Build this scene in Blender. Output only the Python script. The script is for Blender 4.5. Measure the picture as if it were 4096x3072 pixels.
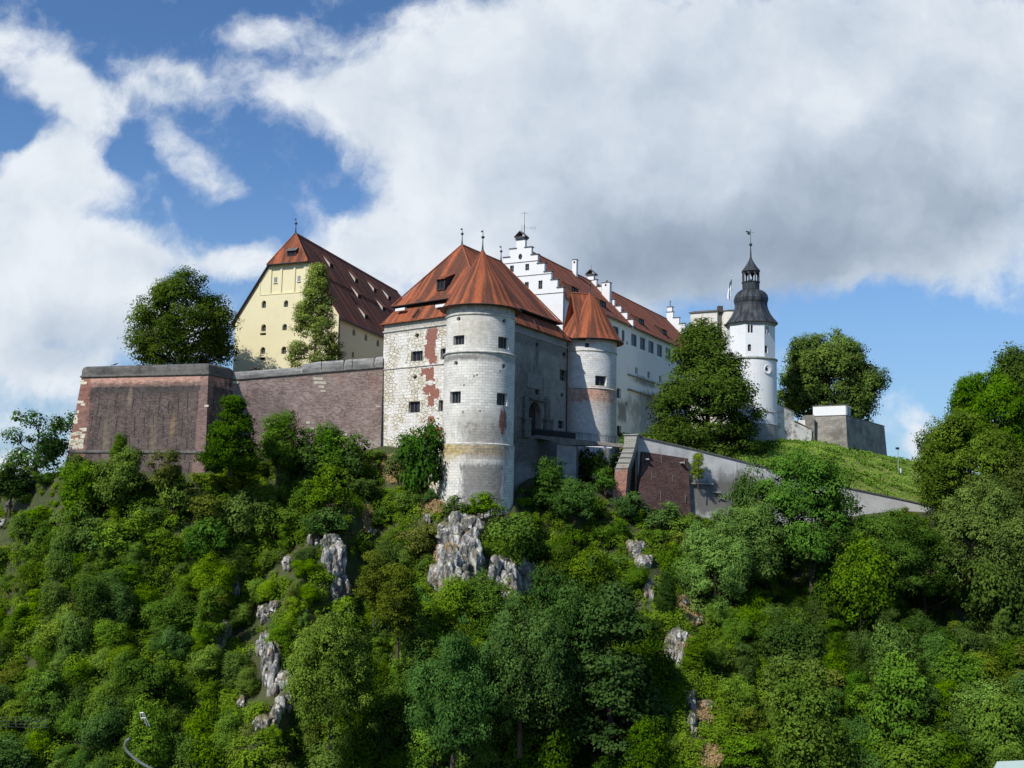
import bpy, bmesh, math, random
import numpy as np
from mathutils import Vector, noise as mnoise

for _o in list(bpy.data.objects):
    bpy.data.objects.remove(_o, do_unlink=True)
SC = bpy.context.scene
COL = SC.collection
R_ = math.radians
random.seed(7)
RNG = np.random.default_rng(11)

# ------------------------------------------------------------------ camera
F = 1050.0
CAM = Vector((0, 0, 34.0))
PITCH = math.atan(121.0 / F)
ROLL = R_(1.3)
FW = Vector((0, math.cos(PITCH), math.sin(PITCH)))
UP0 = Vector((0, -math.sin(PITCH), math.cos(PITCH)))
RT0 = Vector((1, 0, 0))
UP = UP0 * math.cos(ROLL) - RT0 * math.sin(ROLL)
RT = RT0 * math.cos(ROLL) + UP0 * math.sin(ROLL)
cd = bpy.data.cameras.new('camera')
cam = bpy.data.objects.new('camera', cd)
COL.objects.link(cam)
SC.camera = cam
cd.sensor_fit = 'HORIZONTAL'
cd.sensor_width = 36.0
cd.lens = 36.0 * F / 1024.0
cd.clip_start = 1.0
cd.clip_end = 20000.0
from mathutils import Matrix
cam.matrix_world = Matrix(((RT.x, UP.x, -FW.x, CAM.x), (RT.y, UP.y, -FW.y, CAM.y), (RT.z, UP.z, -FW.z, CAM.z), (0, 0, 0, 1)))


def ray(px, py):
    return FW * F + RT * (px - 512.0) - UP * (py - 384.0)


def at(px, py, Y):
    d = ray(px, py)
    return CAM + d * (Y / d.y)


def atz(px, py, z):
    d = ray(px, py)
    return CAM + d * ((z - CAM.z) / d.z)


def onplane(px, py, p0, n):
    d = ray(px, py)
    return CAM + d * ((Vector(p0) - CAM).dot(n) / d.dot(n))


def proj(p):
    q = Vector(p) - CAM
    c = q.dot(FW)
    return 512 + F * q.dot(RT) / c, 384 - F * q.dot(UP) / c


# ------------------------------------------------------------------ light
SUN_AZ, SUN_EL = 229.0, 43.0     # degrees; azimuth counter-clockwise from +X
sdir = Vector((math.cos(R_(SUN_AZ)) * math.cos(R_(SUN_EL)), math.sin(R_(SUN_AZ)) * math.cos(R_(SUN_EL)), math.sin(R_(SUN_EL))))
ld = bpy.data.lights.new('sun', 'SUN')
ld.energy = 4.3
ld.angle = R_(0.55)
ld.color = (1.0, 0.955, 0.88)
lo = bpy.data.objects.new('sun', ld)
COL.objects.link(lo)
lo.location = (-100, -60, 160)
lo.rotation_euler = sdir.to_track_quat('Z', 'Y').to_euler()

SC.view_settings.view_transform = 'Standard'
SC.view_settings.look = 'None'
SC.view_settings.exposure = 0.0
SC.view_settings.gamma = 1.0
SC.cycles.use_denoising = True
SC.cycles.max_bounces = 6
SC.cycles.diffuse_bounces = 3
SC.cycles.glossy_bounces = 2
SC.cycles.transmission_bounces = 3
SC.cycles.transparent_max_bounces = 4
SC.cycles.sample_clamp_indirect = 4.0


# ------------------------------------------------------------------ node helpers
class NT:
    def __init__(self, tree):
        self.t = tree
        self.n = tree.nodes
        self.l = tree.links

    def put(self, sock, v):
        if v is None:
            return
        if isinstance(v, bpy.types.NodeSocket):
            self.l.new(v, sock)
        else:
            if hasattr(sock.default_value, '__len__') and not hasattr(v, '__len__'):
                v = [v] * len(sock.default_value)
            if hasattr(v, '__len__') and len(v) == 3 and len(sock.default_value) == 4:
                v = (*v, 1.0)
            sock.default_value = v

    def node(self, typ, ins=None, **props):
        nd = self.n.new(typ)
        for k, v in props.items():
            setattr(nd, k, v)
        for k, v in (ins or {}).items():
            self.put(nd.inputs[k], v)
        return nd

    def m(self, op, a, b=None, c=None, clamp=False):
        nd = self.n.new('ShaderNodeMath')
        nd.operation = op
        nd.use_clamp = clamp
        self.put(nd.inputs[0], a)
        if b is not None:
            self.put(nd.inputs[1], b)
        if c is not None:
            self.put(nd.inputs[2], c)
        return nd.outputs[0]

    def vm(self, op, a, b=None, scale=None):
        nd = self.n.new('ShaderNodeVectorMath')
        nd.operation = op
        self.put(nd.inputs[0], a)
        if b is not None:
            self.put(nd.inputs[1], b)
        if scale is not None:
            self.put(nd.inputs['Scale'], scale)
        return nd.outputs['Value'] if op in ('LENGTH', 'DOT_PRODUCT', 'DISTANCE') else nd.outputs[0]

    def mix(self, f, a, b, mode='MIX'):
        nd = self.n.new('ShaderNodeMix')
        nd.data_type = 'RGBA'
        nd.blend_type = mode
        self.put(nd.inputs[0], f)
        self.put(nd.inputs[6], a)
        self.put(nd.inputs[7], b)
        return nd.outputs[2]

    def noise(self, vec, scale, detail=4.0, rough=0.55, dist=0.0, dims='3D', out=0):
        nd = self.node('ShaderNodeTexNoise', {'Scale': scale, 'Detail': detail, 'Roughness': rough, 'Distortion': dist}, noise_dimensions=dims)
        self.put(nd.inputs['Vector'], vec)
        return nd.outputs[out]

    def ss(self, v, lo, hi, a=0.0, b=1.0):
        nd = self.node('ShaderNodeMapRange', {'Value': v, 'From Min': lo, 'From Max': hi, 'To Min': a, 'To Max': b}, interpolation_type='SMOOTHSTEP')
        return nd.outputs[0]

    def lin(self, v, lo, hi, a=0.0, b=1.0):
        nd = self.node('ShaderNodeMapRange', {'Value': v, 'From Min': lo, 'From Max': hi, 'To Min': a, 'To Max': b})
        return nd.outputs[0]

    def map(self, vec, scale=(1, 1, 1), loc=(0, 0, 0), rot=(0, 0, 0)):
        nd = self.node('ShaderNodeMapping', {'Scale': scale, 'Location': loc, 'Rotation': rot})
        self.put(nd.inputs['Vector'], vec)
        return nd.outputs[0]


# ------------------------------------------------------------------ world: sky with clouds, laid out by direction
SKYK = 0.1
W = bpy.data.worlds.new('World')
SC.world = W
W.use_nodes = True
w = NT(W.node_tree)
W.node_tree.nodes.clear()
sky = w.node('ShaderNodeTexSky', sky_type='NISHITA', sun_disc=False, sun_elevation=R_(SUN_EL), sun_rotation=R_(90.0 - SUN_AZ),
             air_density=1.0, dust_density=0.6, ozone_density=2.2, altitude=500.0)
tc = w.node('ShaderNodeTexCoord')
sep = w.node('ShaderNodeSeparateXYZ')
w.l.new(tc.outputs['Generated'], sep.inputs[0])
ay = w.m('MAXIMUM', w.m('ABSOLUTE', sep.outputs[1]), 0.02)
cu = w.m('MULTIPLY', w.m('DIVIDE', sep.outputs[0], ay), 10.5)
cv = w.m('MULTIPLY', w.m('DIVIDE', sep.outputs[2], ay), 10.5)
comb = w.node('ShaderNodeCombineXYZ', {0: cu, 1: cv, 2: 0.0})
UV0 = comb.outputs[0]
wn = w.noise(UV0, 0.75, 6.0, 0.6, dims='2D', out=1)
warp = w.vm('SCALE', w.vm('SUBTRACT', wn, (0.5, 0.5, 0.5)), scale=0.55)
UVw = w.vm('ADD', UV0, warp)


def suv(px, py):
    d = ray(px, py)
    return d.x / d.y * 10.5, d.z / d.y * 10.5


def blob(px, py, rx, ry, amp, rot=0.0):
    a, b = suv(px, py)
    v = w.vm('SUBTRACT', UVw, (a, b, 0))
    if rot:
        v = w.map(v, rot=(0, 0, R_(rot)))
    v = w.vm('MULTIPLY', v, (100.0 / rx, 100.0 / ry, 0))
    L = w.vm('LENGTH', v)
    return w.ss(L, 1.25, 0.35, 0.0, amp)


def total(bl, start):
    s = start
    for b in bl:
        s = w.m('ADD', s, blob(*b))
    return s


CLOUDS = [(680, 120, 330, 200, 1.3), (980, 100, 240, 170, 1.2), (480, 130, 150, 150, 0.95), (360, 105, 110, 50, 0.62), (290, 95, 60, 28, .35, 15), (770, 240, 250, 62, 0.95), (560, 250, 190, 75, 0.9), (930, 232, 90, 42, .5),
          (62, 165, 62, 60, 1.0), (25, 215, 80, 70, 1.1), (60, 270, 95, 60, 1.2), (40, 330, 120, 60, 0.9), (125, 265, 45, 45, .7), (112, 190, 26, 26, .5), (168, 80, 70, 26, 0.72, 12), (132, 98, 36, 24, .4), (225, 72, 46, 20, .25),
          (30, 68, 75, 38, 0.75, 35), (75, 98, 62, 32, 0.65, 30), (200, 172, 72, 25, 0.55, 46), (235, 150, 90, 60, .08), (30, 150, 40, 26, .1), (167, 204, 9, 6, .15), (185, 250, 50, 26, 0.6), (245, 262, 44, 24, 0.75), (355, 235, 55, 34, 0.85), (375, 275, 70, 40, .8),
          (245, 30, 46, 28, 0.48), (305, 42, 70, 34, 0.45), (40, 375, 100, 30, 0.5), (30, 410, 60, 40, 0.32), (160, 330, 90, 40, .6),
          (927, 448, 34, 20, 0.95), (917, 424, 20, 13, 0.5), (5, 465, 30, 16, 0.7), (1010, 275, 60, 42, 0.45), (790, 350, 60, 40, 0.26), (860, 390, 70, 50, .15)]
HOLES = [(150, 15, 120, 30, -0.6), (325, 178, 60, 24, -0.3, 42), (250, 222, 70, 18, -0.4), (345, 22, 30, 26, -0.35), (900, 345, 150, 60, -0.7), (135, 150, 22, 50, -0.35), (10, 128, 30, 18, -0.5), (240, 150, 40, 34, -.25)]
dens = total(CLOUDS + HOLES, 0.0)
fb = w.noise(UVw, 1.1, 8.0, 0.58, dims='2D')
fb2 = w.noise(UVw, 3.2, 7.0, 0.66, dims='2D')
dens = w.m('ADD', dens, w.lin(fb, 0.25, 0.75, -0.36, 0.36))
dens = w.m('ADD', dens, w.lin(fb2, 0.25, 0.75, -0.20, 0.20))
mask = w.ss(dens, -0.06, 1.0)
mask = w.m('MULTIPLY', mask, w.ss(sep.outputs[1], -0.25, 0.12, 0.45, 1.0))  # unseen sky behind the camera: clouds thinned to lower the ambient light
# brightness of the clouds: bright tops towards the sun, grey flat undersides
SHADE = [(800, 130, 430, 230, 0.20), (580, 160, 170, 170, 0.08), (720, 268, 235, 66, 0.40), (870, 205, 180, 80, 0.26), (640, 235, 130, 60, 0.10), (60, 338, 120, 40, 0.24), (975, 150, 110, 110, .08), (175, 265, 60, 30, .12)]
sh = total(SHADE, 0.05)
sh = w.m('ADD', sh, w.lin(fb, 0.3, 0.7, 0.09, -0.09))
fb3 = w.noise(w.vm('ADD', UVw, (3.1, 1.7, 0)), 1.1, 5.0, 0.5, dims='2D')
sh = w.m('ADD', sh, w.lin(fb3, 0.3, 0.7, 0.09, -0.09))
ramp = w.node('ShaderNodeValToRGB')
w.l.new(w.m('MAXIMUM', sh, 0.0), ramp.inputs[0])
cr = ramp.color_ramp
cr.elements[0].position = 0.0
cr.elements[0].color = (0.82, 0.87, 0.93, 1)
cr.elements[1].position = 1.0
cr.elements[1].color = (0.22, 0.29, 0.37, 1)
e = cr.elements.new(0.3)
e.color = (0.60, 0.68, 0.78, 1)
e = cr.elements.new(0.65)
e.color = (0.36, 0.44, 0.55, 1)
skyc = w.mix(1.0, sky.outputs[0], (0.76, 1.04, 1.32, 1), 'MULTIPLY')
hz = w.ss(sep.outputs[2], 0.34, 0.0, 0.0, 0.55)
skyc = w.mix(hz, skyc, tuple(c / SKYK for c in (0.30, 0.44, 0.62)))
cloudc = w.vm('SCALE', ramp.outputs[0], scale=w.ss(sep.outputs[1], -0.25, 0.12, 0.40 / SKYK, 1.0 / SKYK))  # unseen clouds behind the camera also dimmed, for weaker fill on shaded walls
final = w.mix(mask, skyc, cloudc)
bg = w.node('ShaderNodeBackground', {'Color': final, 'Strength': SKYK})
wo = w.node('ShaderNodeOutputWorld')
w.l.new(bg.outputs[0], wo.inputs[0])
W.cycles.sampling_method = 'MANUAL'
W.cycles.sample_map_resolution = 512

# ------------------------------------------------------------------ materials
MATS = {}


def new_mat(name):
    mt = bpy.data.materials.new(name)
    mt.use_nodes = True
    nt = NT(mt.node_tree)
    b = mt.node_tree.nodes['Principled BSDF']
    b.inputs['Roughness'].default_value = 0.85
    b.inputs['Specular IOR Level'].default_value = 0.25
    MATS[name] = mt
    return mt, nt, b


def plain(name, col, rough=0.8, metal=0.0, vary=0.15, scale=1.5):
    mt, n, b = new_mat(name)
    t = n.node('ShaderNodeTexCoord')
    ns = n.noise(t.outputs['Object'], scale, 5.0, 0.6)
    c = n.mix(n.lin(ns, 0.3, 0.7), [x * (1 - vary) for x in col], [min(1, x * (1 + vary)) for x in col])
    n.put(b.inputs['Base Color'], c)
    b.inputs['Roughness'].default_value = rough
    b.inputs['Metallic'].default_value = metal
    return mt


def bump(n, b, h, strength=0.4, dist=0.05):
    nd = n.node('ShaderNodeBump', {'Strength': strength, 'Distance': dist, 'Height': h})
    n.l.new(nd.outputs[0], b.inputs['Normal'])


def uvc(n):
    return n.node('ShaderNodeTexCoord').outputs['UV']


def wpos(n):
    return n.node('ShaderNodeNewGeometry').outputs['Position']


def stain(n, col, pos, c, r, color, amount=1.0, soft=0.35, nsc=0.8, namp=0.5, boxy=False, tex=None):
    """A patch of weathering or painted shade with its own shape: centred at c (world), radii r, ragged edge."""
    v = n.vm('DIVIDE', n.vm('SUBTRACT', pos, tuple(c)), tuple(r))
    if boxy:
        v = n.vm('ABSOLUTE', v)
        s = n.node('ShaderNodeSeparateXYZ')
        n.l.new(v, s.inputs[0])
        L = n.m('MAXIMUM', n.m('MAXIMUM', s.outputs[0], s.outputs[1]), s.outputs[2])
    else:
        L = n.vm('LENGTH', v)
    ns = n.noise(n.vm('MULTIPLY', pos, (1, 1, .45)), nsc * 1.5, 7.0, 0.72)
    L = n.m('ADD', L, n.lin(ns, 0.3, 0.7, -namp, namp))
    if tex is not None:
        color = n.mix(1.0, tuple(color), tex, 'MULTIPLY')
    return n.mix(n.ss(L, 1.0 + soft, 1.0 - soft, 0.0, amount), col, color)


def courses(n, uv, bw, bh, c1, c2, mortar, msize=0.012, off=0.5, squash=1.0):
    nd = n.node('ShaderNodeTexBrick', {'Color1': c1, 'Color2': c2, 'Mortar': mortar, 'Scale': 1.0, 'Mortar Size': msize, 'Mortar Smooth': 0.3,
                                       'Bias': 0.0, 'Brick Width': bw, 'Row Height': bh}, offset=off, squash=squash)
    n.put(nd.inputs['Vector'], uv)
    return nd.outputs[0], nd.outputs[1]


def streaks(n, uv, sx=2.0, sy=0.12, lo=0.5, hi=0.72, detail=5.0):
    v = n.map(uv, scale=(sx, sy, 1))
    return n.ss(n.noise(v, 1.0, detail, 0.65), lo, hi)


def mat_ashlar(name, white, grey, mort, stain_shades=(), bw=0.95, bh=0.42, patch=0.5, wearlo=0.46):
    mt, n, b = new_mat(name)
    uv = uvc(n)
    pos = wpos(n)
    col, fac = courses(n, uv, bw, bh, white, [x * 0.78 for x in white], mort, 0.018)
    wear = n.ss(n.noise(uv, 0.45, 6.0, 0.7), 0.44, 0.66)
    flat = n.mix(n.noise(uv, 2.5, 4.0), white, [x * 0.9 for x in white])
    col = n.mix(n.m('MULTIPLY', wear, 0.75), col, flat)
    pt = n.ss(n.noise(uv, 0.22, 7.0, 0.72), wearlo, wearlo + 0.24)
    col = n.mix(n.m('MULTIPLY', pt, patch), col, grey)
    pt2 = n.ss(n.noise(n.vm('ADD', uv, (9, 4, 0)), 0.9, 7.0, 0.75), 0.5, 0.66)
    col = n.mix(n.m('MULTIPLY', pt2, patch * .6), col, [x * 1.5 for x in grey])
    col = n.mix(n.m('MULTIPLY', streaks(n, uv, 2.2, 0.10, 0.55, 0.8), 0.35), col, [x * 0.6 for x in grey])
    bt, bf = courses(n, uv, bw, bh, (0.75, 0.75, 0.75), (1.15, 1.13, 1.1), (2.1, 2.0, 1.9), 0.016)
    bt = n.mix(1.0, bt, n.mix(n.ss(n.noise(uv, 1.6, 6.0, .7), .35, .65), (.7, .7, .7), (1.3, 1.3, 1.3)), 'MULTIPLY')
    for s in stain_shades:
        col = stain(n, col, pos, *s[:3], **s[3], tex=bt)
    pits = n.ss(n.noise(uv, 6.0, 3.0, 0.6), 0.66, 0.76)
    col = n.mix(n.m('MULTIPLY', pits, 0.35), col, [x * 0.4 for x in grey])
    n.put(b.inputs['Base Color'], col)
    bump(n, b, n.m('ADD', n.m('MULTIPLY', n.m('SUBTRACT', 1.0, fac), 0.6), n.m('MULTIPLY', n.noise(uv, 5.0, 5.0, 0.6), 0.7)), 0.5, 0.06)
    return mt


def mat_plaster(name, col0, dirt, amount=0.4, stain_shades=(), nscale=0.3, lo=0.5):
    mt, n, b = new_mat(name)
    uv = uvc(n)
    pos = wpos(n)
    col = n.mix(n.noise(uv, 1.2, 5.0, 0.6), [x * 0.93 for x in col0], [min(1, x * 1.04) for x in col0])
    p = n.ss(n.noise(uv, nscale, 7.0, 0.68), lo, lo + 0.22)
    col = n.mix(n.m('MULTIPLY', p, amount), col, dirt)
    st = streaks(n, uv, 2.6, 0.12, 0.55, 0.78)
    col = n.mix(n.m('MULTIPLY', st, amount * 0.7), col, [x * 0.7 for x in dirt])
    for s in stain_shades:
        col = stain(n, col, pos, *s[:3], **s[3])
    n.put(b.inputs['Base Color'], col)
    bump(n, b, n.noise(uv, 4.0, 6.0, 0.65), 0.25, 0.05)
    return mt


def mat_roof(name, base, dark, light, amount=0.7, lo=0.44, tile=True):
    mt, n, b = new_mat(name)
    uv = uvc(n)
    ns = n.noise(n.map(uv, scale=(0.75, 0.05, 1)), 1.0, 6.0, 0.62, 0.4)
    st = n.ss(ns, lo, lo + 0.2)
    col = n.mix(n.noise(uv, 0.35, 5.0, 0.6), base, light)
    tl, fac = courses(n, uv, 0.22, 0.30, (1, 1, 1), (0.62, 0.62, 0.62), (0.42, 0.40, 0.40), 0.022)
    fine = n.ss(n.noise(n.map(uv, scale=(2.3, 0.22, 1)), 1.0, 5.0, 0.6), 0.42, 0.72)
    col = n.mix(n.m('MULTIPLY', st, amount), col, dark)
    col = n.mix(n.m('MULTIPLY', fine, 0.5 * amount), col, dark)
    lt = n.ss(n.noise(n.map(n.vm('ADD', uv, (5, 0, 0)), scale=(1.6, 0.07, 1)), 1.0, 4.0, 0.6), 0.62, 0.72)
    col = n.mix(n.m('MULTIPLY', lt, 0.6), col, [x * 1.25 for x in light])
    moss = n.ss(n.noise(uv, 0.6, 7.0, 0.75), 0.6, 0.75)
    col = n.mix(n.m('MULTIPLY', moss, 0.35), col, (0.10, 0.085, 0.045))
    col = n.mix(0.75, col, tl, 'MULTIPLY')
    n.put(b.inputs['Base Color'], col)
    b.inputs['Roughness'].default_value = 0.9
    bump(n, b, n.m('ADD', n.m('SUBTRACT', 1.0, fac), n.m('MULTIPLY', n.noise(uv, 3.0, 4.0), 0.6)), 0.6, 0.06)
    return mt


def mat_rock(name):
    mt, n, b = new_mat(name)
    pos = wpos(n)
    v = n.map(pos, scale=(1, 1, 0.45))
    n1 = n.noise(v, 0.9, 8.0, 0.72, 0.6)
    n2 = n.noise(v, 3.2, 6.0, 0.7)
    col = n.mix(n.ss(n1, 0.42, 0.62), (0.13, 0.125, 0.115), (0.68, 0.65, 0.59))
    col = n.mix(n.m('MULTIPLY', n.ss(n2, 0.5, 0.66), 0.8), col, (0.10, 0.095, 0.085))
    vv = n.noise(pos, 0.5, 5.0, 0.6)
    col = n.mix(n.m('MULTIPLY', n.ss(vv, 0.53, 0.66), 0.75), col, (0.24, 0.165, 0.085))
    g = n.node('ShaderNodeNewGeometry')
    s = n.node('ShaderNodeSeparateXYZ')
    n.l.new(g.outputs['Normal'], s.inputs[0])
    top = n.ss(n.m('ADD', s.outputs[2], n.lin(n.noise(pos, 1.2, 5.0), 0.3, 0.7, -0.3, 0.3)), 0.55, 0.85)
    col = n.mix(n.m('MULTIPLY', top, 0.85), col, (0.15, 0.135, 0.05))
    n.put(b.inputs['Base Color'], col)
    bump(n, b, n.m('ADD', n1, n.m('MULTIPLY', n2, 0.5)), 0.9, 0.35)
    return mt


def mat_leaf(name):
    mt, n, b = new_mat(name)
    n.n.remove(b)
    oi = n.node('ShaderNodeObjectInfo')
    at_ = n.node('ShaderNodeAttribute', attribute_name='tint')
    hsv = n.node('ShaderNodeHueSaturation', {'Hue': n.lin(at_.outputs['Fac'], 0, 1, 0.50, 0.482), 'Saturation': n.lin(oi.outputs['Random'], 0, 1, 0.9, 1.12),
                                             'Value': n.lin(at_.outputs['Fac'], 0, 1, 0.62, 1.5), 'Fac': 1.0, 'Color': oi.outputs['Color']})
    c = hsv.outputs[0]
    bn = n.node('ShaderNodeAttribute', attribute_name='bn')
    vt = n.node('ShaderNodeVectorTransform', {0: bn.outputs['Vector']}, vector_type='NORMAL', convert_from='OBJECT', convert_to='WORLD')
    nrm = n.vm('NORMALIZE', vt.outputs[0])
    d = n.node('ShaderNodeBsdfDiffuse', {'Color': c, 'Roughness': 0.3, 'Normal': nrm})
    t = n.node('ShaderNodeBsdfTranslucent', {'Color': n.mix(1.0, c, (1.35, 1.35, 0.45, 1), 'MULTIPLY'), 'Normal': nrm})
    mx = n.node('ShaderNodeMixShader', {0: 0.25, 1: d.outputs[0], 2: t.outputs[0]})
    n.l.new(mx.outputs[0], mt.node_tree.nodes['Material Output'].inputs[0])
    return mt


def mat_ground(name, a, bcol, c3, sc=0.25):
    mt, n, b = new_mat(name)
    pos = wpos(n)
    n1 = n.noise(pos, sc, 7.0, 0.65)
    n2 = n.noise(pos, sc * 6, 6.0, 0.7)
    col = n.mix(n.ss(n1, 0.40, 0.62), a, bcol)
    col = n.mix(n.m('MULTIPLY', n.ss(n2, 0.5, 0.68), 0.6), col, c3)
    n.put(b.inputs['Base Color'], col)
    bump(n, b, n2, 0.8, 0.3)
    return mt


LEAF = mat_leaf('leaf_foliage')
ROCK = mat_rock('limestone_rock')
BARK = plain('bark_brown', (0.085, 0.065, 0.048), 0.9, vary=0.4, scale=2.5)
BARKP = plain('bark_pale', (0.42, 0.39, 0.34), 0.9, vary=0.2, scale=2.5)
GLASS = plain('window_dark_glass', (0.018, 0.02, 0.024), 0.25, vary=0.3, scale=0.7)
BARS = plain('window_bar_grey', (0.20, 0.19, 0.18), 0.8)
WFRAME = plain('window_frame_white', (0.62, 0.62, 0.60), 0.6)
IRON = plain('iron_dark', (0.035, 0.037, 0.04), 0.55, 0.3)
COPPER = plain('finial_copper_grey', (0.05, 0.065, 0.068), 0.55, 0.3)
WOOD = plain('wood_dark', (0.045, 0.035, 0.028), 0.85)
GALV = plain('galvanised_steel', (0.42, 0.44, 0.43), 0.45, 0.4)
WHITEP = plain('white_panel', (0.78, 0.80, 0.80), 0.5, vary=0.03)
CLOTHW = plain('flag_cloth_white', (0.78, 0.79, 0.82), 0.8, vary=0.04)
RIDGE = plain('ridge_tile_orange', (0.30, 0.10, 0.05), 0.9, vary=0.4, scale=2.0)
COPING = plain('coping_stone_dark', (0.13, 0.125, 0.115), 0.9, vary=0.4, scale=1.5)
ROOF_O = mat_roof('roof_tile_orange', (0.50, 0.125, 0.050), (0.135, 0.060, 0.040), (0.56, 0.175, 0.075), 0.92, 0.41)
ROOF_R = mat_roof('roof_tile_weathered', (0.33, 0.10, 0.052), (0.065, 0.036, 0.030), (0.30, 0.10, 0.055), 0.85, 0.38)
ROOF_P = mat_roof('roof_tile_palace', (0.42, 0.115, 0.055), (0.12, 0.058, 0.042), (0.46, 0.155, 0.08), 0.75, 0.42)
CREAM = mat_plaster('cream_plaster', (0.78, 0.70, 0.44), (0.62, 0.54, 0.33), 0.35)
WHITE = mat_plaster('white_plaster', (0.80, 0.80, 0.79), (0.52, 0.52, 0.51), 0.22)
CHAPEL = mat_plaster('white_tower_plaster', (0.80, 0.81, 0.81), (0.50, 0.50, 0.48), 0.25, nscale=0.2)
CONC = mat_plaster('concrete_grey', (0.33, 0.325, 0.31), (0.16, 0.155, 0.145), 0.6, nscale=0.4, lo=0.48)
PALEST = mat_plaster('pale_keep_stone', (0.74, 0.70, 0.62), (0.42, 0.37, 0.29), 0.6, nscale=0.6, lo=0.44)


def mat_lead():
    mt, n, b = new_mat('lead_seamed_dark')
    uv = uvc(n)
    col = n.mix(n.ss(n.noise(n.map(uv, scale=(0.9, 0.25, 1)), 1.3, 6.0, 0.65), 0.4, 0.65), (0.032, 0.036, 0.040), (0.095, 0.105, 0.11))
    sw = n.node('ShaderNodeSeparateXYZ')
    n.l.new(uv, sw.inputs[0])
    fr = n.m('FRACT', n.m('MULTIPLY', sw.outputs[0], 1.6))
    seam = n.ss(n.m('ABSOLUTE', n.m('SUBTRACT', fr, 0.5)), 0.44, 0.49)
    col = n.mix(n.m('MULTIPLY', seam, 0.5), col, (0.02, 0.022, 0.025))
    n.put(b.inputs['Base Color'], col)
    b.inputs['Roughness'].default_value = 0.5
    b.inputs['Metallic'].default_value = 0.25
    bump(n, b, seam, 0.4, 0.05)
    return mt


LEAD = mat_lead()


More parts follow.
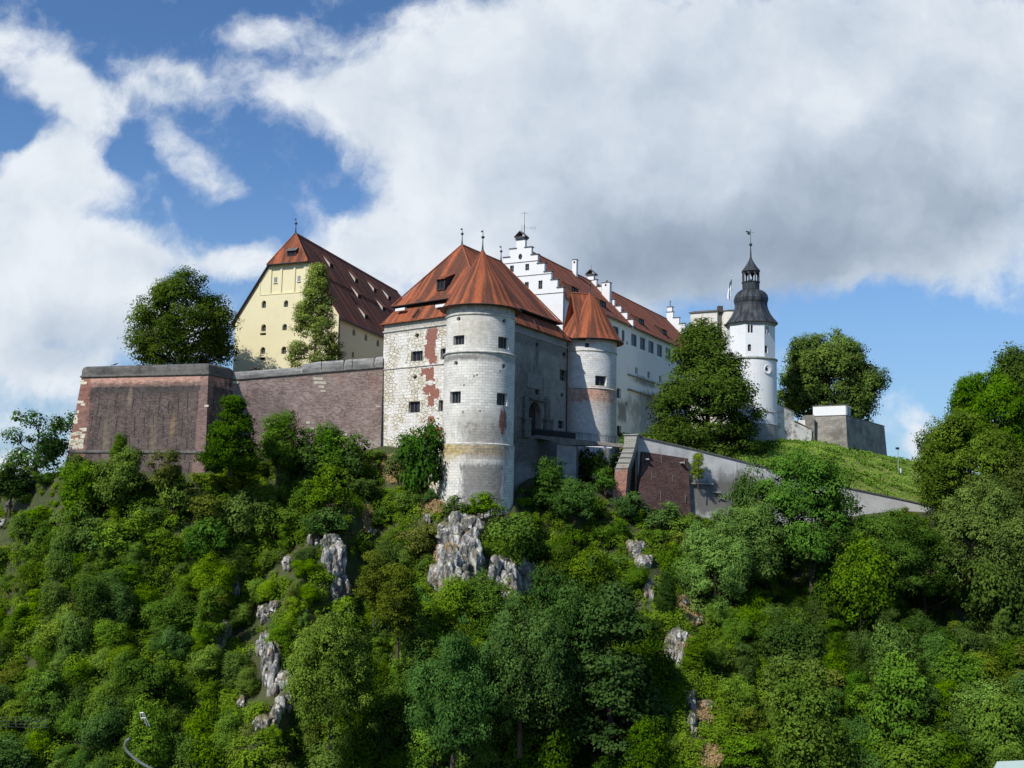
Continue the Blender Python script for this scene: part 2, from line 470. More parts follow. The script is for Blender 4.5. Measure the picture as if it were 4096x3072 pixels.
# ------------------------------------------------------------------ mesh builder
class MB:
    def __init__(self):
        self.v, self.f, self.uv, self.mi = [], [], [], []

    def face(self, pts, uvs=None, mi=0):
        pts = [Vector(p) for p in pts]
        if uvs is None:
            nrm = Vector((0, 0, 0))
            for i in range(len(pts)):
                a, b = pts[i], pts[(i + 1) % len(pts)]
                nrm += a.cross(b) if False else Vector(((a.y - b.y) * (a.z + b.z), (a.z - b.z) * (a.x + b.x), (a.x - b.x) * (a.y + b.y)))
            if nrm.length < 1e-9:
                nrm = Vector((0, 0, 1))
            nrm.normalize()
            if abs(nrm.z) > 0.985:
                t, bt = Vector((1, 0, 0)), Vector((0, 1, 0))
            else:
                t = Vector((0, 0, 1)).cross(nrm).normalized()
                bt = nrm.cross(t)
            uvs = [(p.dot(t), p.dot(bt)) for p in pts]
        i0 = len(self.v)
        self.v += [tuple(p) for p in pts]
        self.f.append(tuple(range(i0, i0 + len(pts))))
        self.uv += list(uvs)
        self.mi.append(mi)

    def prism(self, bot, top, caps=True, mi=0):
        k = len(bot)
        for i in range(k):
            j = (i + 1) % k
            self.face([bot[i], bot[j], top[j], top[i]], mi=mi)
        if caps:
            self.face(list(reversed(bot)), mi=mi)
            self.face(top, mi=mi)

    def slab(self, poly, th, mi=0):
        low = [Vector(p) - Vector((0, 0, th)) for p in poly]
        self.prism(low, [Vector(p) for p in poly], mi=mi)

    def box(self, o, ax, ay, az, mi=0):
        """o = centre of the bottom, ax/ay full-length side vectors, az up vector"""
        o, ax, ay, az = Vector(o), Vector(ax), Vector(ay), Vector(az)
        b = [o - ax / 2 - ay / 2, o + ax / 2 - ay / 2, o + ax / 2 + ay / 2, o - ax / 2 + ay / 2]
        self.prism(b, [p + az for p in b], mi=mi)

    def tube(self, p0, p1, r0, r1=None, n=8, mi=0, caps=True):
        p0, p1 = Vector(p0), Vector(p1)
        r1 = r0 if r1 is None else r1
        d = (p1 - p0).normalized()
        s = d.cross(Vector((0, 0, 1)) if abs(d.z) < 0.9 else Vector((1, 0, 0))).normalized()
        t = d.cross(s)
        A = [p0 + (s * math.cos(2 * math.pi * i / n) + t * math.sin(2 * math.pi * i / n)) * r0 for i in range(n)]
        B = [p1 + (s * math.cos(2 * math.pi * i / n) + t * math.sin(2 * math.pi * i / n)) * r1 for i in range(n)]
        self.prism(A, B, caps=caps, mi=mi)

    def lathe(self, c, prof, n=48, a0=0.0, mi=0, a1=None, close=True):
        """prof [(r, z)] bottom to top about the vertical through c"""
        tot = 2 * math.pi if a1 is None else (a1 - a0)
        R0 = max(p[0] for p in prof)
        vv = 0
        for k in range(len(prof) - 1):
            (r0, z0), (r1, z1) = prof[k], prof[k + 1]
            dl = math.hypot(r1 - r0, z1 - z0)
            for i in range(n):
                a, b = a0 + tot * i / n, a0 + tot * (i + 1) / n
                pts, uvs = [], []
                for (r, z, ang, v) in ((r0, z0, a, vv), (r0, z0, b, vv), (r1, z1, b, vv + dl), (r1, z1, a, vv + dl)):
                    p = Vector((c[0] + r * math.cos(ang), c[1] + r * math.sin(ang), z))
                    if pts and (p - pts[-1]).length < 1e-6:
                        continue
                    pts.append(p)
                    uvs.append((ang * R0, v))
                if len(pts) > 2 and (pts[0] - pts[-1]).length > 1e-6:
                    self.face(pts, uvs, mi)
                elif len(pts) > 3:
                    self.face(pts[:-1], uvs[:-1], mi)
            vv += dl

    def build(self, name, mats, parent=None, smooth=False, origin=None):
        me = bpy.data.meshes.new(name)
        o = root_of(parent) if parent is not None else (Vector(origin) if origin is not None else Vector((0, 0, 0)))
        vs = [(a[0] - o.x, a[1] - o.y, a[2] - o.z) for a in self.v]
        me.from_pydata(vs, [], self.f)
        ul = me.uv_layers.new(name='UVMap')
        ul.data.foreach_set('uv', [c for q in self.uv for c in q])
        for m_ in (mats if isinstance(mats, (list, tuple)) else [mats]):
            me.materials.append(m_)
        me.polygons.foreach_set('material_index', self.mi)
        if smooth:
            bm = bmesh.new()
            bm.from_mesh(me)
            bmesh.ops.remove_doubles(bm, verts=bm.verts, dist=1e-4)
            for f_ in bm.faces:
                f_.smooth = True
            for e_ in bm.edges:
                if len(e_.link_faces) == 2 and e_.calc_face_angle(0) > R_(35):
                    e_.smooth = False
            bm.to_mesh(me)
            bm.free()
        me.update()
        ob = bpy.data.objects.new(name, me)
        COL.objects.link(ob)
        if parent is not None:
            ob.parent = parent
        else:
            ob.location = o
        return ob


def build_split(self, name, mats, parent):
    """every separate piece of this builder becomes an object of its own"""
    par = list(range(len(self.f)))

    def find(a):
        while par[a] != a:
            par[a] = par[par[a]]
            a = par[a]
        return a
    seen = {}
    for i, f_ in enumerate(self.f):
        for v in f_:
            k = tuple(round(c, 3) for c in self.v[v])
            if k in seen:
                par[find(i)] = find(seen[k])
            else:
                seen[k] = i
    grp = {}
    for i in range(len(self.f)):
        grp.setdefault(find(i), []).append(i)
    out = []
    for fs in grp.values():
        m2 = MB()
        for i in fs:
            f_ = self.f[i]
            m2.face([self.v[v] for v in f_], [self.uv[v] for v in f_], self.mi[i])
        out.append(m2.build(name, mats, parent))
    return out


MB.build_split = build_split


def root_of(p):
    while p.parent is not None:
        p = p.parent
    return p.location.copy()


def thing(name, label, cat, loc, group=None):
    o = bpy.data.objects.new(name, None)
    o.empty_display_size = 0.5
    COL.objects.link(o)
    o.location = loc
    o['label'] = label
    o['category'] = cat
    if group:
        o['group'] = group
    return o


def tag(o, label, cat, group=None):
    o['label'] = label
    o['category'] = cat
    if group:
        o['group'] = group
    return o


def struct(o, kind='structure'):
    o['kind'] = kind
    return o


def offset_poly(poly, d):
    """offset a CCW polygon outward by d (2D)"""
    n = len(poly)
    out = []
    for i in range(n):
        p0, p1, p2 = poly[i - 1], poly[i], poly[(i + 1) % n]
        e1 = Vector((p1[0] - p0[0], p1[1] - p0[1])).normalized()
        e2 = Vector((p2[0] - p1[0], p2[1] - p1[1])).normalized()
        n1, n2 = Vector((e1.y, -e1.x)), Vector((e2.y, -e2.x))
        b = (n1 + n2)
        b = b / max(1e-6, b.dot(n1))
        out.append((p1[0] + b.x * d, p1[1] + b.y * d))
    return out


def ccw(poly):
    a = sum(poly[i - 1][0] * poly[i][1] - poly[i][0] * poly[i - 1][1] for i in range(len(poly)))
    return poly if a > 0 else poly[::-1]


def rings(mb, poly, levels, cap=True, mi=0):
    """levels [(outward offset, z)]"""
    poly = ccw([tuple(p[:2]) for p in poly])
    rr = []
    for d, z in levels:
        rr.append([Vector((x, y, z)) for x, y in (offset_poly(poly, d) if abs(d) > 1e-9 else poly)])
    cum = [0]
    for i in range(len(poly)):
        a, b = poly[i], poly[(i + 1) % len(poly)]
        cum.append(cum[-1] + math.hypot(b[0] - a[0], b[1] - a[1]))
    for k in range(len(rr) - 1):
        for i in range(len(poly)):
            j = (i + 1) % len(poly)
            mb.face([rr[k][i], rr[k][j], rr[k + 1][j], rr[k + 1][i]],
                    [(cum[i], levels[k][1]), (cum[i + 1], levels[k][1]), (cum[i + 1], levels[k + 1][1]), (cum[i], levels[k + 1][1])], mi)
    if cap:
        mb.face(rr[-1], mi=mi)


class Plane:
    """vertical wall plane: origin p0 (left end as seen from outside), unit u horizontal, n outward"""
    def __init__(self, p0, p1):
        self.p0 = Vector((p0[0], p0[1], 0))
        d = Vector((p1[0] - p0[0], p1[1] - p0[1], 0))
        self.L = d.length
        self.u = d.normalized()
        self.n = Vector((self.u.y, -self.u.x, 0))
        if self.n.y > 0 and abs(self.n.y) > 0.05:
            self.n = -self.n

    def f(self, u, v, d=0.0):
        return Vector((self.p0.x, self.p0.y, v)) + self.u * u - self.n * d

    def hit(self, px, py):
        p = onplane(px, py, self.p0, self.n)
        return (p - self.p0).dot(self.u), p.z


class Cyl:
    def __init__(self, c, r):
        self.c, self.r = c, r

    def f(self, u, v, d=0.0):
        a = u / self.r
        rr = self.r - d
        return Vector((self.c[0] + rr * math.cos(a), self.c[1] + rr * math.sin(a), v))

    def hit(self, px, py):
        d = ray(px, py)
        ox, oy = CAM.x - self.c[0], CAM.y - self.c[1]
        A = d.x ** 2 + d.y ** 2
        B = 2 * (ox * d.x + oy * d.y)
        C = ox * ox + oy * oy - self.r ** 2
        disc = max(0.0, B * B - 4 * A * C)
        t = (-B - math.sqrt(disc)) / (2 * A)
        p = CAM + d * t
        a = math.atan2(p.y - self.c[1], p.x - self.c[0])
        if a > math.pi / 2:
            a -= 2 * math.pi
        return a * self.r, p.z


def hole(S, x0, y0, x1, y1, shape='rect', depth=0.6, bars=(1, 0), bm=None, frame=None, kind='window', pane=None):
    xm, ym = (x0 + x1) / 2, (y0 + y1) / 2
    u0, _ = S.hit(x0, ym)
    u1, _ = S.hit(x1, ym)
    _, va = S.hit(xm, y0)
    _, vb = S.hit(xm, y1)
    return dict(u0=min(u0, u1), u1=max(u0, u1), v0=min(va, vb), v1=max(va, vb), shape=shape, depth=depth, bars=bars, bm=bm, kind=kind, pane=pane)


def hole_uv(u0, v0, u1, v1, shape='rect', depth=0.5, bars=(1, 0), kind='window', pane=None, bm=None):
    return dict(u0=u0, u1=u1, v0=v0, v1=v1, shape=shape, depth=depth, bars=bars, bm=bm, kind=kind, pane=pane)


def outline(h):
    u0, u1, v0, v1 = h['u0'], h['u1'], h['v0'], h['v1']
    cu_, cv_, a, b = (u0 + u1) / 2, (v0 + v1) / 2, (u1 - u0) / 2, (v1 - v0) / 2
    if h['shape'] == 'round':
        angs = [R_(-45) + 2 * math.pi * i / 16 for i in range(16)]
        inner = [(cu_ + a * 0.97 * math.cos(t), cv_ + b * 0.97 * math.sin(t)) for t in angs]
        outer = []
        for t in angs:
            k = 1.0 / max(abs(math.cos(t)), abs(math.sin(t)))
            outer.append((cu_ + a * k * math.cos(t), cv_ + b * k * math.sin(t)))
        return inner, outer
    if h['shape'] == 'arch':
        sp = max(v0 + 0.1, v1 - a)
        rb = v1 - sp
        inner = [(u0, v0), (u1, v0), (u1, sp)]
        outer = [(u0, v0), (u1, v0), (u1, sp)]
        for i in range(1, 8):
            t = math.pi * i / 8
            inner.append((cu_ + a * math.cos(t), sp + rb * 0.995 * math.sin(t)))
            if i == 2:
                outer.append((u1, v1))
            elif i == 6:
                outer.append((u0, v1))
            elif i < 2:
                outer.append((u1, sp + rb * 0.5))
            elif i > 6:
                outer.append((u0, sp + rb * 0.5))
            else:
                outer.append((cu_ + a * math.cos(t), v1))
        inner.append((u0, sp))
        outer.append((u0, sp))
        return inner, outer
    q = [(u0, v0), (u1, v0), (u1, v1), (u0, v1)]
    return q, q


def wall(mb, S, u0, u1, v0, v1, holes=(), du=None, uvoff=(0, 0), mi=0, fill_only=False):
    us = sorted(set([u0, u1] + [h[k] for h in holes for k in ('u0', 'u1')]))
    vs = sorted(set([v0, v1] + [h[k] for h in holes for k in ('v0', 'v1')]))
    if du:
        full = []
        for a, b in zip(us[:-1], us[1:]):
            k = max(1, int(math.ceil((b - a) / du)))
            full += [a + (b - a) * i / k for i in range(k)]
        us = full + [us[-1]]
    ox, oy = uvoff
    for ua, ub in zip(us[:-1], us[1:]) if not fill_only else ():
        for va, vb in zip(vs[:-1], vs[1:]):
            um, vm_ = (ua + ub) / 2, (va + vb) / 2
            if any(h['u0'] < um < h['u1'] and h['v0'] < vm_ < h['v1'] for h in holes):
                continue
            if ub - ua < 1e-5 or vb - va < 1e-5:
                continue
            mb.face([S.f(ua, va), S.f(ub, va), S.f(ub, vb), S.f(ua, vb)], [(ua + ox, va + oy), (ub + ox, va + oy), (ub + ox, vb + oy), (ua + ox, vb + oy)], mi)
    for h in holes:
        inn, out = outline(h)
        n = len(inn)
        for i in range(n):
            j = (i + 1) % n
            if h['shape'] != 'rect':
                pts = [out[i], out[j], inn[j], inn[i]]
                q = []
                for p in pts:
                    if not q or (abs(p[0] - q[-1][0]) + abs(p[1] - q[-1][1])) > 1e-6:
                        q.append(p)
                if len(q) > 2 and (abs(q[0][0] - q[-1][0]) + abs(q[0][1] - q[-1][1])) < 1e-6:
                    q.pop()
                if len(q) > 2:
                    mb.face([S.f(*p) for p in q], [(p[0] + ox, p[1] + oy) for p in q], mi)
            mb.face([S.f(*inn[i]), S.f(*inn[j]), S.f(*inn[j], h['depth']), S.f(*inn[i], h['depth'])],
                    [(inn[i][0] + ox, inn[i][1] + oy), (inn[j][0] + ox, inn[j][1] + oy), (inn[j][0] + .3 + ox, inn[j][1] + oy), (inn[i][0] + .3 + ox, inn[i][1] + oy)], mi)


def windows(S, holes, parent, default_pane=None, default_bar=None):
    for h in holes:
        inn, _ = outline(h)
        d = h['depth'] - 0.02
        pm = h['pane'] or default_pane or GLASS
        bars = h['bars']
        barm = h['bm'] or default_bar or BARS
        pn = MB()
        pn.face([S.f(p[0], p[1], d) for p in inn])
        if h['kind'] != 'window' or bars is None:
            pn.build(h['kind'], pm, parent)
            continue
        mb = MB()
        u0, u1, v0, v1 = h['u0'], h['u1'], h['v0'], h['v1']
        w_ = 0.07
        dd = d - 0.05

        def bar(a, b, c, e_):
            mb.prism([S.f(a, c, dd), S.f(b, c, dd), S.f(b, c, dd + 0.04), S.f(a, c, dd + 0.04)], [S.f(a, e_, dd), S.f(b, e_, dd), S.f(b, e_, dd + 0.04), S.f(a, e_, dd + 0.04)])
        top = v1 if h['shape'] == 'rect' else v1 - (u1 - u0) * 0.25
        bar(u0, u0 + w_, v0, top)
        bar(u1 - w_, u1, v0, top)
        bar(u0 + w_, u1 - w_, v0, v0 + w_)
        if h['shape'] == 'rect':
            bar(u0 + w_, u1 - w_, v1 - w_, v1)
        nx, ny = bars
        for i in range(nx):
            uu = u0 + (u1 - u0) * (i + 1) / (nx + 1)
            bar(uu - 0.035, uu + 0.035, v0 + w_, top - w_)
        for i in range(ny):
            vv = v0 + (v1 - v0) * (i + 1) / (ny + 1)
            bar(u0 + w_, u1 - w_, vv - 0.03, vv + 0.03)
        fr = mb.build('window', barm, parent)
        pn.build('pane', pm, fr)


def course(mb, S, u0, u1, z0, z1, out=0.15, du=None, mi=0):
    """moulding proud of a wall"""
    k = max(1, int(math.ceil((u1 - u0) / du))) if du else 1
    for i in range(k):
        a, b = u0 + (u1 - u0) * i / k, u0 + (u1 - u0) * (i + 1) / k
        mb.face([S.f(a, z0, -0.01), S.f(b, z0, -0.01), S.f(b, z0 + (z1 - z0) * 0.4, -out), S.f(a, z0 + (z1 - z0) * 0.4, -out)], mi=mi)
        mb.face([S.f(a, z0 + (z1 - z0) * 0.4, -out), S.f(b, z0 + (z1 - z0) * 0.4, -out), S.f(b, z1 - 0.06, -out), S.f(a, z1 - 0.06, -out)], mi=mi)
        mb.face([S.f(a, z1 - 0.06, -out), S.f(b, z1 - 0.06, -out), S.f(b, z1, -0.01), S.f(a, z1, -0.01)], mi=mi)


def finial(parent, p, h, rb=0.22, mat=None, name='finial', ball=0.62, vane=True):
    mb = MB()
    x, y, z = p
    mb.lathe((x, y), [(rb * 2.2, z - 0.25), (rb * 1.1, z + 0.15), (rb * 0.6, z + h * 0.3), (rb * 0.4, z + h * ball - 0.2), (rb * 1.2, z + h * ball - 0.13), (rb * 1.9, z + h * ball + 0.04),
                      (rb * 1.2, z + h * ball + 0.2), (rb * 0.35, z + h * ball + 0.26), (rb * 0.15, z + h)], 8)
    if vane:
        mb.box((x - 0.16, y, z + h * 0.86), (0.30, 0.0, 0), (0, 0.04, 0), (0, 0, 0.26))
    return mb.build(name, mat or COPPER, parent, smooth=False)


def dormer(parent, P, slope_dn, out_h, w_, h_, mat_roof_, mat_cheek, run=None, frame=WOOD, pane=GLASS):
    """shed dormer. P = point on the roof plane at the dormer's foot centre; slope_dn = unit vector straight down the roof slope; out_h = horizontal outward unit"""
    side = Vector((0, 0, 1)).cross(out_h).normalized()
    up = -slope_dn
    run = run or h_ * 2.2
    P = Vector(P)
    a = P - side * w_ / 2
    b = P + side * w_ / 2
    at_, bt = a + Vector((0, 0, h_)), b + Vector((0, 0, h_))
    A, B = a + up * run, b + up * run
    mb = MB()
    mb.face([a, at_, A])
    mb.face([b, B, bt])
    ob = mb.build('dormer', mat_cheek, parent)
    rf = MB()
    o1 = out_h * 0.3
    lift = Vector((0, 0, 0.06))
    rf.slab([at_ - side * 0.18 + o1 + lift, bt + side * 0.18 + o1 + lift, B + side * 0.12 + lift, A - side * 0.12 + lift], 0.1)
    rf.build('dormer_roof', mat_roof_, ob)
    fr = MB()
    for s0, s1, z0, z1 in ((0, 0.14, 0, 1), (0.86, 1, 0, 1), (0.14, 0.86, 0, 0.14), (0.14, 0.86, 0.88, 1), (0.47, 0.53, 0.14, 0.88)):
        p0 = a + side * w_ * s0 + Vector((0, 0, h_ * z0))
        fr.prism([p0, p0 + side * w_ * (s1 - s0), p0 + side * w_ * (s1 - s0) - out_h * 0.08, p0 - out_h * 0.08],
                 [q + Vector((0, 0, h_ * (z1 - z0))) for q in (p0, p0 + side * w_ * (s1 - s0), p0 + side * w_ * (s1 - s0) - out_h * 0.08, p0 - out_h * 0.08)])
    fr.build('window_frame', frame, ob)
    pn = MB()
    q0, q1 = a - out_h * 0.1, b - out_h * 0.1
    pn.face([q0, q1, q1 + Vector((0, 0, h_)), q0 + Vector((0, 0, h_))])
    pn.build('pane', pane, ob)
    return ob


def interp(xs, ys, x):
    return float(np.interp(x, xs, ys))

# ================================================================== GATE BUILDING (square block with two skirted roofs)
gC = at(481, 310.6, 155)
zE = gC.z
gL = atz(380, 324.4, zE)
gR = atz(572, 341.3, zE)
gD = gL + gR - gC
eave_poly = ccw([(p.x, p.y) for p in (gC, gR, gD, gL)])
wall_poly = offset_poly(eave_poly, -0.55)


def nearest(poly, p):
    return min(poly, key=lambda q: (q[0] - p[0]) ** 2 + (q[1] - p[1]) ** 2)


wC, wL, wR, wD = (nearest(wall_poly, (p.x, p.y)) for p in (gC, gL, gR, gD))
SL = Plane(wL, wC)      # left front wall
SR = Plane(wC, wR)      # right front wall (in shade)
zG0 = 29.0              # wall foot below the soil
gate = thing('gate_building', 'large stone gatehouse with a steep two-tiered red hipped roof behind the big round tower', 'castle building', (gC.x, gC.y, zG0))
zW = zE + 0.55

red = (0.27, 0.085, 0.055)


def mat_rubble():
    mt, n, b = new_mat('rubble_whitish_stone')
    uv = uvc(n)
    pos = wpos(n)
    wv = n.vm('ADD', uv, n.vm('SCALE', n.vm('SUBTRACT', n.noise(uv, 1.8, 3.0, out=1), (0.5, 0.5, 0.5)), scale=0.30))
    v = n.map(wv, scale=(1.0, 1.75, 1))
    vo = n.node('ShaderNodeTexVoronoi', {'Scale': 1.2, 'Randomness': 0.9, 'Vector': v}, feature='DISTANCE_TO_EDGE', voronoi_dimensions='2D')
    vc = n.node('ShaderNodeTexVoronoi', {'Scale': 1.2, 'Randomness': 0.9, 'Vector': v}, feature='F1', voronoi_dimensions='2D')
    rnd = n.node('ShaderNodeSeparateColor', {'Color': vc.outputs['Color']})
    stone = n.mix(rnd.outputs[0], (0.76, 0.73, 0.65), (0.54, 0.48, 0.36))
    stone = n.mix(n.m('MULTIPLY', n.ss(rnd.outputs[1], 0.6, 1.0), 0.8), stone, (0.78, 0.76, 0.70))
    white, fac = courses(n, uv, 1.15, 0.5, (0.82, 0.80, 0.75), (0.68, 0.65, 0.59), (0.30, 0.26, 0.19), 0.022)
    zone = n.ss(n.m('ADD', n.noise(n.map(uv, scale=(1, 0.8, 1), loc=(3, 1, 0)), 0.33, 5.0, 0.62), 0.0), 0.48, 0.53)
    mort = n.ss(vo.outputs['Distance'], 0.11, 0.05)
    rub = n.mix(n.m('MULTIPLY', mort, 0.9), stone, (0.20, 0.165, 0.11))
    zl = n.ss(n.noise(uv, 0.5, 4.0), .42, .6)
    rub = n.mix(n.m('MULTIPLY', zl, .22), rub, (0.55, 0.49, 0.33))
    col = n.mix(zone, rub, white)
    col = n.mix(n.m('MULTIPLY', n.ss(n.noise(uv, 0.5, 5.0), 0.55, 0.7), 0.35), col, (0.55, 0.47, 0.29))
    # old brick infill of odd outline
    brick, bf = courses(n, uv, 0.32, 0.12, (0.30, 0.095, 0.06), (0.22, 0.07, 0.05), (0.42, 0.30, 0.24), 0.012)
    for (px, py, rx, rz) in ((432, 334, 1.0, 1.0), (431, 342, .8, 1.1), (429.5, 352, .95, 1.1), (433, 360, 0.7, 0.7), (427, 371.5, 1.1, 0.6), (430, 376.5, .8, 0.7), (429, 389.5, 1.1, 0.7), (434, 394, .8, .8),
                             (431, 401.5, 0.6, .9), (431, 420, 0.6, 0.5), (435, 433, 1.9, .9)):
        u_, z_ = SL.hit(px, py)
        c_ = SL.f(u_, z_)
        vv = n.vm('ABSOLUTE', n.vm('DIVIDE', n.vm('SUBTRACT', n.vm('ADD', pos, n.vm('SCALE', n.vm('SUBTRACT', n.noise(n.vm('SNAP', pos, (0.5, 0.5, 0.35)), 1.3, 2.0, out=1), (0.5, 0.5, 0.5)), scale=1.3)), tuple(c_)), (rx, rx, rz)))
        s_ = n.node('ShaderNodeSeparateXYZ')
        n.l.new(vv, s_.inputs[0])
        L = n.m('MAXIMUM', n.m('MAXIMUM', s_.outputs[0], s_.outputs[1]), s_.outputs[2])
        col = n.mix(n.ss(L, 1.0, 0.94), col, brick)
    col = stain(n, col, pos, SL.f(SL.L / 2, zE - .3), (12, 14, 1.4), (0.34, 0.32, 0.28), amount=.7, soft=.2, nsc=.8, namp=.25, boxy=True)  # grey strip under the skirt eave: shade and weathering painted as colour
    n.put(b.inputs['Base Color'], col)
    bump(n, b, n.m('ADD', n.ss(vo.outputs['Distance'], 0.0, 0.12), n.noise(uv, 5.0, 4.0)), 0.6, 0.08)
    return mt


RUBBLE = mat_rubble()
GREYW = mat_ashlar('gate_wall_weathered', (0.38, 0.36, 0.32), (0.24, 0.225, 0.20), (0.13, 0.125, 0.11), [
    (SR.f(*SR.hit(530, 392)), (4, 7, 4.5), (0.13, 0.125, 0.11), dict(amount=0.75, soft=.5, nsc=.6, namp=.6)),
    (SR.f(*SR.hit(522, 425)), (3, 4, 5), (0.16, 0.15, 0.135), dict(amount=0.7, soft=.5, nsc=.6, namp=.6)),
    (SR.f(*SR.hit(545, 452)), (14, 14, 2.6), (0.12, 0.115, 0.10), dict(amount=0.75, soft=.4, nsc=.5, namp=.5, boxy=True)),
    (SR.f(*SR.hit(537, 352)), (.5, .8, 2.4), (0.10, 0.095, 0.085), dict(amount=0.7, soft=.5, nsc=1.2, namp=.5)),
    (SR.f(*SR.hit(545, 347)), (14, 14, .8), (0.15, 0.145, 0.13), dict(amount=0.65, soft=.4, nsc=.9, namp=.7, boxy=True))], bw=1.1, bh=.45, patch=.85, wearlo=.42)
BANDST = plain('band_stone_pale', (0.55, 0.53, 0.48), 0.85, vary=0.3, scale=1.2)
BANDGR = plain('band_stone_grey', (0.34, 0.33, 0.31), 0.85, vary=0.3, scale=1.2)

hl = [hole(SL, 415, 333.2, 419.2, 337.6, 'round', 0.5, None, kind='oculus'),
      hole(SL, 411, 351, 422.7, 361, 'rect', 0.5, (2, 0)),
      hole(SL, 440.5, 348, 452, 359, 'rect', 0.5, (2, 0)),
      hole(SL, 412.8, 375, 417, 379.3, 'round', 0.5, None, kind='oculus'),
      hole(SL, 408.5, 401.4, 420, 412.6, 'rect', 0.5, (2, 0)),
      hole(SL, 438.6, 400, 450, 411, 'rect', 0.5, (2, 0))]
mb = MB()
wall(mb, SL, 0, SL.L, zG0, zW, hl)
mb.build('wall', RUBBLE, gate)
windows(SL, hl, gate)
hr = [hole(SR, 559.8, 370, 566.6, 381, 'rect', 0.6, (2, 1)),
      hole(SR, 535.6, 342.4, 538.6, 347, 'round', 0.4, None, kind='oculus'),
      hole(SR, 562.5, 352, 566, 357, 'round', 0.4, None, kind='oculus'),
      hole(SR, 560.6, 393, 563.6, 397.5, 'round', 0.4, None, kind='oculus'),
      hole(SR, 558, 420.7, 564.3, 428.5, 'rect', 0.5, (1, 1)),
      hole(SR, 549.8, 419.6, 553.2, 430, 'arch', 0.5, (1, 0)),
      hole(SR, 528.5, 401.5, 541, 436, 'arch', 1.1, None, kind='gateway', pane=WOOD),  # dark pane: shade inside the arch put in as its colour
      hole(SR, 535, 389.5, 539.5, 395, 'round', 0.4, None, kind='oculus')]
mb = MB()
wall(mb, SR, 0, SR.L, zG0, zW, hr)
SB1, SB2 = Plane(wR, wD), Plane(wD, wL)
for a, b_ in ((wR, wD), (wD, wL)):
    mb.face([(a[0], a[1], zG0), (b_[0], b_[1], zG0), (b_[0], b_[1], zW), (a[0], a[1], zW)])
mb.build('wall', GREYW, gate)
windows(SR, hr, gate)
# mouldings
mb = MB()
_, zc = SL.hit(415, 328.4)
course(mb, SL, -0.1, SL.L, zc - 0.2, zc + 0.15, 0.22)
_, zc2 = SL.hit(415, 366.6)
course(mb, SL, 0, SL.L, zc2 - 0.15, zc2 + 0.12, 0.16)
mb.build_split('string_course', BANDST, gate)
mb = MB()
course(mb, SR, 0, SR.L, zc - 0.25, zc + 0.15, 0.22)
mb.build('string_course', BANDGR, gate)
# portal frame: pilasters on pedestals, hood
mb = MB()


def sbox(mb, S, u0, u1, z0, z1, out, back=0.02):
    a = [S.f(u0, z0, -out), S.f(u1, z0, -out), S.f(u1, z0, back), S.f(u0, z0, back)]
    b = [S.f(u0, z1, -out), S.f(u1, z1, -out), S.f(u1, z1, back), S.f(u0, z1, back)]
    mb.prism(a, b)


def pbox(mb, S, x0, x1, y0, y1, out, back=0.02):
    xm, ym = (x0 + x1) / 2, (y0 + y1) / 2
    ua, ub = S.hit(x0, ym)[0], S.hit(x1, ym)[0]
    za, zb = S.hit(xm, y1)[1], S.hit(xm, y0)[1]
    sbox(mb, S, min(ua, ub), max(ua, ub), min(za, zb), max(za, zb), out, back)


pbox(mb, SR, 522.9, 527, 396, 417.5, 0.35)
pbox(mb, SR, 520.8, 528.3, 417.6, 419.5, 0.75)
pbox(mb, SR, 521.5, 527.8, 419.6, 437.5, 0.62)
pbox(mb, SR, 544.3, 548.6, 399, 419, 0.35)
pbox(mb, SR, 542.5, 550, 419.1, 421, 0.75)
pbox(mb, SR, 543.2, 549.2, 421.1, 440, 0.62)
pbox(mb, SR, 528, 543.5, 398.8, 400.6, 0.45)
mb.build('portal_surround', plain('portal_stone', (0.15, 0.145, 0.13), vary=0.35), gate)
mb = MB()
for (x0, x1, y0, y1) in ((527, 541, 374, 388.5), (543, 550, 379, 397)):
    pbox(mb, SR, x0, x1, y0, y1, 0.12)
mb.build_split('relief_panel', plain('relief_stone', (0.25, 0.24, 0.22), vary=0.4, scale=3), gate)
# downpipe
mb = MB()
u_, z_ = SR.hit(575.5, 352)
du0 = SR.L - 0.55
mb.tube(SR.f(du0, zE - 0.2, -0.2), SR.f(du0, zE - 20.0, -0.2), 0.09, n=8)
mb.build('downpipe', IRON, gate)

# lower skirt roof
top_in = offset_poly(eave_poly, -1.9)
mb = MB()
n_ = len(eave_poly)
zs1 = zE + 2.55
for i in range(n_):
    j = (i + 1) % n_
    a, b_ = eave_poly[i], eave_poly[j]
    c_, d_ = top_in[j], top_in[i]
    mb.slab([(a[0], a[1], zE), (b_[0], b_[1], zE), (c_[0], c_[1], zs1), (d_[0], d_[1], zs1)], 0.14)
skirt = mb.build('skirt_roof', ROOF_O, gate)
mb = MB()
rings(mb, offset_poly(eave_poly, -2.3), [(0, zs1 - 1.2), (0, zs1 + 1.2)], cap=False)
mb.build('clerestory_band', WOOD, gate)
# upper roof
zU = zs1 + 0.55
up_poly = offset_poly(eave_poly, -1.35)
uC, uL, uR, uD = (Vector((*nearest(up_poly, (p.x, p.y)), zU)) for p in (gC, gL, gR, gD))
mid = (uC + uD) / 2
rdir = (uR - uC).normalized()
rn = Vector((rdir.y, -rdir.x, 0))
rA = onplane(462, 244.7, mid, rn)
rB = atz(504.6, 261.1, rA.z)
rB = mid + rdir * ((rB - mid).dot(rdir))
rB.z = rA.z
mb = MB()


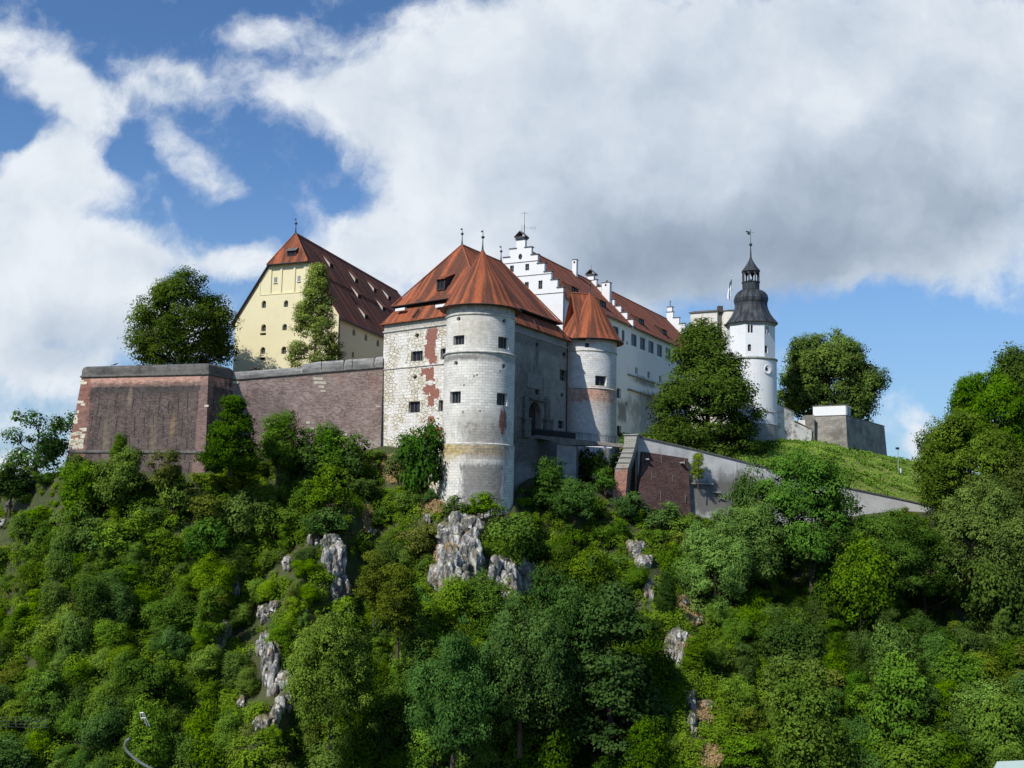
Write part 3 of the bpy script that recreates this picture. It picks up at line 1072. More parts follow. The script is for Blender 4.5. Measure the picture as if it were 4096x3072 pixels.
def broken(a, b, c, d=None):
    """slope with a gentle bell-cast foot: eave a-b, ridge points c(,d)"""
    def foot(e, r):
        p = e.lerp(r, 0.10)
        p.z = e.z + (r.z - e.z) * 0.075
        return p
    r_b = c
    r_a = d if d is not None else c
    fa, fb_ = foot(a, r_a), foot(b, r_b)
    mb.slab([a, b, fb_, fa], 0.18)
    mb.slab([fa, fb_, r_b] + ([r_a] if d is not None else []), 0.1)


broken(uL, uC, rA)
broken(uC, uR, rB, rA)
broken(uR, uD, rB)
broken(uD, uL, rA, rB)
uproof = mb.build('roof', ROOF_O, gate)
mb = MB()
for a, b_ in ((uL, rA), (uC, rA), (uR, rB), (uD, rB), (rA, rB)):
    mb.tube(a + Vector((0, 0, 0.0)), b_ + Vector((0, 0, 0.02)), 0.13, n=6)
mb.build('ridge_tiles', RIDGE, uproof)
finial(uproof, rA, 2.9, .14)
finial(uproof, rB, 2.9, .14)
# gutters: dark tubes along the upper eaves
mb = MB()
for P4 in ([uL, uC, uR, uD],):
    for i in range(4):
        a, b_ = P4[i], P4[(i + 1) % 4]
        mb.tube(a - Vector((0, 0, 0.12)), b_ - Vector((0, 0, 0.12)), 0.1, n=6)
mb.build('gutter', IRON, gate)
# dormer on the left front slope
nL = (uC - uL).cross(rA - uL).normalized()
if nL.z < 0:
    nL = -nL
outL = Vector((nL.x, nL.y, 0)).normalized()
dnL = (outL * nL.z - Vector((0, 0, 1)) * Vector((nL.x, nL.y)).length).normalized()
P = onplane(440.8, 290.3, uL.lerp(rA, 0.0), nL) + nL * 0.05
dormer(uproof, P, dnL, outL, 1.9, 1.75, ROOF_O, WOOD, run=3.6, frame=WOOD)
# little white skylight boxes under the upper eave and open hatches of the skirt roof
mb = MB()
for px, py in ((397, 308.8), (437.4, 305.0)):
    nS = (Vector((*eave_poly[0], zE)) - Vector((*eave_poly[1], zE)))
    p = onplane(px, py, gL + Vector((0, 0, 1.6)), SL.n) - SL.n * 0.9
    mb.box(p - Vector((0, 0, 0.2)), SL.u * 2.2, SL.n * 0.5, (0, 0, 0.42))
mb.build_split('vent_box', WHITEP, skirt)
mb = MB()
for S, px0, py0, s in ((SL, 413, 318, 1), (SR, 537, 324, 1), (SR, 563, 334, 1)):
    p = onplane(px0, py0, gC if S is SR else gL, S.n)
    p.z = zE + 0.35
    o = S.n * 0.02
    inn_ = -S.n * 1.0 + Vector((0, 0, 1.35))
    mb.prism([p - S.u * 0.12 + o, p + S.u * 0.12 + o, p + S.u * 0.5 + inn_ + o, p + S.u * 0.25 + inn_ + o],
             [q + S.n * 0.12 + Vector((0, 0, 0.18)) for q in (p - S.u * 0.12 + o, p + S.u * 0.12 + o, p + S.u * 0.5 + inn_ + o, p + S.u * 0.25 + inn_ + o)])
mb.build_split('roof_hatch', WOOD, skirt)

# ================================================================== BIG ROUND TOWER
tc_ = at(480.8, 320, 154.0)
TC = (tc_.x, tc_.y)
YF = TC[1] - 5.2


def zfront(px, py, Y):
    return at(px, py, Y).z


z_r1, z_r2, z_r3 = zfront(480, 313.5, YF), zfront(478, 351.8, YF), zfront(476, 443.5, YF)
z_tt = zfront(480, 304.6, YF)
R1, R2, R3 = 5.08, 5.24, 5.42
z_tb = 30.0
tower = thing('round_tower', 'big pale round tower with conical red roof rising from the rock in the centre', 'tower', (TC[0], TC[1], z_tb))
tf = lambda px, py, r=R2: Cyl(TC, r).f(*Cyl(TC, r).hit(px, py))
st = [
    (Vector((TC[0], TC[1], z_tt + .1)), (9, 9, 1.3), (0.36, 0.35, 0.32), dict(amount=0.8, soft=0.12, nsc=.8, namp=.12, boxy=True)),  # grey band under the eaves: their shade plus weathering, put into the colour
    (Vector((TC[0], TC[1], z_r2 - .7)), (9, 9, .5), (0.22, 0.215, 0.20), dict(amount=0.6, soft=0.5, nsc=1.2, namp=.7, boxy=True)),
    (tf(470, 449, R3), (5.0, 5.0, 0.75), (0.40, 0.31, 0.13), dict(amount=0.85, soft=0.3, nsc=1.0, namp=0.35, boxy=True)),
    (tf(449, 452, R3), (2.2, 3.2, 1.3), (0.42, 0.33, 0.15), dict(amount=0.6, soft=0.4, nsc=1.2, namp=0.4)),
    (tf(486, 453, R3), (2.8, 4.0, 0.9), (0.30, 0.24, 0.19), dict(amount=0.7, soft=0.35, nsc=1.4, namp=0.4, boxy=True)),
    (tf(482, 484, R3), (2.9, 3.2, 2.9), (0.17, 0.165, 0.155), dict(amount=0.85, soft=0.15, nsc=1.5, namp=0.28, boxy=True)),
    (tf(482, 434), (3.2, 4, 1.5), (0.24, 0.225, 0.20), dict(amount=0.75, soft=0.4, nsc=1.0, namp=0.4, boxy=True)),
    (tf(478, 422), (3.6, 4, 1.6), (0.33, 0.31, 0.28), dict(amount=0.55, soft=0.5, nsc=0.8, namp=0.5)),
    (tf(503, 421), (0.6, 1.1, 1.9), (0.22, 0.075, 0.05), dict(amount=0.9, soft=0.2, nsc=2.0, namp=0.35)),
    (tf(470, 331, R1), (3.2, 3, 2.2), (0.50, 0.46, 0.38), dict(amount=0.5, soft=0.4, nsc=0.9, namp=0.5)),
    (tf(462, 357), (2.6, 4, 0.35), (0.16, 0.155, 0.145), dict(amount=0.7, soft=0.5, nsc=2.2, namp=0.7, boxy=True)),
]
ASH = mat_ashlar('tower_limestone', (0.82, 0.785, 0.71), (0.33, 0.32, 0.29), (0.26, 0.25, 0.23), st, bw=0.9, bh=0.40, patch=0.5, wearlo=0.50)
TH = [
    (R1, hole(Cyl(TC, R1), 456.6, 316.5, 460.6, 321, 'round', 0.5, None, kind='oculus')),
    (R1, hole(Cyl(TC, R1), 502.6, 319, 506.8, 323.5, 'round', 0.5, None, kind='oculus')),
    (R1, hole(Cyl(TC, R1), 453.3, 335.4, 464.2, 344.6, 'rect', 0.5, (2, 0))),
    (R1, hole(Cyl(TC, R1), 498.2, 337, 508.7, 348.6, 'rect', 0.5, (2, 0))),
    (R2, hole(Cyl(TC, R2), 453.8, 360.8, 458.0, 365.4, 'round', 0.5, None, kind='oculus')),
    (R2, hole(Cyl(TC, R2), 502, 363.6, 506.2, 368.8, 'round', 0.5, None, kind='oculus')),
    (R2, hole(Cyl(TC, R2), 449.9, 391.4, 460.7, 403.2, 'rect', 0.5, (2, 0))),
    (R2, hole(Cyl(TC, R2), 496.8, 393.2, 507.2, 405.4, 'rect', 0.5, (2, 0)))]


def cyl_wall(mb, c, r, z0, z1, holes, du=0.45):
    S = Cyl(c, r)
    wall(mb, S, -math.pi * 1.5 * r, math.pi * 0.5 * r, z0, z1, holes, du=du)


mb = MB()
# split by height so that every storey keeps its own radius
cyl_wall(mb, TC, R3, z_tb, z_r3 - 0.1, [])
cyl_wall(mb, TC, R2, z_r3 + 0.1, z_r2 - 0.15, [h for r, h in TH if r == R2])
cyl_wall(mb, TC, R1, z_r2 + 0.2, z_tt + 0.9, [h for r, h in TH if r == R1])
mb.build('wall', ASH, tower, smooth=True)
for r in (R1, R2):
    windows(Cyl(TC, r), [h for q, h in TH if q == r], tower)
mb = MB()
mb.lathe(TC, [(R3, z_r3 - 0.1), (R3 + 0.03, z_r3), (R2, z_r3 + 0.14)], 72)
mb.lathe(TC, [(R2, z_r2 - 0.16), (R2 + 0.22, z_r2 - 0.02), (R2 + 0.24, z_r2 + 0.10), (R1 + 0.02, z_r2 + 0.32)], 72)
mb.lathe(TC, [(R1, z_r1 - 0.2), (R1 + 0.18, z_r1 - 0.05), (R1 + 0.2, z_r1 + 0.1), (R1 + 0.02, z_r1 + 0.22)], 72)
mb.build_split('string_course', BANDST, tower)
# small dark putlog holes and weather marks
mb = MB()
for px, py in ((464, 385), (474, 376), (477, 375), (463, 412), (480, 411), (500, 371), (448, 413)):
    S = Cyl(TC, R2)
    u_, z_ = S.hit(px, py)
    mb.face([S.f(u_ - .09, z_ - .12, -.012), S.f(u_ + .09, z_ - .12, -.012), S.f(u_ + .09, z_ + .12, -.012), S.f(u_ - .09, z_ + .12, -.012)])
mb.build_split('putlog_hole', IRON, tower)
# conical roof, slightly concave with facets
zre = zfront(482, 303.5, TC[1] - 5.9)
ztip = at(484.9, 250.9, TC[1]).z
RE = 6.02
N = 40
prof = [(RE, zre), (RE - 0.75, zre + 0.95), (RE * 0.62, zre + (ztip - zre) * 0.395), (RE * 0.36, zre + (ztip - zre) * 0.64), (0.24, ztip), (0.0, ztip + 0.05)]
mb = MB()
mb.lathe(TC, prof, N)
mb.lathe(TC, [(R1 + 0.05, zre - 0.05), (RE - 0.06, zre - 0.16), (RE, zre)], N)
cone = mb.build('roof', ROOF_O, tower)
mb = MB()
mb.lathe(TC, [(RE + 0.02, zre - 0.16), (RE + 0.1, zre - 0.05), (RE + 0.02, zre + 0.03)], N)
mb.build('gutter', IRON, cone)
finial(cone, (TC[0], TC[1], ztip), 3.3, .15)

# ================================================================== SECOND ROUND TOWER
S2 = at(588.8, 360, 189.0)
C2 = (S2.x, S2.y)
R2a, R2b = 5.02, 5.12
Yf2 = C2[1] - 5.1
z2r1 = zfront(590, 350.2, Yf2)
z2r2 = zfront(590, 388.0, Yf2)
z2b = 36.0
z2t = zfront(589, 338.5, Yf2)
tower2 = thing('small_round_tower', 'smaller round tower with red conical roof beside the footbridge, right of the gate', 'tower', (C2[0], C2[1], z2b))
t2 = lambda px, py: Cyl(C2, R2a).f(*Cyl(C2, R2a).hit(px, py))
ASH2 = mat_ashlar('second_tower_stone', (0.80, 0.79, 0.76), (0.36, 0.36, 0.36), (0.28, 0.28, 0.27), [
    (t2(594, 414), (7, 6, 4.3), (0.46, 0.46, 0.46), dict(amount=0.55, soft=0.12, nsc=0.8, namp=0.12, boxy=True)),
    (t2(594, 394), (3.6, 4, 1.2), (0.48, 0.21, 0.12), dict(amount=0.75, soft=0.4, nsc=1.2, namp=0.5, boxy=True)),
    (t2(600, 402), (2.5, 3, 2.0), (0.42, 0.30, 0.24), dict(amount=0.4, soft=0.5, nsc=1.2, namp=0.6))], bw=0.8, bh=0.38, patch=0.35, wearlo=0.50)
h2 = [hole(Cyl(C2, R2a), 595.2, 375.8, 606.6, 385.6, 'rect', 0.6, (1, 0)), hole(Cyl(C2, R2a), 584.8, 342.8, 589, 347.4, 'rect', 0.6, None, kind='opening')]
mb = MB()
cyl_wall(mb, C2, R2b, z2b, z2r2 - 0.1, [])
cyl_wall(mb, C2, R2a, z2r2 + 0.08, z2t + 1.0, h2)
mb.build('wall', ASH2, tower2, smooth=True)
windows(Cyl(C2, R2a), h2, tower2)
mb = MB()
mb.lathe(C2, [(R2b, z2r2 - 0.1), (R2b + 0.14, z2r2), (R2a, z2r2 + 0.14)], 64)
mb.lathe(C2, [(R2a, z2r1 - 0.2), (R2a + 0.15, z2r1 - 0.05), (R2a + 0.15, z2r1 + 0.08), (R2a, z2r1 + 0.2)], 64)
mb.build_split('string_course', BANDST, tower2)
z2e = zfront(589, 337.5, C2[1] - 6.2)
z2tip = at(589.6, 293.5, C2[1]).z
mb = MB()
R2E = 6.25
mb.lathe(C2, [(R2E, z2e), (R2E - 0.85, z2e + 1.1), (R2E * 0.5, z2e + (z2tip - z2e) * 0.55), (R2E * 0.27, z2e + (z2tip - z2e) * 0.83), (0.2, z2tip), (0, z2tip + .04)], 36)
mb.lathe(C2, [(R2a + 0.02, z2e - 0.05), (R2E - 0.05, z2e - 0.16), (R2E, z2e)], 36)
c2roof = mb.build('roof', ROOF_O, tower2)
mb = MB()
mb.lathe(C2, [(R2E + 0.02, z2e - 0.18), (R2E + 0.1, z2e - 0.06), (R2E + 0.02, z2e + 0.02)], 36)
mb.build('gutter', IRON, c2roof)
finial(c2roof, (C2[0], C2[1], z2tip), 2.6, 0.14)

# ================================================================== PALACE with stepped gables
K = at(563.2, 293.0, 199.0)
zK = K.z
e2 = atz(672, 341.6, zK)
pdir = (e2 - K)
pdir.z = 0
pdir.normalize()
pn = Vector((pdir.y, -pdir.x, 0))
if pn.y > 0:
    pn = -pn
gdir = -pn                                     # along the gable, away from the sunless long wall
gnorm = -pdir                                  # gable faces the camera side
SG = Plane((K.x, K.y), (K.x - pn.x * 10, K.y - pn.y * 10))
SG.u = gdir.copy()
SG.n = gnorm.copy()
SG.p0 = Vector((K.x, K.y, 0))
uapex, zr = SG.hit(520.6, 246.2)
HW = uapex
ridge0 = K + gdir * HW
ridge0.z = zr
z_pb = 38.0
SP = Plane((K.x, K.y), (e2.x, e2.y))
SP.p0 = Vector((K.x, K.y, 0))
SP.u = pdir.copy()
SP.n = pn.copy()
# lengths
midn = gdir
nR = pn
uEnd = SP.hit(690.5, 349)[0]
ridge_end = onplane(666.5, 314.5, ridge0, nR)
LP = (ridge_end - ridge0).dot(pdir)
palace = thing('palace_wing', 'long white castle wing with stepped gables, dormers and a red tiled roof behind the gatehouse', 'castle building', (K.x, K.y, z_pb))
palst = [(SP.f(*SP.hit(655, 401)), (9, 9, 1.6), (0.14, 0.135, 0.125), dict(amount=0.9, soft=0.5, nsc=0.5, namp=0.6)),
         (SP.f(*SP.hit(645, 410)), (12, 12, 2.6), (0.28, 0.275, 0.26), dict(amount=0.8, soft=0.5, nsc=0.4, namp=0.5)),
         (SP.f(*SP.hit(645, 382)), (7, 7, 0.9), (0.17, 0.165, 0.155), dict(amount=0.8, soft=0.5, nsc=0.7, namp=0.6)),
         (SP.f(*SP.hit(622, 412)), (2.2, 2.2, 2.0), (0.17, 0.165, 0.16), dict(amount=0.8, soft=0.3, nsc=0.7, namp=0.3, boxy=True)),
         (SP.f(*SP.hit(652, 430)), (12, 12, 2.6), (0.30, 0.295, 0.28), dict(amount=0.75, soft=0.5, nsc=0.4, namp=0.5))]
PALW = mat_plaster('palace_white_plaster', (0.85, 0.85, 0.83), (0.55, 0.55, 0.54), 0.25, palst)
hp = []
for q in ((613.3, 325.8, 618.7, 337), (622, 329.4, 624.6, 342.5), (631.3, 333.5, 636.8, 347), (640, 336.8, 645.4, 350.6), (648.5, 340.5, 653.8, 353.8), (657, 344, 662.3, 357.4), (665.5, 347.2, 670.6, 360.4), (674, 350.4, 679, 363.2)):
    hp.append(hole(SP, q[0], q[1] + 0.8, q[2], q[3] - 0.8, 'rect', 0.28, (3, 0) if q[2] - q[0] > 4 else (1, 0)))
for q in ((626.3, 341.6, 628.2, 344.6),):
    hp.append(hole(SP, *q, 'rect', 0.4, None, kind='opening'))
for q in ((635.4, 367.4, 637.9, 373.9), (647.6, 371.6, 650.2, 378.0), (659.3, 375.8, 661.6, 382.6), (671, 380, 673.2, 386.4)):
    hp.append(hole(SP, *q, 'rect', 0.5, (1, 0)))
for q in ((616.8, 388.3, 620.8, 398.2), (625.6, 402.0, 627.2, 405.4), (611.5, 426.6, 615.5, 434.6), (616.8, 425.8, 621.2, 436)):
    hp.append(hole(SP, *q, 'rect', 0.5, (1, 0)))
mb = MB()
wall(mb, SP, 0, LP + 26, z_pb, zK - 0.02, hp)
q0 = K + gdir * 2 * HW
mb.face([q0.xy.to_3d() + Vector((0, 0, z_pb)), (q0 + pdir * (LP + 26)).xy.to_3d() + Vector((0, 0, z_pb)), (q0 + pdir * (LP + 26)).xy.to_3d() + Vector((0, 0, zK)), q0.xy.to_3d() + Vector((0, 0, zK))])
mb.build('wall', PALW, palace)
windows(SP, hp, palace)
mb = MB()
z_a, z_b = SP.hit(640, 378.4)[1], SP.hit(640, 393)[1]
uA, uB = SP.hit(627.6, 385)[0], LP + 26
course(mb, SP, uA, uB, z_a - 0.2, z_a + 0.15, 0.45)
course(mb, SP, uA, uB, z_b - 0.2, z_b + 0.15, 0.7)
mb.build_split('string_course', BANDGR, palace)

# gable front: wall with steps (u from the right corner leftwards)
steps_px = [(564.3, 287.2), (557.5, 279.4), (551.3, 271.3), (544.5, 263.0), (537.7, 254.3), (531.5, 246.9), (525.2, 239.2)]
su = [SG.hit(*p) for p in steps_px]


def stepped(parent, base, zbase_of, nst, half, zeave, zridge, pedestal, th, holes=(), wallmat=WHITE, capmat=COPING, over=0.9, full_to=None, halfs=(1, 1)):
    """stepped gable slab standing in the plane through base (a point on the right corner line)"""
    pass


def gable_slab(parent, o, steps, half, zlow, th, mats, copm, name='stepped_gable'):
    """o: corner point (u=0); steps: [(u_right, z_top)] from eave to apex; mirrored about u=half"""
    S = Plane((0, 0), (1, 0))
    S.p0, S.u, S.n = Vector((o.x, o.y, 0)), gdir.copy(), gnorm.copy()
    mb, cp = MB(), MB()
    n = len(steps)
    for i, (u_, z_) in enumerate(steps):
        un = steps[i + 1][0] if i + 1 < n else half
        for a, b in ((u_, un), (2 * half - un, 2 * half - u_)):
            if i == n - 1 and a > half - 1e-6:
                continue
            if i == n - 1:
                a, b = u_, 2 * half - u_
            fr = [S.f(a, zlow, 0), S.f(b, zlow, 0), S.f(b, zlow, th), S.f(a, zlow, th)]
            tp = [S.f(a, z_, 0), S.f(b, z_, 0), S.f(b, z_, th), S.f(a, z_, th)]
            mb.face([fr[0], fr[1], tp[1], tp[0]])
            mb.face([fr[2], fr[3], tp[3], tp[2]])
            mb.face([fr[1], fr[2], tp[2], tp[1]])
            mb.face([fr[3], fr[0], tp[0], tp[3]])
            mb.face(tp)
            g = 0.16
            cb = [S.f(a - g, z_, -g), S.f(b + g, z_, -g), S.f(b + g, z_, th + g), S.f(a - g, z_, th + g)]
            cp.prism(cb, [q + Vector((0, 0, 0.13)) for q in cb])
    ob = mb.build(name, mats, parent)
    cp.build('coping', copm, ob)
    return ob, S


stp = [(max(0.0, u), z) for u, z in su]
gz0 = z_pb
hg = [hole(SG, 518.3, 253.6, 522.2, 259.8, 'round', 0.35, (1, 0)),
      hole(SG, 525.3, 263.9, 529.1, 270.4, 'rect', 0.25, (1, 1)),
      hole(SG, 510.0, 265.6, 513.8, 272, 'rect', 0.25, (1, 1)),
      hole(SG, 538.4, 280.5, 542.4, 289.0, 'rect', 0.25, (1, 1)),
      hole(SG, 524.7, 282, 528.7, 290.4, 'rect', 0.25, (1, 1)),
      hole(SG, 510.9, 283.5, 514.8, 291.9, 'rect', 0.25, (1, 1)),
      hole(SG, 497.2, 285, 501, 293.3, 'rect', 0.25, (1, 1))]
# the gable wall is cut in columns so that each column stops at its own step
mb, cp = MB(), MB()
cols = []
ns_ = len(stp)
for i, (u_, z_) in enumerate(stp):
    un = stp[i + 1][0] if i + 1 < ns_ else None
    if un is None:
        cols.append((u_, 2 * HW - u_, z_))
    else:
        cols.append((u_, un, z_))
        cols.append((2 * HW - un, 2 * HW - u_, z_))
cols.sort()
TH_G = 0.75
us_all = sorted(set([c[0] for c in cols] + [cols[-1][1], 0.0, 2 * HW] + [h[k] for h in hg for k in ('u0', 'u1')]))
zs_all = sorted(set([gz0] + [c[2] for c in cols] + [h[k] for h in hg for k in ('v0', 'v1')]))


def coltop(u):
    for a, b, z in cols:
        if a - 1e-6 <= u <= b + 1e-6:
            return z
    return zK


for ua, ub in zip(us_all[:-1], us_all[1:]):
    if ub - ua < 1e-5:
        continue
    um = (ua + ub) / 2
    zt = coltop(um)
    for za, zb in zip(zs_all[:-1], zs_all[1:]):
        if zb > zt + 1e-6 or zb - za < 1e-5:
            continue
        if any(h['u0'] < um < h['u1'] and h['v0'] < (za + zb) / 2 < h['v1'] for h in hg):
            continue
        mb.face([SG.f(ua, za), SG.f(ub, za), SG.f(ub, zb), SG.f(ua, zb)], [(ua, za), (ub, za), (ub, zb), (ua, zb)])
    mb.face([SG.f(ua, gz0, TH_G), SG.f(ub, gz0, TH_G), SG.f(ub, zt, TH_G), SG.f(ua, zt, TH_G)])
hgt = MB()
wall(mb, SG, 0, 1, gz0, gz0 + 1, hg, fill_only=True)
for k, (a, b, z) in enumerate(cols):
    zl = coltop(a - 0.05) if k > 0 else zK
    zr_ = coltop(b + 0.05) if k < len(cols) - 1 else zK
    for uu, zz in ((a, zl), (b, zr_)):
        if z > zz + 1e-4:
            mb.face([SG.f(uu, zz), SG.f(uu, zz, TH_G), SG.f(uu, z, TH_G), SG.f(uu, z)])
    g = 0.17
    cb = [SG.f(a - g, z, -g), SG.f(b + g, z, -g), SG.f(b + g, z, TH_G + g), SG.f(a - g, z, TH_G + g)]
    cp.prism(cb, [q + Vector((0, 0, 0.14)) for q in cb])
mb.face([SG.f(0, gz0), SG.f(0, gz0, TH_G), SG.f(0, coltop(0.05), TH_G), SG.f(0, coltop(0.05))])
gab = mb.build('stepped_gable', WHITE, palace)
cp.build('coping', COPING, gab)
windows(SG, hg, gab, default_bar=BARS)
mb = MB()
for (px, py) in ((530, 261.3), (540, 274.4), (550, 293.4)):
    z_ = SG.hit(px, py)[1]
    ua = next((u for u, z in stp if z > z_), 0)
    ua = min([u for u, z in stp if z > z_] or [0])
    course(mb, SG, ua, 2 * HW - ua, z_ - 0.1, z_ + 0.1, 0.12)
mb.build_split('string_course', BANDGR, gab)


def aedicule(parent, c, w_, h0, mat=WHITE):
    """pedestal with a small tent-shaped canopy and point"""
    mb = MB()
    up_ = Vector((0, 0, 1))
    mb.box(c, pdir * w_ * 0.7, gdir * w_, up_ * h0)
    ob = mb.build('gable_pedestal', mat, parent)
    mb = MB()
    t = c + up_ * h0
    b4 = [t - gdir * w_ * .78 - pdir * w_ * .6, t - gdir * w_ * .78 + pdir * w_ * .6, t + gdir * w_ * .78 + pdir * w_ * .6, t + gdir * w_ * .78 - pdir * w_ * .6]
    mb.prism(b4, [p + up_ * 0.16 for p in b4])
    lo_ = [p + up_ * 0.16 for p in b4]
    for sgn in (-1, 1):
        e0, e1 = (lo_[0], lo_[1]) if sgn < 0 else (lo_[3], lo_[2])
        r0, r1 = t - pdir * w_ * .6 + up_ * (w_ * 0.78), t + pdir * w_ * .6 + up_ * (w_ * 0.78)
        mb.prism([e0, e1, e1 + up_ * .14, e0 + up_ * .14], [r0, r1, r1 + up_ * .16, r0 + up_ * .16])
    mb.tube(t + up_ * 0.1, t + up_ * (w_ * 0.6), w_ * .16, w_ * .08)
    mb.tube(t + up_ * (w_ * 0.7), t + up_ * (w_ * 0.7 + 1.7), 0.06, 0.02)
    mb.build('gable_canopy', COPING, ob)
    return ob


zp = SG.hit(520.6, 239.2)[1]
top_c = SG.f(HW, zp, TH_G / 2)
aedicule(gab, top_c, 1.55, 0.25)
# aerial mast on the gable top
mb = MB()
mt_ = at(524.2, 235.5, top_c.y + 1.5)
tp_ = at(525.9, 211.5, top_c.y + 1.5)
mb.tube(mt_, Vector((mt_.x, mt_.y, tp_.z)), 0.055, 0.035, 6)
mb.tube(Vector((mt_.x - .8, mt_.y, tp_.z - .35)), Vector((mt_.x + .8, mt_.y, tp_.z - .35)), 0.03, n=5)
mb.tube(Vector((mt_.x, mt_.y, mt_.z + 1.6)), Vector((mt_.x + 2.4, mt_.y, mt_.z + 1.55)), 0.02, n=5)
for k in range(3):
    mb.tube(Vector((mt_.x + 1.2 + k * .5, mt_.y, mt_.z + 1.2)), Vector((mt_.x + 1.2 + k * .5, mt_.y, mt_.z + 2.0)), 0.018, n=5)
mb.tube(Vector((mt_.x, mt_.y, mt_.z)), Vector((mt_.x, mt_.y, mt_.z + 2.2)), 0.09, n=6)
mb.build('aerial_mast', IRON, gab)

# main roof of the palace
zrid = zr
ov = 0.75
sl = (zrid - zK) / HW


def roofP(u, s, lift=0.0):
    """point on the camera-side slope: u along, s inwards from the eave"""
    return Vector((K.x, K.y, zK + sl * s + lift)) + pdir * u + gdir * s


mb = MB()
mb.slab([roofP(0.8, -ov), roofP(LP, -ov), roofP(LP, HW), roofP(0.8, HW)], 0.22)
mb.slab([roofP(0.8, HW), roofP(LP, HW), Vector((K.x, K.y, zK - sl * ov)) + pdir * LP + gdir * (2 * HW + ov), Vector((K.x, K.y, zK - sl * ov)) + pdir * 0.8 + gdir * (2 * HW + ov)], 0.22)
proof = mb.build('roof', ROOF_P, palace)
mb = MB()
mb.tube(roofP(0.8, HW), roofP(LP, HW), 0.17, n=6)
mb.build('ridge_tiles', RIDGE, proof)
mb = MB()
mb.tube(roofP(0.8, -ov - 0.05, -0.12), roofP(LP, -ov - 0.05, -0.12), 0.13, n=6)
for k in range(28):
    p = roofP(1.5 + k * (LP - 2) / 28, 0.5, 0.1)
    mb.box(p, pdir * 0.45, gdir * 0.05, (0, 0, 0.12))
mb.build('gutter', IRON, proof)
rnrm = Vector((0, 0, 1)) * 1 + pn * sl
rnrm.normalize()
pdn = (pn * rnrm.z - Vector((0, 0, 1)) * Vector((rnrm.x, rnrm.y)).length).normalized()


def onroof(px, py):
    return onplane(px, py, roofP(0, 0), rnrm)


for (px, py) in ((575, 293.6), (603, 306.8), (641.5, 324.4), (664.5, 334.8)):
    dormer(proof, onroof(px, py) + rnrm * 0.05, pdn, pn, 3.2, 1.15, ROOF_P, PALST if False else WOOD, run=3.4, frame=WOOD)
# small slab chimney near the ridge


def chimney(px, py, w_, d_, top_py, mat=WHITE, cap=COPING, pot=False):
    b0 = onroof(px, py)
    zt = onplane(px, top_py, b0, pn).z
    mb = MB()
    b0.z -= 1.0
    mb.box(b0, pdir * w_, gdir * d_, (0, 0, zt - b0.z))
    ob = mb.build('chimney', mat, proof)
    mb = MB()
    t = Vector((b0.x, b0.y, zt))
    mb.box(t, pdir * (w_ + .2), gdir * (d_ + .2), (0, 0, 0.14))
    if pot:
        mb.tube(t + Vector((0, 0, .1)), t + Vector((0, 0, .7)), 0.22, 0.18)
    mb.build('chimney_cap', cap, ob)
    mb = MB()
    q = t - pdir * (w_ / 2 + 0.02) - Vector((0, 0, 0.75))
    mb.face([q - gdir * .2, q + gdir * .2, q + gdir * .2 + Vector((0, 0, .45)), q - gdir * .2 + Vector((0, 0, .45))])
    mb.build('flue_opening', GLASS, ob)
    return ob


chimney(575.0, 274.6, 0.9, 1.0, 260.2)
chimney(606.6, 298.6, 1.2, 1.9, 283.2, pot=True)
# fire wall with steps in mid roof


def fire_gable(px0, stepz, name='stepped_gable', pedestal=True, lowering=0):
    """stepped fire wall across the roof; px0: pixel on ridge where it starts; stepz: [(px right edge, py top)] from ridge outwards"""
    u0 = (onplane(px0[0], px0[1], ridge0, nR) - ridge0).dot(pdir)
    o = K + pdir * u0
    S = Plane((0, 0), (1, 0))
    S.p0, S.u, S.n = Vector((o.x, o.y, 0)), gdir.copy(), gnorm.copy()
    pts = sorted([S.hit(*q) for q in stepz])
    th = 0.7
    mb, cp = MB(), MB()
    cols2 = []
    for i, (u, z) in enumerate(pts):
        un = pts[i + 1][0] if i + 1 < len(pts) else None
        if un is None:
            cols2.append((u, 2 * HW - u, z))
        else:
            cols2.append((u, un, z))
            cols2.append((2 * HW - un, 2 * HW - u, z))
    for a, b, z in cols2:
        zl = zK - 1.5 if a < HW else zK - 1.5
        zl = zK + sl * min(max(0, a), max(0, 2 * HW - b)) - 1.2
        fr = [S.f(a, zl, 0), S.f(b, zl, 0), S.f(b, zl, th), S.f(a, zl, th)]
        mb.prism(fr, [S.f(a, z, 0), S.f(b, z, 0), S.f(b, z, th), S.f(a, z, th)])
        g = 0.16
        cb = [S.f(a - g, z, -g), S.f(b + g, z, -g), S.f(b + g, z, th + g), S.f(a - g, z, th + g)]
        cp.prism(cb, [q + Vector((0, 0, 0.14)) for q in cb])
    ob = mb.build(name, WHITE, palace)
    cp.build('coping', COPING, ob)
    return ob, S, max(p[1] for p in pts)


fw1, Sf1, zt1 = fire_gable((590.8, 279.2), [(633, 319.4), (627.2, 312.2), (621, 305.8), (614.4, 299.4), (608, 292.6), (601.5, 286.4), (596.5, 279.6)])
aedicule(fw1, Sf1.f(HW, zt1, 0.35), 1.5, 1.15)
fw2, Sf2, zt2 = fire_gable((669.8, 316), [(697, 336.5), (691.0, 330), (685, 323.6), (679.2, 317.6), (673.2, 311.8)])
mb = MB()
t = Sf2.f(HW, zt2, 0.35)
mb.box(t, pdir * 1.0, gdir * 1.35, (0, 0, 1.35))
ped = mb.build('gable_pedestal', WHITE, fw2)
mb = MB()
mb.box(t + Vector((0, 0, 1.35)), pdir * 1.3, gdir * 1.75, (0, 0, .16))
mb.tube(t + Vector((0, 0, 1.5)), t + Vector((0, 0, 3.1)), 0.12, 0.10)
mb.tube(t + Vector((0, 0, 3.0)), t + Vector((0, 0, 3.15)), 0.22, 0.22)
mb.build('gable_canopy', COPING, ped)
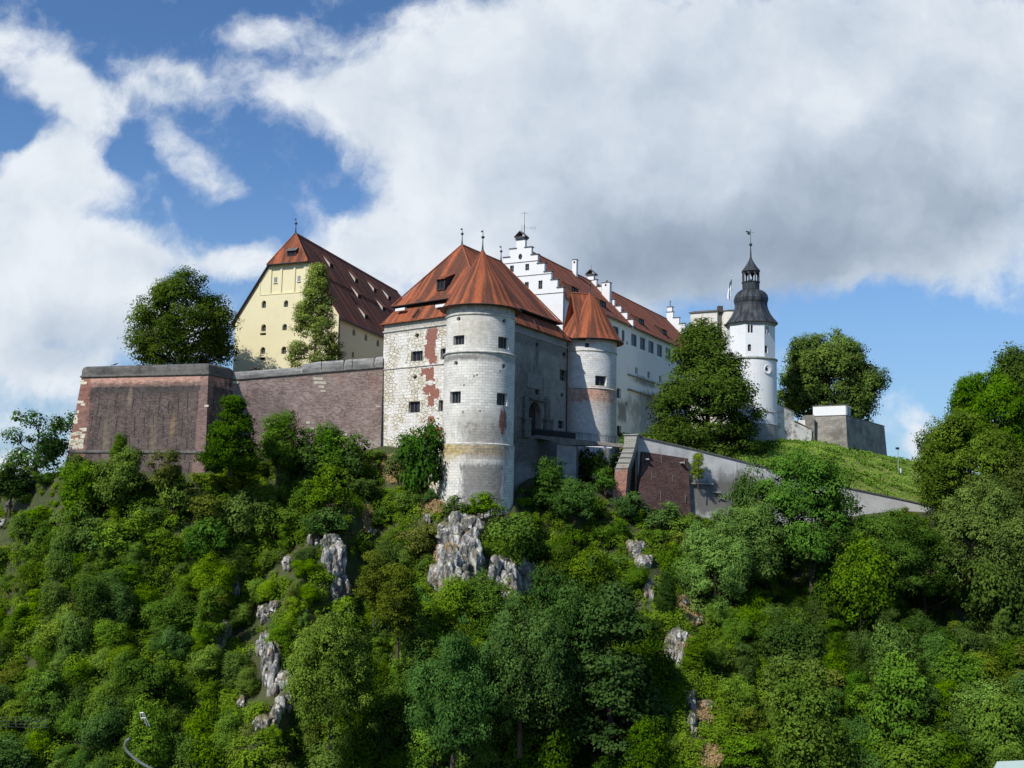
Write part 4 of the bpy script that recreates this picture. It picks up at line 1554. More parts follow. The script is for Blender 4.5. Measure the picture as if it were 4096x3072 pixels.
# lower roof continuing beyond the far gable
mb = MB()
dz = -1.3
a0, a1 = LP + 1.2, LP + 26
mb.slab([roofP(a0, -ov, dz), roofP(a1, -ov, dz), roofP(a1, HW, dz), roofP(a0, HW, dz)], 0.22)
bk = lambda u: Vector((K.x, K.y, zK - sl * ov + dz)) + pdir * u + gdir * (2 * HW + ov)
mb.slab([roofP(a0, HW, dz), roofP(a1, HW, dz), bk(a1), bk(a0)], 0.22)
mb.build('roof', ROOF_P, palace)
# link roof behind the small round tower
mb = MB()
lc = Vector((C2[0], C2[1], 0))
r1_ = Vector((C2[0], C2[1], z2tip - 0.15))
r0_ = atz(571, 292.6, z2tip - 0.15)
ld_ = (r0_ - r1_)
ld_.z = 0
lL = ld_.length
ld_.normalize()
ls = Vector((-ld_.y, ld_.x, 0))
if ls.y > 0:
    ls = -ls
for s_ in (1, -1):
    mb.slab([r1_ + ld_ * lL, r1_, r1_ + ls * s_ * 4.4 - Vector((0, 0, z2tip - z2e)), r1_ + ld_ * lL * 1.1 + ls * s_ * 4.4 - Vector((0, 0, z2tip - z2e))], 0.2)
mb.build('link_roof', ROOF_O, tower2)
mb = MB()
mb.tube(r1_ + ld_ * lL, r1_, 0.15, n=6)
mb.build('ridge_tiles', RIDGE, tower2)

# ================================================================== GRANARY (cream gable building)
nC = at(339.0, 312.9, 186.0)
zN = nC.z
nL_ = atz(235.6, 319.3, zN)
longd = Vector((math.cos(R_(75.5)), math.sin(R_(75.5)), 0))
frd = (nL_ - nC)
frd.z = 0
NW = frd.length
frd.normalize()
SN = Plane((nL_.x, nL_.y), (nC.x, nC.y))
SN.u = -frd
SN.p0 = Vector((nL_.x, nL_.y, 0))
SN.n = Vector((SN.u.y, -SN.u.x, 0))
if SN.n.y > 0:
    SN.n = -SN.n
SNs = Plane((nC.x, nC.y), (nC.x + longd.x, nC.y + longd.y))
SNs.n = Vector((longd.y, -longd.x, 0))
SNs.u = longd.copy()
midf = (nL_ + nC) / 2
sdn = Vector((longd.y, -longd.x, 0))
nap = onplane(295.5, 234.8, midf, sdn)
zRid = nap.z
hipback = (nap - midf).dot(longd)
nend = onplane(395.9, 289.4, midf, sdn)
NL = (nend - midf).dot(longd) + 2
NL2 = NL + 6
zH = SN.hit(287, 262.5)[1]
gran = thing('granary', 'cream granary with half hipped red roof and rows of small windows behind the wall', 'castle building', (midf.x, midf.y, 48.0))
fr_h = (zH - zN) / (zRid - zN)
hw = NW / 2
uHL, uHR = hw * fr_h, NW - hw * fr_h
pan = []
uu = lambda px, py: SN.hit(px, py)[0]
zz = lambda px, py: SN.hit(px, py)[1]
holes_n = [hole(SN, 271.2, 264.3, 280.0, 293.2, 'arch', 0.22, None, kind='blind_arch', pane=CREAM),
           hole(SN, 281.8, 262.9, 293.2, 292.4, 'arch', 0.22, None, kind='blind_arch', pane=CREAM),
           hole(SN, 295.0, 262.4, 303.3, 291.8, 'arch', 0.22, None, kind='blind_arch', pane=CREAM)]
for q in ((261.7, 300.5, 266, 307.9), (283.8, 300.2, 288.2, 306.9), (261.2, 324.2, 266, 331.3), (282.3, 323.8, 287, 330.3), (260.4, 347, 265.2, 353.9), (281.3, 346.4, 286.2, 353.9),
          (304.5, 323.2, 309.2, 329.7), (303.5, 345.6, 308.4, 352.9)):
    holes_n.append(hole(SN, *q, 'arch', 0.5, (2, 3)))
for q in ((260, 332.8, 266, 335.2), (259.5, 357.2, 265.2, 360)):
    holes_n.append(hole(SN, *q, 'rect', 0.45, None, kind='vent_slit'))
mb = MB()
zB0 = 48.0
wall(mb, SN, 0, NW, zB0, zN, [h for h in holes_n if h['v1'] < zN])
# upper trapezoid, cut in strips that follow the verge
up_h = [h for h in holes_n if h['v1'] >= zN]
zsu = sorted(set([zN, zH] + [h[k] for h in up_h for k in ('v0', 'v1')]))
zsu = [z for z in zsu if zN <= z <= zH]
verge = lambda z: hw * (z - zN) / (zRid - zN)
core0, core1 = uHL, uHR
for za, zb in zip(zsu[:-1], zsu[1:]):
    core0, core1 = verge(zb), NW - verge(zb)
    usn = sorted(set([core0, core1] + [h[k] for h in up_h for k in ('u0', 'u1')]))
    usn = [u for u in usn if core0 - 1e-6 <= u <= core1 + 1e-6]
    for ua, ub in zip(usn[:-1], usn[1:]):
        um = (ua + ub) / 2
        if any(h['u0'] < um < h['u1'] and h['v0'] < (za + zb) / 2 < h['v1'] for h in up_h):
            continue
        mb.face([SN.f(ua, za), SN.f(ub, za), SN.f(ub, zb), SN.f(ua, zb)], [(ua, za), (ub, za), (ub, zb), (ua, zb)])
    for s_ in (0, 1):
        q = [(verge(za), za), (core0, za), (core0, zb), (verge(zb), zb)]
        if s_:
            q = [(NW - a, b) for a, b in q]
        if abs(q[2][0] - q[3][0]) < 1e-4:
            q = q[:3]
        if abs(q[0][0] - q[1][0]) < 1e-5:
            continue
        mb.face([SN.f(*p) for p in q], q)
wall(mb, SN, 0, 1, zN, zN + 1, up_h, fill_only=True)
# side and back walls
hs = [hole(SNs, *q, 'arch', 0.5, (1, 0)) for q in ((352.6, 329, 355.4, 335.6), (364.6, 334, 367.2, 340.8), (376.6, 339.8, 379.2, 346.6), (351.8, 351.6, 354.2, 357.8))]
wall(mb, SNs, 0, NL2, zB0, zN, hs)
bL, bR = nL_ + longd * NL2, nC + longd * NL2
for a, b_ in ((nL_, bL), (bL, bR)):
    mb.face([(a.x, a.y, zB0), (b_.x, b_.y, zB0), (b_.x, b_.y, zN), (a.x, a.y, zN)])
mb.build('wall', CREAM, gran)
windows(SN, holes_n, gran)
windows(SNs, hs, gran)
# small attic windows sitting inside the blind arches, and raised slanted panels
for q in ((273.5, 277, 276.6, 282.6), (297, 275.6, 299.8, 281.2)):
    h = hole(SN, *q, 'rect', 0.0)
    mb = MB()
    sbox(mb, SN, h['u0'] - .1, h['u1'] + .1, h['v0'] - .12, h['v0'], 0.0, 0.26)
    for i in range(1, 3):
        uq = h['u0'] + (h['u1'] - h['u0']) * i / 3
        sbox(mb, SN, uq - .03, uq + .03, h['v0'], h['v1'], -0.14, 0.2)
    fr = mb.build('window', WFRAME, gran)
    mb = MB()
    mb.face([SN.f(h['u0'], h['v0'], .19), SN.f(h['u1'], h['v0'], .19), SN.f(h['u1'], h['v1'], .19), SN.f(h['u0'], h['v1'], .19)])
    mb.build('pane', plain('window_grey_pane', (0.16, 0.16, 0.165), 0.4) if 'window_grey_pane' not in MATS else MATS['window_grey_pane'], fr)
mb = MB()
for pts in ([(260.3, 293.9), (260.6, 283), (268.8, 270.4), (269.0, 269.6), (259.8, 283), (259.6, 293.9)], [(305.3, 264), (305.6, 291.6), (306.3, 291.6), (306.0, 264)]):
    up = [SN.hit(*p) for p in pts]
    mb.prism([SN.f(u, z, 0.01) for u, z in up], [SN.f(u, z, -0.08) for u, z in up])
mb.build_split('pilaster_strip', CREAM, gran)
mb = MB()
sbox(mb, SN, uu(259.6, 294.3), uu(306, 292.2), zz(283, 293.9), zz(283, 293.1), 0.07)
mb.build('string_course', CREAM, gran)
# roof
ovn = 0.7
sln = (zRid - zN) / hw
eR = lambda u, s=0.0: Vector((nC.x, nC.y, zN + sln * s)) + longd * u + frd * s
eL = lambda u, s=0.0: Vector((nL_.x, nL_.y, zN + sln * s)) + longd * u - frd * s
fo = -0.35
hs_ = hw * fr_h
mb = MB()
rk = 0.52 * hw
dzst = 0.28
mb.slab([eR(fo, -ovn), eR(NL2 + .3, -ovn), eR(NL2 + .3, rk) , eR(fo, rk)], 0.25)
up_ = Vector((0, 0, dzst))
mb.slab([eR(fo, rk - .35) + up_, eR(NL2 + .3, rk - .35) + up_, eR(NL2 - 7, hw) + up_, eR(hipback, hw) + up_, eR(fo, hs_) + up_], 0.3)
mb.slab([eL(NL2 + .3, -ovn), eL(fo, -ovn), eL(fo, hs_), eL(hipback, hw), eL(NL2 - 7, hw)], 0.25)
mb.slab([eL(NL2 + .3, -ovn), eR(NL2 + .3, -ovn), eR(NL2 - 7, hw)], 0.2)
groof = mb.build('roof', ROOF_R, gran)
mb = MB()
hl_, hr_ = eL(fo - .3, hs_ - .35), eR(fo - .3, hs_ - .35)
apx = eR(hipback, hw) + up_ + Vector((0, 0, 0.06))
mb.slab([hl_ + up_, hr_ + up_, apx], 0.16)
mb.build('hip_roof', ROOF_O, groof)
mb = MB()
mb.tube(hl_ + up_ - Vector((0, 0, .12)), hr_ + up_ - Vector((0, 0, .12)), 0.14, n=6)
mb.tube(eL(fo - .05, -ovn), eL(fo - .05, hs_), 0.12, n=6)
mb.tube(eR(fo, -ovn - .05) - Vector((0, 0, .1)), eR(NL2, -ovn - .05) - Vector((0, 0, .1)), 0.13, n=6)
mb.tube(eR(0.2, -0.15) - Vector((0, 0, .4)), eR(0.2, -0.15) - Vector((0, 0, 16)), 0.09, n=6)
mb.build('gutter', IRON, groof)
mb = MB()
mb.tube(hr_ + up_, apx, 0.14, n=6)
mb.tube(hl_ + up_, apx, 0.14, n=6)
mb.tube(apx, eR(NL2 - 7, hw) + up_, 0.14, n=6)
mb.build('ridge_tiles', RIDGE, groof)
finial(groof, apx, 2.9, 0.15)
gn = (Vector((0, 0, 1)) - frd * sln).normalized()
gdn = (-frd * gn.z - Vector((0, 0, 1)) * Vector((gn.x, gn.y)).length).normalized()
DCHK = plain('dormer_cheek_plaster', (0.50, 0.47, 0.42), vary=.15)
for (px, py) in ((331.5, 268.2), (356.6, 283.0), (375.2, 292.6), (389.6, 300.4), (359.4, 298.6), (384.0, 311.2), (366.4, 319.2)):
    upper = py < 300.5 and not (px < 362 and py > 290)
    p = onplane(px, py, eR(0, 0) + (up_ if upper else Vector((0, 0, 0))), gn)
    dormer(groof, p + gn * 0.03, gdn, -frd, 1.1, 0.72, ROOF_R, DCHK, run=3.3, frame=WOOD)
# dormer on the front hip
hn = (hr_ - hl_).cross(apx - hl_).normalized()
if hn.z < 0:
    hn = -hn
ho = Vector((hn.x, hn.y, 0)).normalized()
hdn = (ho * hn.z - Vector((0, 0, 1)) * Vector((hn.x, hn.y)).length).normalized()
p = onplane(291.4, 256.0, hl_ + up_, hn)
dormer(groof, p + hn * 0.04, hdn, ho, 2.0, 0.95, COPING, WOOD, run=1.8, frame=WOOD)

# ================================================================== BASTION (brick) and CURTAIN WALL
def mat_brickwall(name, dark, mid, redc, stain_shades=(), cracks=True, lichen=0.5):
    mt, n, b = new_mat(name)
    uv = uvc(n)
    pos = wpos(n)
    br, fac = courses(n, uv, 0.62, 0.24, (1.1, 1.08, 1.05), (0.55, 0.52, 0.54), (1.25, 1.2, 1.15), 0.022)
    col = n.mix(n.ss(n.noise(uv, 0.35, 7.0, 0.72), 0.36, 0.62), dark, mid)
    mottled = n.ss(n.noise(n.map(uv, scale=(2.2, 5.5, 1)), 1.0, 3.0, 0.6), 0.44, 0.6)
    col = n.mix(n.m('MULTIPLY', mottled, 0.55), col, [x * 1.45 for x in mid])
    rd = n.ss(n.noise(n.vm('ADD', uv, (7, 3, 0)), 0.22, 6.0, 0.65), 0.54, 0.68)
    col = n.mix(n.m('MULTIPLY', rd, 0.55), col, redc)
    sp = n.ss(n.noise(uv, 5.0, 3.0, 0.6), 0.60, 0.70)
    col = n.mix(n.m('MULTIPLY', sp, 0.45), col, (0.42, 0.38, 0.36))
    if cracks:
        s = n.node('ShaderNodeSeparateXYZ')
        n.l.new(uv, s.inputs[0])
        wob = n.m('MULTIPLY', n.noise(uv, 0.4, 2.0), 0.5)
        row = n.m('FLOOR', n.m('MULTIPLY', s.outputs[1], 0.28))
        fr = n.m('FRACT', n.m('MULTIPLY', n.m('ADD', n.m('ADD', s.outputs[0], wob), n.m('MULTIPLY', row, 0.83)), 0.62))
        cl = n.ss(n.m('ABSOLUTE', n.m('SUBTRACT', fr, 0.5)), 0.055, 0.02)
        fy = n.m('FRACT', n.m('MULTIPLY', s.outputs[1], 0.28))
        gate_ = n.m('MULTIPLY', n.ss(fy, 0.04, 0.1), n.ss(n.noise(n.map(uv, scale=(0.9, 0.35, 1)), 1.0, 3.0), 0.36, 0.5))
        col = n.mix(n.m('MULTIPLY', n.m('MULTIPLY', cl, gate_), 0.95), col, (0.018, 0.015, 0.015))
    for s in stain_shades:
        col = stain(n, col, pos, *s[:3], **s[3])
    col = n.mix(0.85, col, br, 'MULTIPLY')
    ws = n.ss(n.noise(n.map(n.vm('ADD', uv, (2, 8, 0)), scale=(2.2, .35, 1)), 1.0, 6.0, .7), .60, .74)
    col = n.mix(n.m('MULTIPLY', ws, .5), col, [min(1, x * 2.4) for x in mid])
    n.put(b.inputs['Base Color'], col)
    bump(n, b, n.m('ADD', n.m('SUBTRACT', 1.0, fac), n.noise(uv, 5.0, 4.0)), 0.6, 0.05)
    return mt


bC = at(208.3, 373.7, 158.5)
zBm = bC.z
bL_ = atz(82.0, 376.6, zBm)
bR_ = at(231.7, 380.0, 164.2)
back = Vector((0.15, 1, 0)).normalized()
dL = (bR_ - bC)
bLb = Vector((bL_.x - 6, bL_.y + 30, zBm))
bRb = bR_ + Vector((-2, 24, 0))
bast = [(bL_.x, bL_.y), (bC.x, bC.y), (bR_.x, bR_.y), (bRb.x, bRb.y), (bLb.x, bLb.y)]
bastion = thing('brick_bastion', 'big sloping dark brick bastion with a rounded grey parapet at the left', 'fortification', (bC.x, bC.y, 30))
SBf = Plane((bL_.x, bL_.y), (bC.x, bC.y))
bf = lambda px, py: SBf.f(*SBf.hit(px, py))
zPl = onplane(206.6, 453.4, bf(207, 453) + SBf.n * 1.1, SBf.n).z
bst = [(bf(150, 380), (12, 6, 1.0), (0.60, 0.36, 0.28), dict(amount=0.9, soft=0.10, nsc=0.9, namp=0.22, boxy=True)),
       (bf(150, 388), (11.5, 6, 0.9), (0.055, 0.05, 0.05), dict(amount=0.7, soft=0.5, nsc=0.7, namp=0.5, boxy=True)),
       (bf(79, 395), (2.0, 6, 9), (0.30, 0.14, 0.105), dict(amount=0.85, soft=0.15, nsc=0.8, namp=0.3, boxy=True)),
       (bf(74, 430), (2.6, 6, 4.5), (0.28, 0.155, 0.12), dict(amount=0.85, soft=0.15, nsc=0.8, namp=0.3, boxy=True)),
       (bf(204, 415), (0.9, 4, 9), (0.27, 0.18, 0.155), dict(amount=0.75, soft=0.2, nsc=0.8, namp=0.35, boxy=True)),
       (bf(174, 428), (0.35, 4, 2.0), (0.30, 0.20, 0.10), dict(amount=0.6, soft=0.5, nsc=1.0, namp=0.2)),
       (bf(131, 395), (0.35, 4, 1.6), (0.26, 0.20, 0.14), dict(amount=0.6, soft=0.5, nsc=1.0, namp=0.2)),
       (bf(108, 440), (0.6, 4, 3.0), (0.22, 0.19, 0.12), dict(amount=0.5, soft=0.5, nsc=1.0, namp=0.3)),
       (bf(155, 440), (0.5, 4, 4.0), (0.24, 0.19, 0.13), dict(amount=0.4, soft=0.5, nsc=1.0, namp=0.3))]
BRK1 = mat_brickwall('brick_dark_purplish', (0.055, 0.044, 0.040), (0.130, 0.100, 0.088), (0.16, 0.09, 0.07), bst)
mb = MB()
rings(mb, bast, [(1.15 + 1.9, 28), (1.15, zPl), (0.0, zBm)], cap=False)
mb.build('wall', BRK1, bastion)
mb = MB()
rings(mb, bast, [(1.12, zPl - 0.1), (1.36, zPl), (1.36, zPl + 0.25), (1.05, zPl + 0.42)], cap=False)
rings(mb, bast, [(-0.02, zBm - 0.3), (0.28, zBm - 0.12), (0.28, zBm + 0.08), (0.05, zBm + 0.2)], cap=False)
mb.build_split('string_course', COPING, bastion)
PARA = mat_ashlar('parapet_stone_dark', (0.17, 0.16, 0.145), (0.045, 0.044, 0.04), (0.045, 0.043, 0.04), (), bw=1.4, bh=0.6, patch=0.95, wearlo=.40)
zt_ = zfront(150, 365.0, 163)
mb = MB()
hcap = 1.75
rings(mb, bast, [(0.06, zBm + 0.1), (0.06, zBm + hcap * .55), (-0.12, zBm + hcap * .8), (-0.5, zBm + hcap * .95), (-1.1, zBm + hcap), (-2.1, zBm + hcap), (-2.1, zBm - 0.5)], cap=True)
mb.build('parapet', PARA, bastion, smooth=True)
# pale ashlar blocks set in the left corner
mb = MB()
rr = random.Random(3)
WST = plain('quoin_block_cream', (0.62, 0.57, 0.44), 0.85, vary=0.2)


def faceblock(px, py, w_, h_):
    """block on the battered front"""
    u_, z_ = SBf.hit(px, py)
    k = (zBm - z_) / (zBm - zPl)
    u_, z_ = u_, z_
    p = onplane(px, py, bf(150, 415) + SBf.n * (1.15 * k), SBf.n)
    k = (zBm - p.z) / (zBm - zPl)
    p = onplane(px, py, Vector((bL_.x, bL_.y, 0)) + SBf.n * (1.15 * k), SBf.n)
    tilt = Vector((0, 0, 1)) * 1 - SBf.n * (1.15 / (zBm - zPl))
    a = p - SBf.u * w_ / 2 - tilt * h_ / 2
    q = [a, a + SBf.u * w_, a + SBf.u * w_ + tilt * h_, a + tilt * h_]
    mb.prism([v - SBf.n * 0.1 for v in q], [v + SBf.n * 0.025 for v in q])


for (px, py, w_, h_) in ((83.5, 383, 1.3, .42), (82, 381, .7, .3), (80.5, 402, 1.2, .4), (83, 404.6, .8, .35), (78, 411.8, .45, .4), (76, 416.5, .5, .5), (75.8, 419.6, .8, .55), (75.4, 422.4, .9, .4)):
    faceblock(px, py, w_, h_)
for i in range(34):
    py = 428.5 + rr.random() * 21
    x0 = 74 - (py - 428) * 0.20
    faceblock(x0 + rr.random() * (13 if py < 440 else 11), py, rr.uniform(.5, 1.1), rr.uniform(.28, .5))
for q in ((206.5, 405.8, .7, .3),):
    faceblock(*q, )
mb.build_split('quoin_block', WST, bastion)

# curtain wall between bastion and gatehouse
cA = at(231.0, 380.2, 164.5)
cB = SL.f(0.15, 0, 0)
cBz = onplane(386.6, 367.7, SL.f(0.1, 50), Vector((0, -1, 0))).z
cB = Vector((cB.x, cB.y - 0.2, at(386.6, 367.7, cB.y).z))
SCu = Plane((cA.x, cA.y), (cB.x, cB.y))
cf = lambda px, py: SCu.f(*SCu.hit(px, py))
cst = [(cf(262, 415), (4, 4, 4), (0.16, 0.125, 0.12), dict(amount=0.6, soft=0.4, nsc=0.5, namp=0.6)),
       (cf(372, 447), (4, 4, 1.2), (0.48, 0.44, 0.38), dict(amount=0.8, soft=0.2, nsc=0.8, namp=0.4))]
BRK2 = mat_brickwall('brick_faded_pink', (0.20, 0.145, 0.125), (0.34, 0.265, 0.235), (0.30, 0.17, 0.13), cst, cracks=False)
curtain = thing('curtain_wall', 'long faded pinkish brick curtain wall between the bastion and the gatehouse', 'fortification', ((cA.x + cB.x) / 2, cA.y, 32))
mb = MB()
NSEG = 10
cbk = Vector((0, 3.0, 0))


def clerp(t, dz=0.0, out=0.0):
    p = cA.lerp(cB, t)
    return Vector((p.x, p.y, p.z + dz)) + SCu.n * out


for i in range(NSEG):
    a, b_ = i / NSEG, (i + 1) / NSEG
    p, q = clerp(a), clerp(b_)
    pb, qb = Vector((p.x, p.y, 32)) + SCu.n * 1.4, Vector((q.x, q.y, 32)) + SCu.n * 1.4
    L = SCu.L
    mb.face([pb, qb, q, p], [(a * L, 32), (b_ * L, 32), (b_ * L, q.z), (a * L, p.z)])
mb.face([clerp(0), clerp(1), clerp(1) + cbk, clerp(0) + cbk])
mb.face([clerp(0) + cbk, clerp(1) + cbk, Vector((clerp(1).x, clerp(1).y + 3, 32)), Vector((clerp(0).x, clerp(0).y + 3, 32))])
mb.build('wall', BRK2, curtain)
mb = MB()
for (z0, z1, o0, o1) in ((-0.18, -0.02, 0.0, 0.2), (-0.02, 0.1, 0.2, 0.2), (0.1, 0.2, 0.2, 0.0)):
    mb.face([clerp(0, z0, o0), clerp(1, z0, o0), clerp(1, z1, o1), clerp(0, z1, o1)])
mb.build('string_course', COPING, curtain)


def ct(px):
    lo_, hi_ = 0.0, 1.0
    for _ in range(30):
        m_ = (lo_ + hi_) / 2
        if proj(clerp(m_))[0] < px:
            lo_ = m_
        else:
            hi_ = m_
    return lo_


mb = MB()


def cap_piece(x0, x1, y_l, y_r, shoulder):
    """rounded coping piece from pixel x0 to x1 with top rows y_l,y_r"""
    t0, t1 = ct(x0), ct(x1)
    za = at(x0, y_l, clerp(t0).y).z - clerp(t0).z
    zb = at(x1, y_r, clerp(t1).y).z - clerp(t1).z
    prof = [(0.0, 0.12), (0.02, 0.45), (-0.12, 0.78), (-0.5, 0.97), (-1.1, 1.0), (-1.9, 1.0), (-1.9, 0.0)]
    ts = [0, 0.5, 1.0]
    hs_ = [za, (za + zb) / 2, zb]
    if shoulder:
        ts = [0, 0.12, 0.3, 1.0]
        hs_ = [za * 0.55, za * 0.85, za, zb]
    P = []
    for t, h in zip(ts, hs_):
        tt = t0 + (t1 - t0) * t
        P.append([clerp(tt, h * k if k > 0.12 else 0.12, o) for o, k in prof])
    for i in range(len(P) - 1):
        for j in range(len(prof) - 1):
            mb.face([P[i][j], P[i + 1][j], P[i + 1][j + 1], P[i][j + 1]])
    mb.face(P[0])
    mb.face(P[-1])


cap_piece(231.5, 301.3, 371.6, 366.4, False)
cap_piece(301.6, 320.3, 363.6, 360.6, False)
cap_piece(313.6, 320.8, 361.4, 360.4, True)
cap_piece(321.6, 343.0, 360.8, 359.4, False)
cap_piece(343.6, 351.6, 359.2, 358.2, True)
cap_piece(352.4, 373.4, 358.6, 357.0, False)
cap_piece(374.0, 382.6, 356.6, 355.6, True)
cap_piece(383.4, 388.5, 356.0, 355.4, False)
PARA2 = mat_ashlar('parapet_stone_grey', (0.40, 0.385, 0.36), (0.13, 0.125, 0.12), (0.10, 0.10, 0.095), (), bw=1.6, bh=0.5, patch=0.85, wearlo=0.42)
mb.build('parapet', PARA2, curtain)
mb = MB()
for (px, py, w_, h_) in ((235.5, 383.6, .9, .35), (246, 430, .7, .5), (251, 431, .6, .4), (318, 380, 1.6, .4), (320, 384, 1.9, .4), (321, 388, .9, .4), (323, 392, .8, .3), (311, 431, .9, .5), (308, 424, .6, .4), (378, 409, .7, .5), (268, 425, .5, .3), (345, 436, .6, .4)):
    u_, z_ = SCu.hit(px, py)
    k = (54 - z_) / 22 * 1.4
    p = SCu.f(u_, z_, -k)
    a = p - SCu.u * w_ / 2
    q = [a, a + SCu.u * w_, a + SCu.u * w_ + Vector((0, 0, h_)), a + Vector((0, 0, h_))]
    mb.prism([v - SCu.n * .15 for v in q], [v + SCu.n * .06 for v in q])
mb.build_split('quoin_block', WST, curtain)

# ================================================================== CHAPEL TOWER
CH = at(751.0, 340, 207.0)
CC = (CH.x, CH.y)
pm = 1050 / 207.0
zc_ = lambda py: at(751.5, py, CC[1]).z
zfr = lambda py, r: at(751.5, py, CC[1] - r).z
ctw = thing('chapel_tower', 'slender white tower with a dark onion dome and open lantern at the right', 'tower', (CC[0], CC[1], 40))
Ro, Rc = 4.75, 4.95
zo0, zo1 = zfr(356.5, 4.7), zfr(320.2, 4.5)
angs8 = [R_(-90 + 19.5 + 45 * k) for k in range(8)]
oct_pts = [(CC[0] + Ro * math.cos(a), CC[1] + Ro * math.sin(a)) for a in angs8]
mb = MB()
planes = []
for k in range(8):
    S = Plane(oct_pts[k], oct_pts[(k + 1) % 8])
    S.n = Vector((S.u.y, -S.u.x, 0))
    planes.append(S)
front, rightf = planes[7], planes[0]
hf = [hole(front, 747.7, 324.6, 750.0, 332.6, 'arch', 0.35, None, kind='window'), hole(front, 750.6, 324.7, 752.9, 332.7, 'arch', 0.35, None, kind='window'),
      hole(front, 747.7, 344.0, 751.2, 351.0, 'arch', 0.35, (1, 1))]
hrf = [hole(rightf, 765.3, 325.8, 766.9, 334.4, 'arch', 0.35, None, kind='window'), hole(rightf, 767.3, 326.0, 768.9, 334.6, 'arch', 0.35, None, kind='window'),
       hole(rightf, 764.6, 345.2, 767.7, 352.8, 'arch', 0.35, (1, 1))]
for k, S in enumerate(planes):
    hh = hf if k == 7 else hrf if k == 0 else []
    wall(mb, S, 0, S.L, zo0, zo1, hh)
mb2 = MB()
# cylinder shaft
zst1, zst2 = zfr(411, 4.95), zfr(423.5, 4.95)
SCc = Cyl(CC, Rc)
cyl_wall(mb, CC, Rc, 40, zo0 - 0.3, [], du=0.6)
cyl_wall(mb, CC, Rc + 0.12, 39.9, zst1, [], du=0.6)
mb.build('wall', CHAPEL, ctw, smooth=False)
for S, hh in ((front, hf), (rightf, hrf)):
    windows(S, hh, ctw)
mb = MB()
mb.lathe(CC, [(Rc, zo0 - 0.5), (Rc + 0.22, zo0 - 0.3), (Rc + 0.24, zo0 - 0.1), (Rc - 0.35, zo0 + 0.12)], 48)
rings(mb, ccw(oct_pts), [(0.02, zo1 - 0.75), (0.28, zo1 - 0.45), (0.30, zo1 - 0.2), (0.45, zo1)], cap=False)
mb.lathe(CC, [(Rc + .12, zst2 - .1), (Rc + .28, zst2), (Rc + .12, zst2 + .16)], 48)
mb.lathe(CC, [(Rc + .12, zst1 - .1), (Rc + .26, zst1), (Rc, zst1 + .16)], 48)
mb.build_split('string_course', BANDGR, ctw)
mb = MB()
STB = mat_ashlar('shaft_base_stone', (0.42, 0.41, 0.39), (0.20, 0.195, 0.185), (0.15, 0.15, 0.14), (), bw=0.8, bh=0.4, patch=0.7)
cyl_wall(mb, CC, Rc + 0.22, 39.8, zst2 - 0.1, [], du=0.6)
mb.build('stone_base', STB, ctw)
# round deep-set oculus on the shaft
u_, z_ = SCc.hit(767.4, 369.4)
p = SCc.f(u_, z_, -0.02)
on = Vector((math.cos(u_ / Rc), math.sin(u_ / Rc), 0))
ot = Vector((-on.y, on.x, 0))
mb = MB()
K_ = 20
ring_o = [p + on * 0.05 + (ot * math.cos(2 * math.pi * i / K_) * 0.92 + Vector((0, 0, 1)) * math.sin(2 * math.pi * i / K_) * 1.0) for i in range(K_)]
ring_m = [p + on * 0.16 + (ot * math.cos(2 * math.pi * i / K_) * 0.80 + Vector((0, 0, 1)) * math.sin(2 * math.pi * i / K_) * 0.88) for i in range(K_)]
ring_i = [p - on * 0.02 + on * 0.04 + (ot * (math.cos(2 * math.pi * i / K_) * 0.28) + Vector((0, 0, 1)) * math.sin(2 * math.pi * i / K_) * 0.36) - ot * 0.2 for i in range(K_)]
for i in range(K_):
    j = (i + 1) % K_
    mb.face([ring_o[i], ring_o[j], ring_m[j], ring_m[i]])
    mb.face([ring_m[i], ring_m[j], ring_i[j], ring_i[i]])
oc = mb.build('oculus', CHAPEL, ctw)
mb = MB()
mb.face([q + on * 0.02 for q in ring_i])
mb.build('pane', GLASS, oc)
# octagonal bell-shaped dome


def oct_lathe(prof):
    mb = MB()
    tot = 0
    for k in range(len(prof) - 1):
        (r0, z0), (r1, z1) = prof[k], prof[k + 1]
        for i in range(8):
            a, b_ = angs8[i], angs8[i] + R_(45)
            sub = 3
            for s_ in range(sub):
                # straight facets, gently bulged
                def pt(r, z, t):
                    A = Vector((CC[0] + r * math.cos(a), CC[1] + r * math.sin(a), z))
                    B = Vector((CC[0] + r * math.cos(b_), CC[1] + r * math.sin(b_), z))
                    q = A.lerp(B, t)
                    d = Vector((q.x - CC[0], q.y - CC[1], 0))
                    return q + d * (0.02 * 4 * t * (1 - t))
                t0, t1 = s_ / sub, (s_ + 1) / sub
                q = [pt(r0, z0, t0), pt(r0, z0, t1), pt(r1, z1, t1), pt(r1, z1, t0)]
                sw = 3.6
                uv_ = [((i + t0) * sw, tot), ((i + t1) * sw, tot), ((i + t1) * sw, tot + math.hypot(r1 - r0, z1 - z0)), ((i + t0) * sw, tot + math.hypot(r1 - r0, z1 - z0))]
                if r1 < 0.02:
                    q, uv_ = q[:3], uv_[:3]
                mb.face(q, uv_)
        tot += math.hypot(r1 - r0, z1 - z0)
    return mb


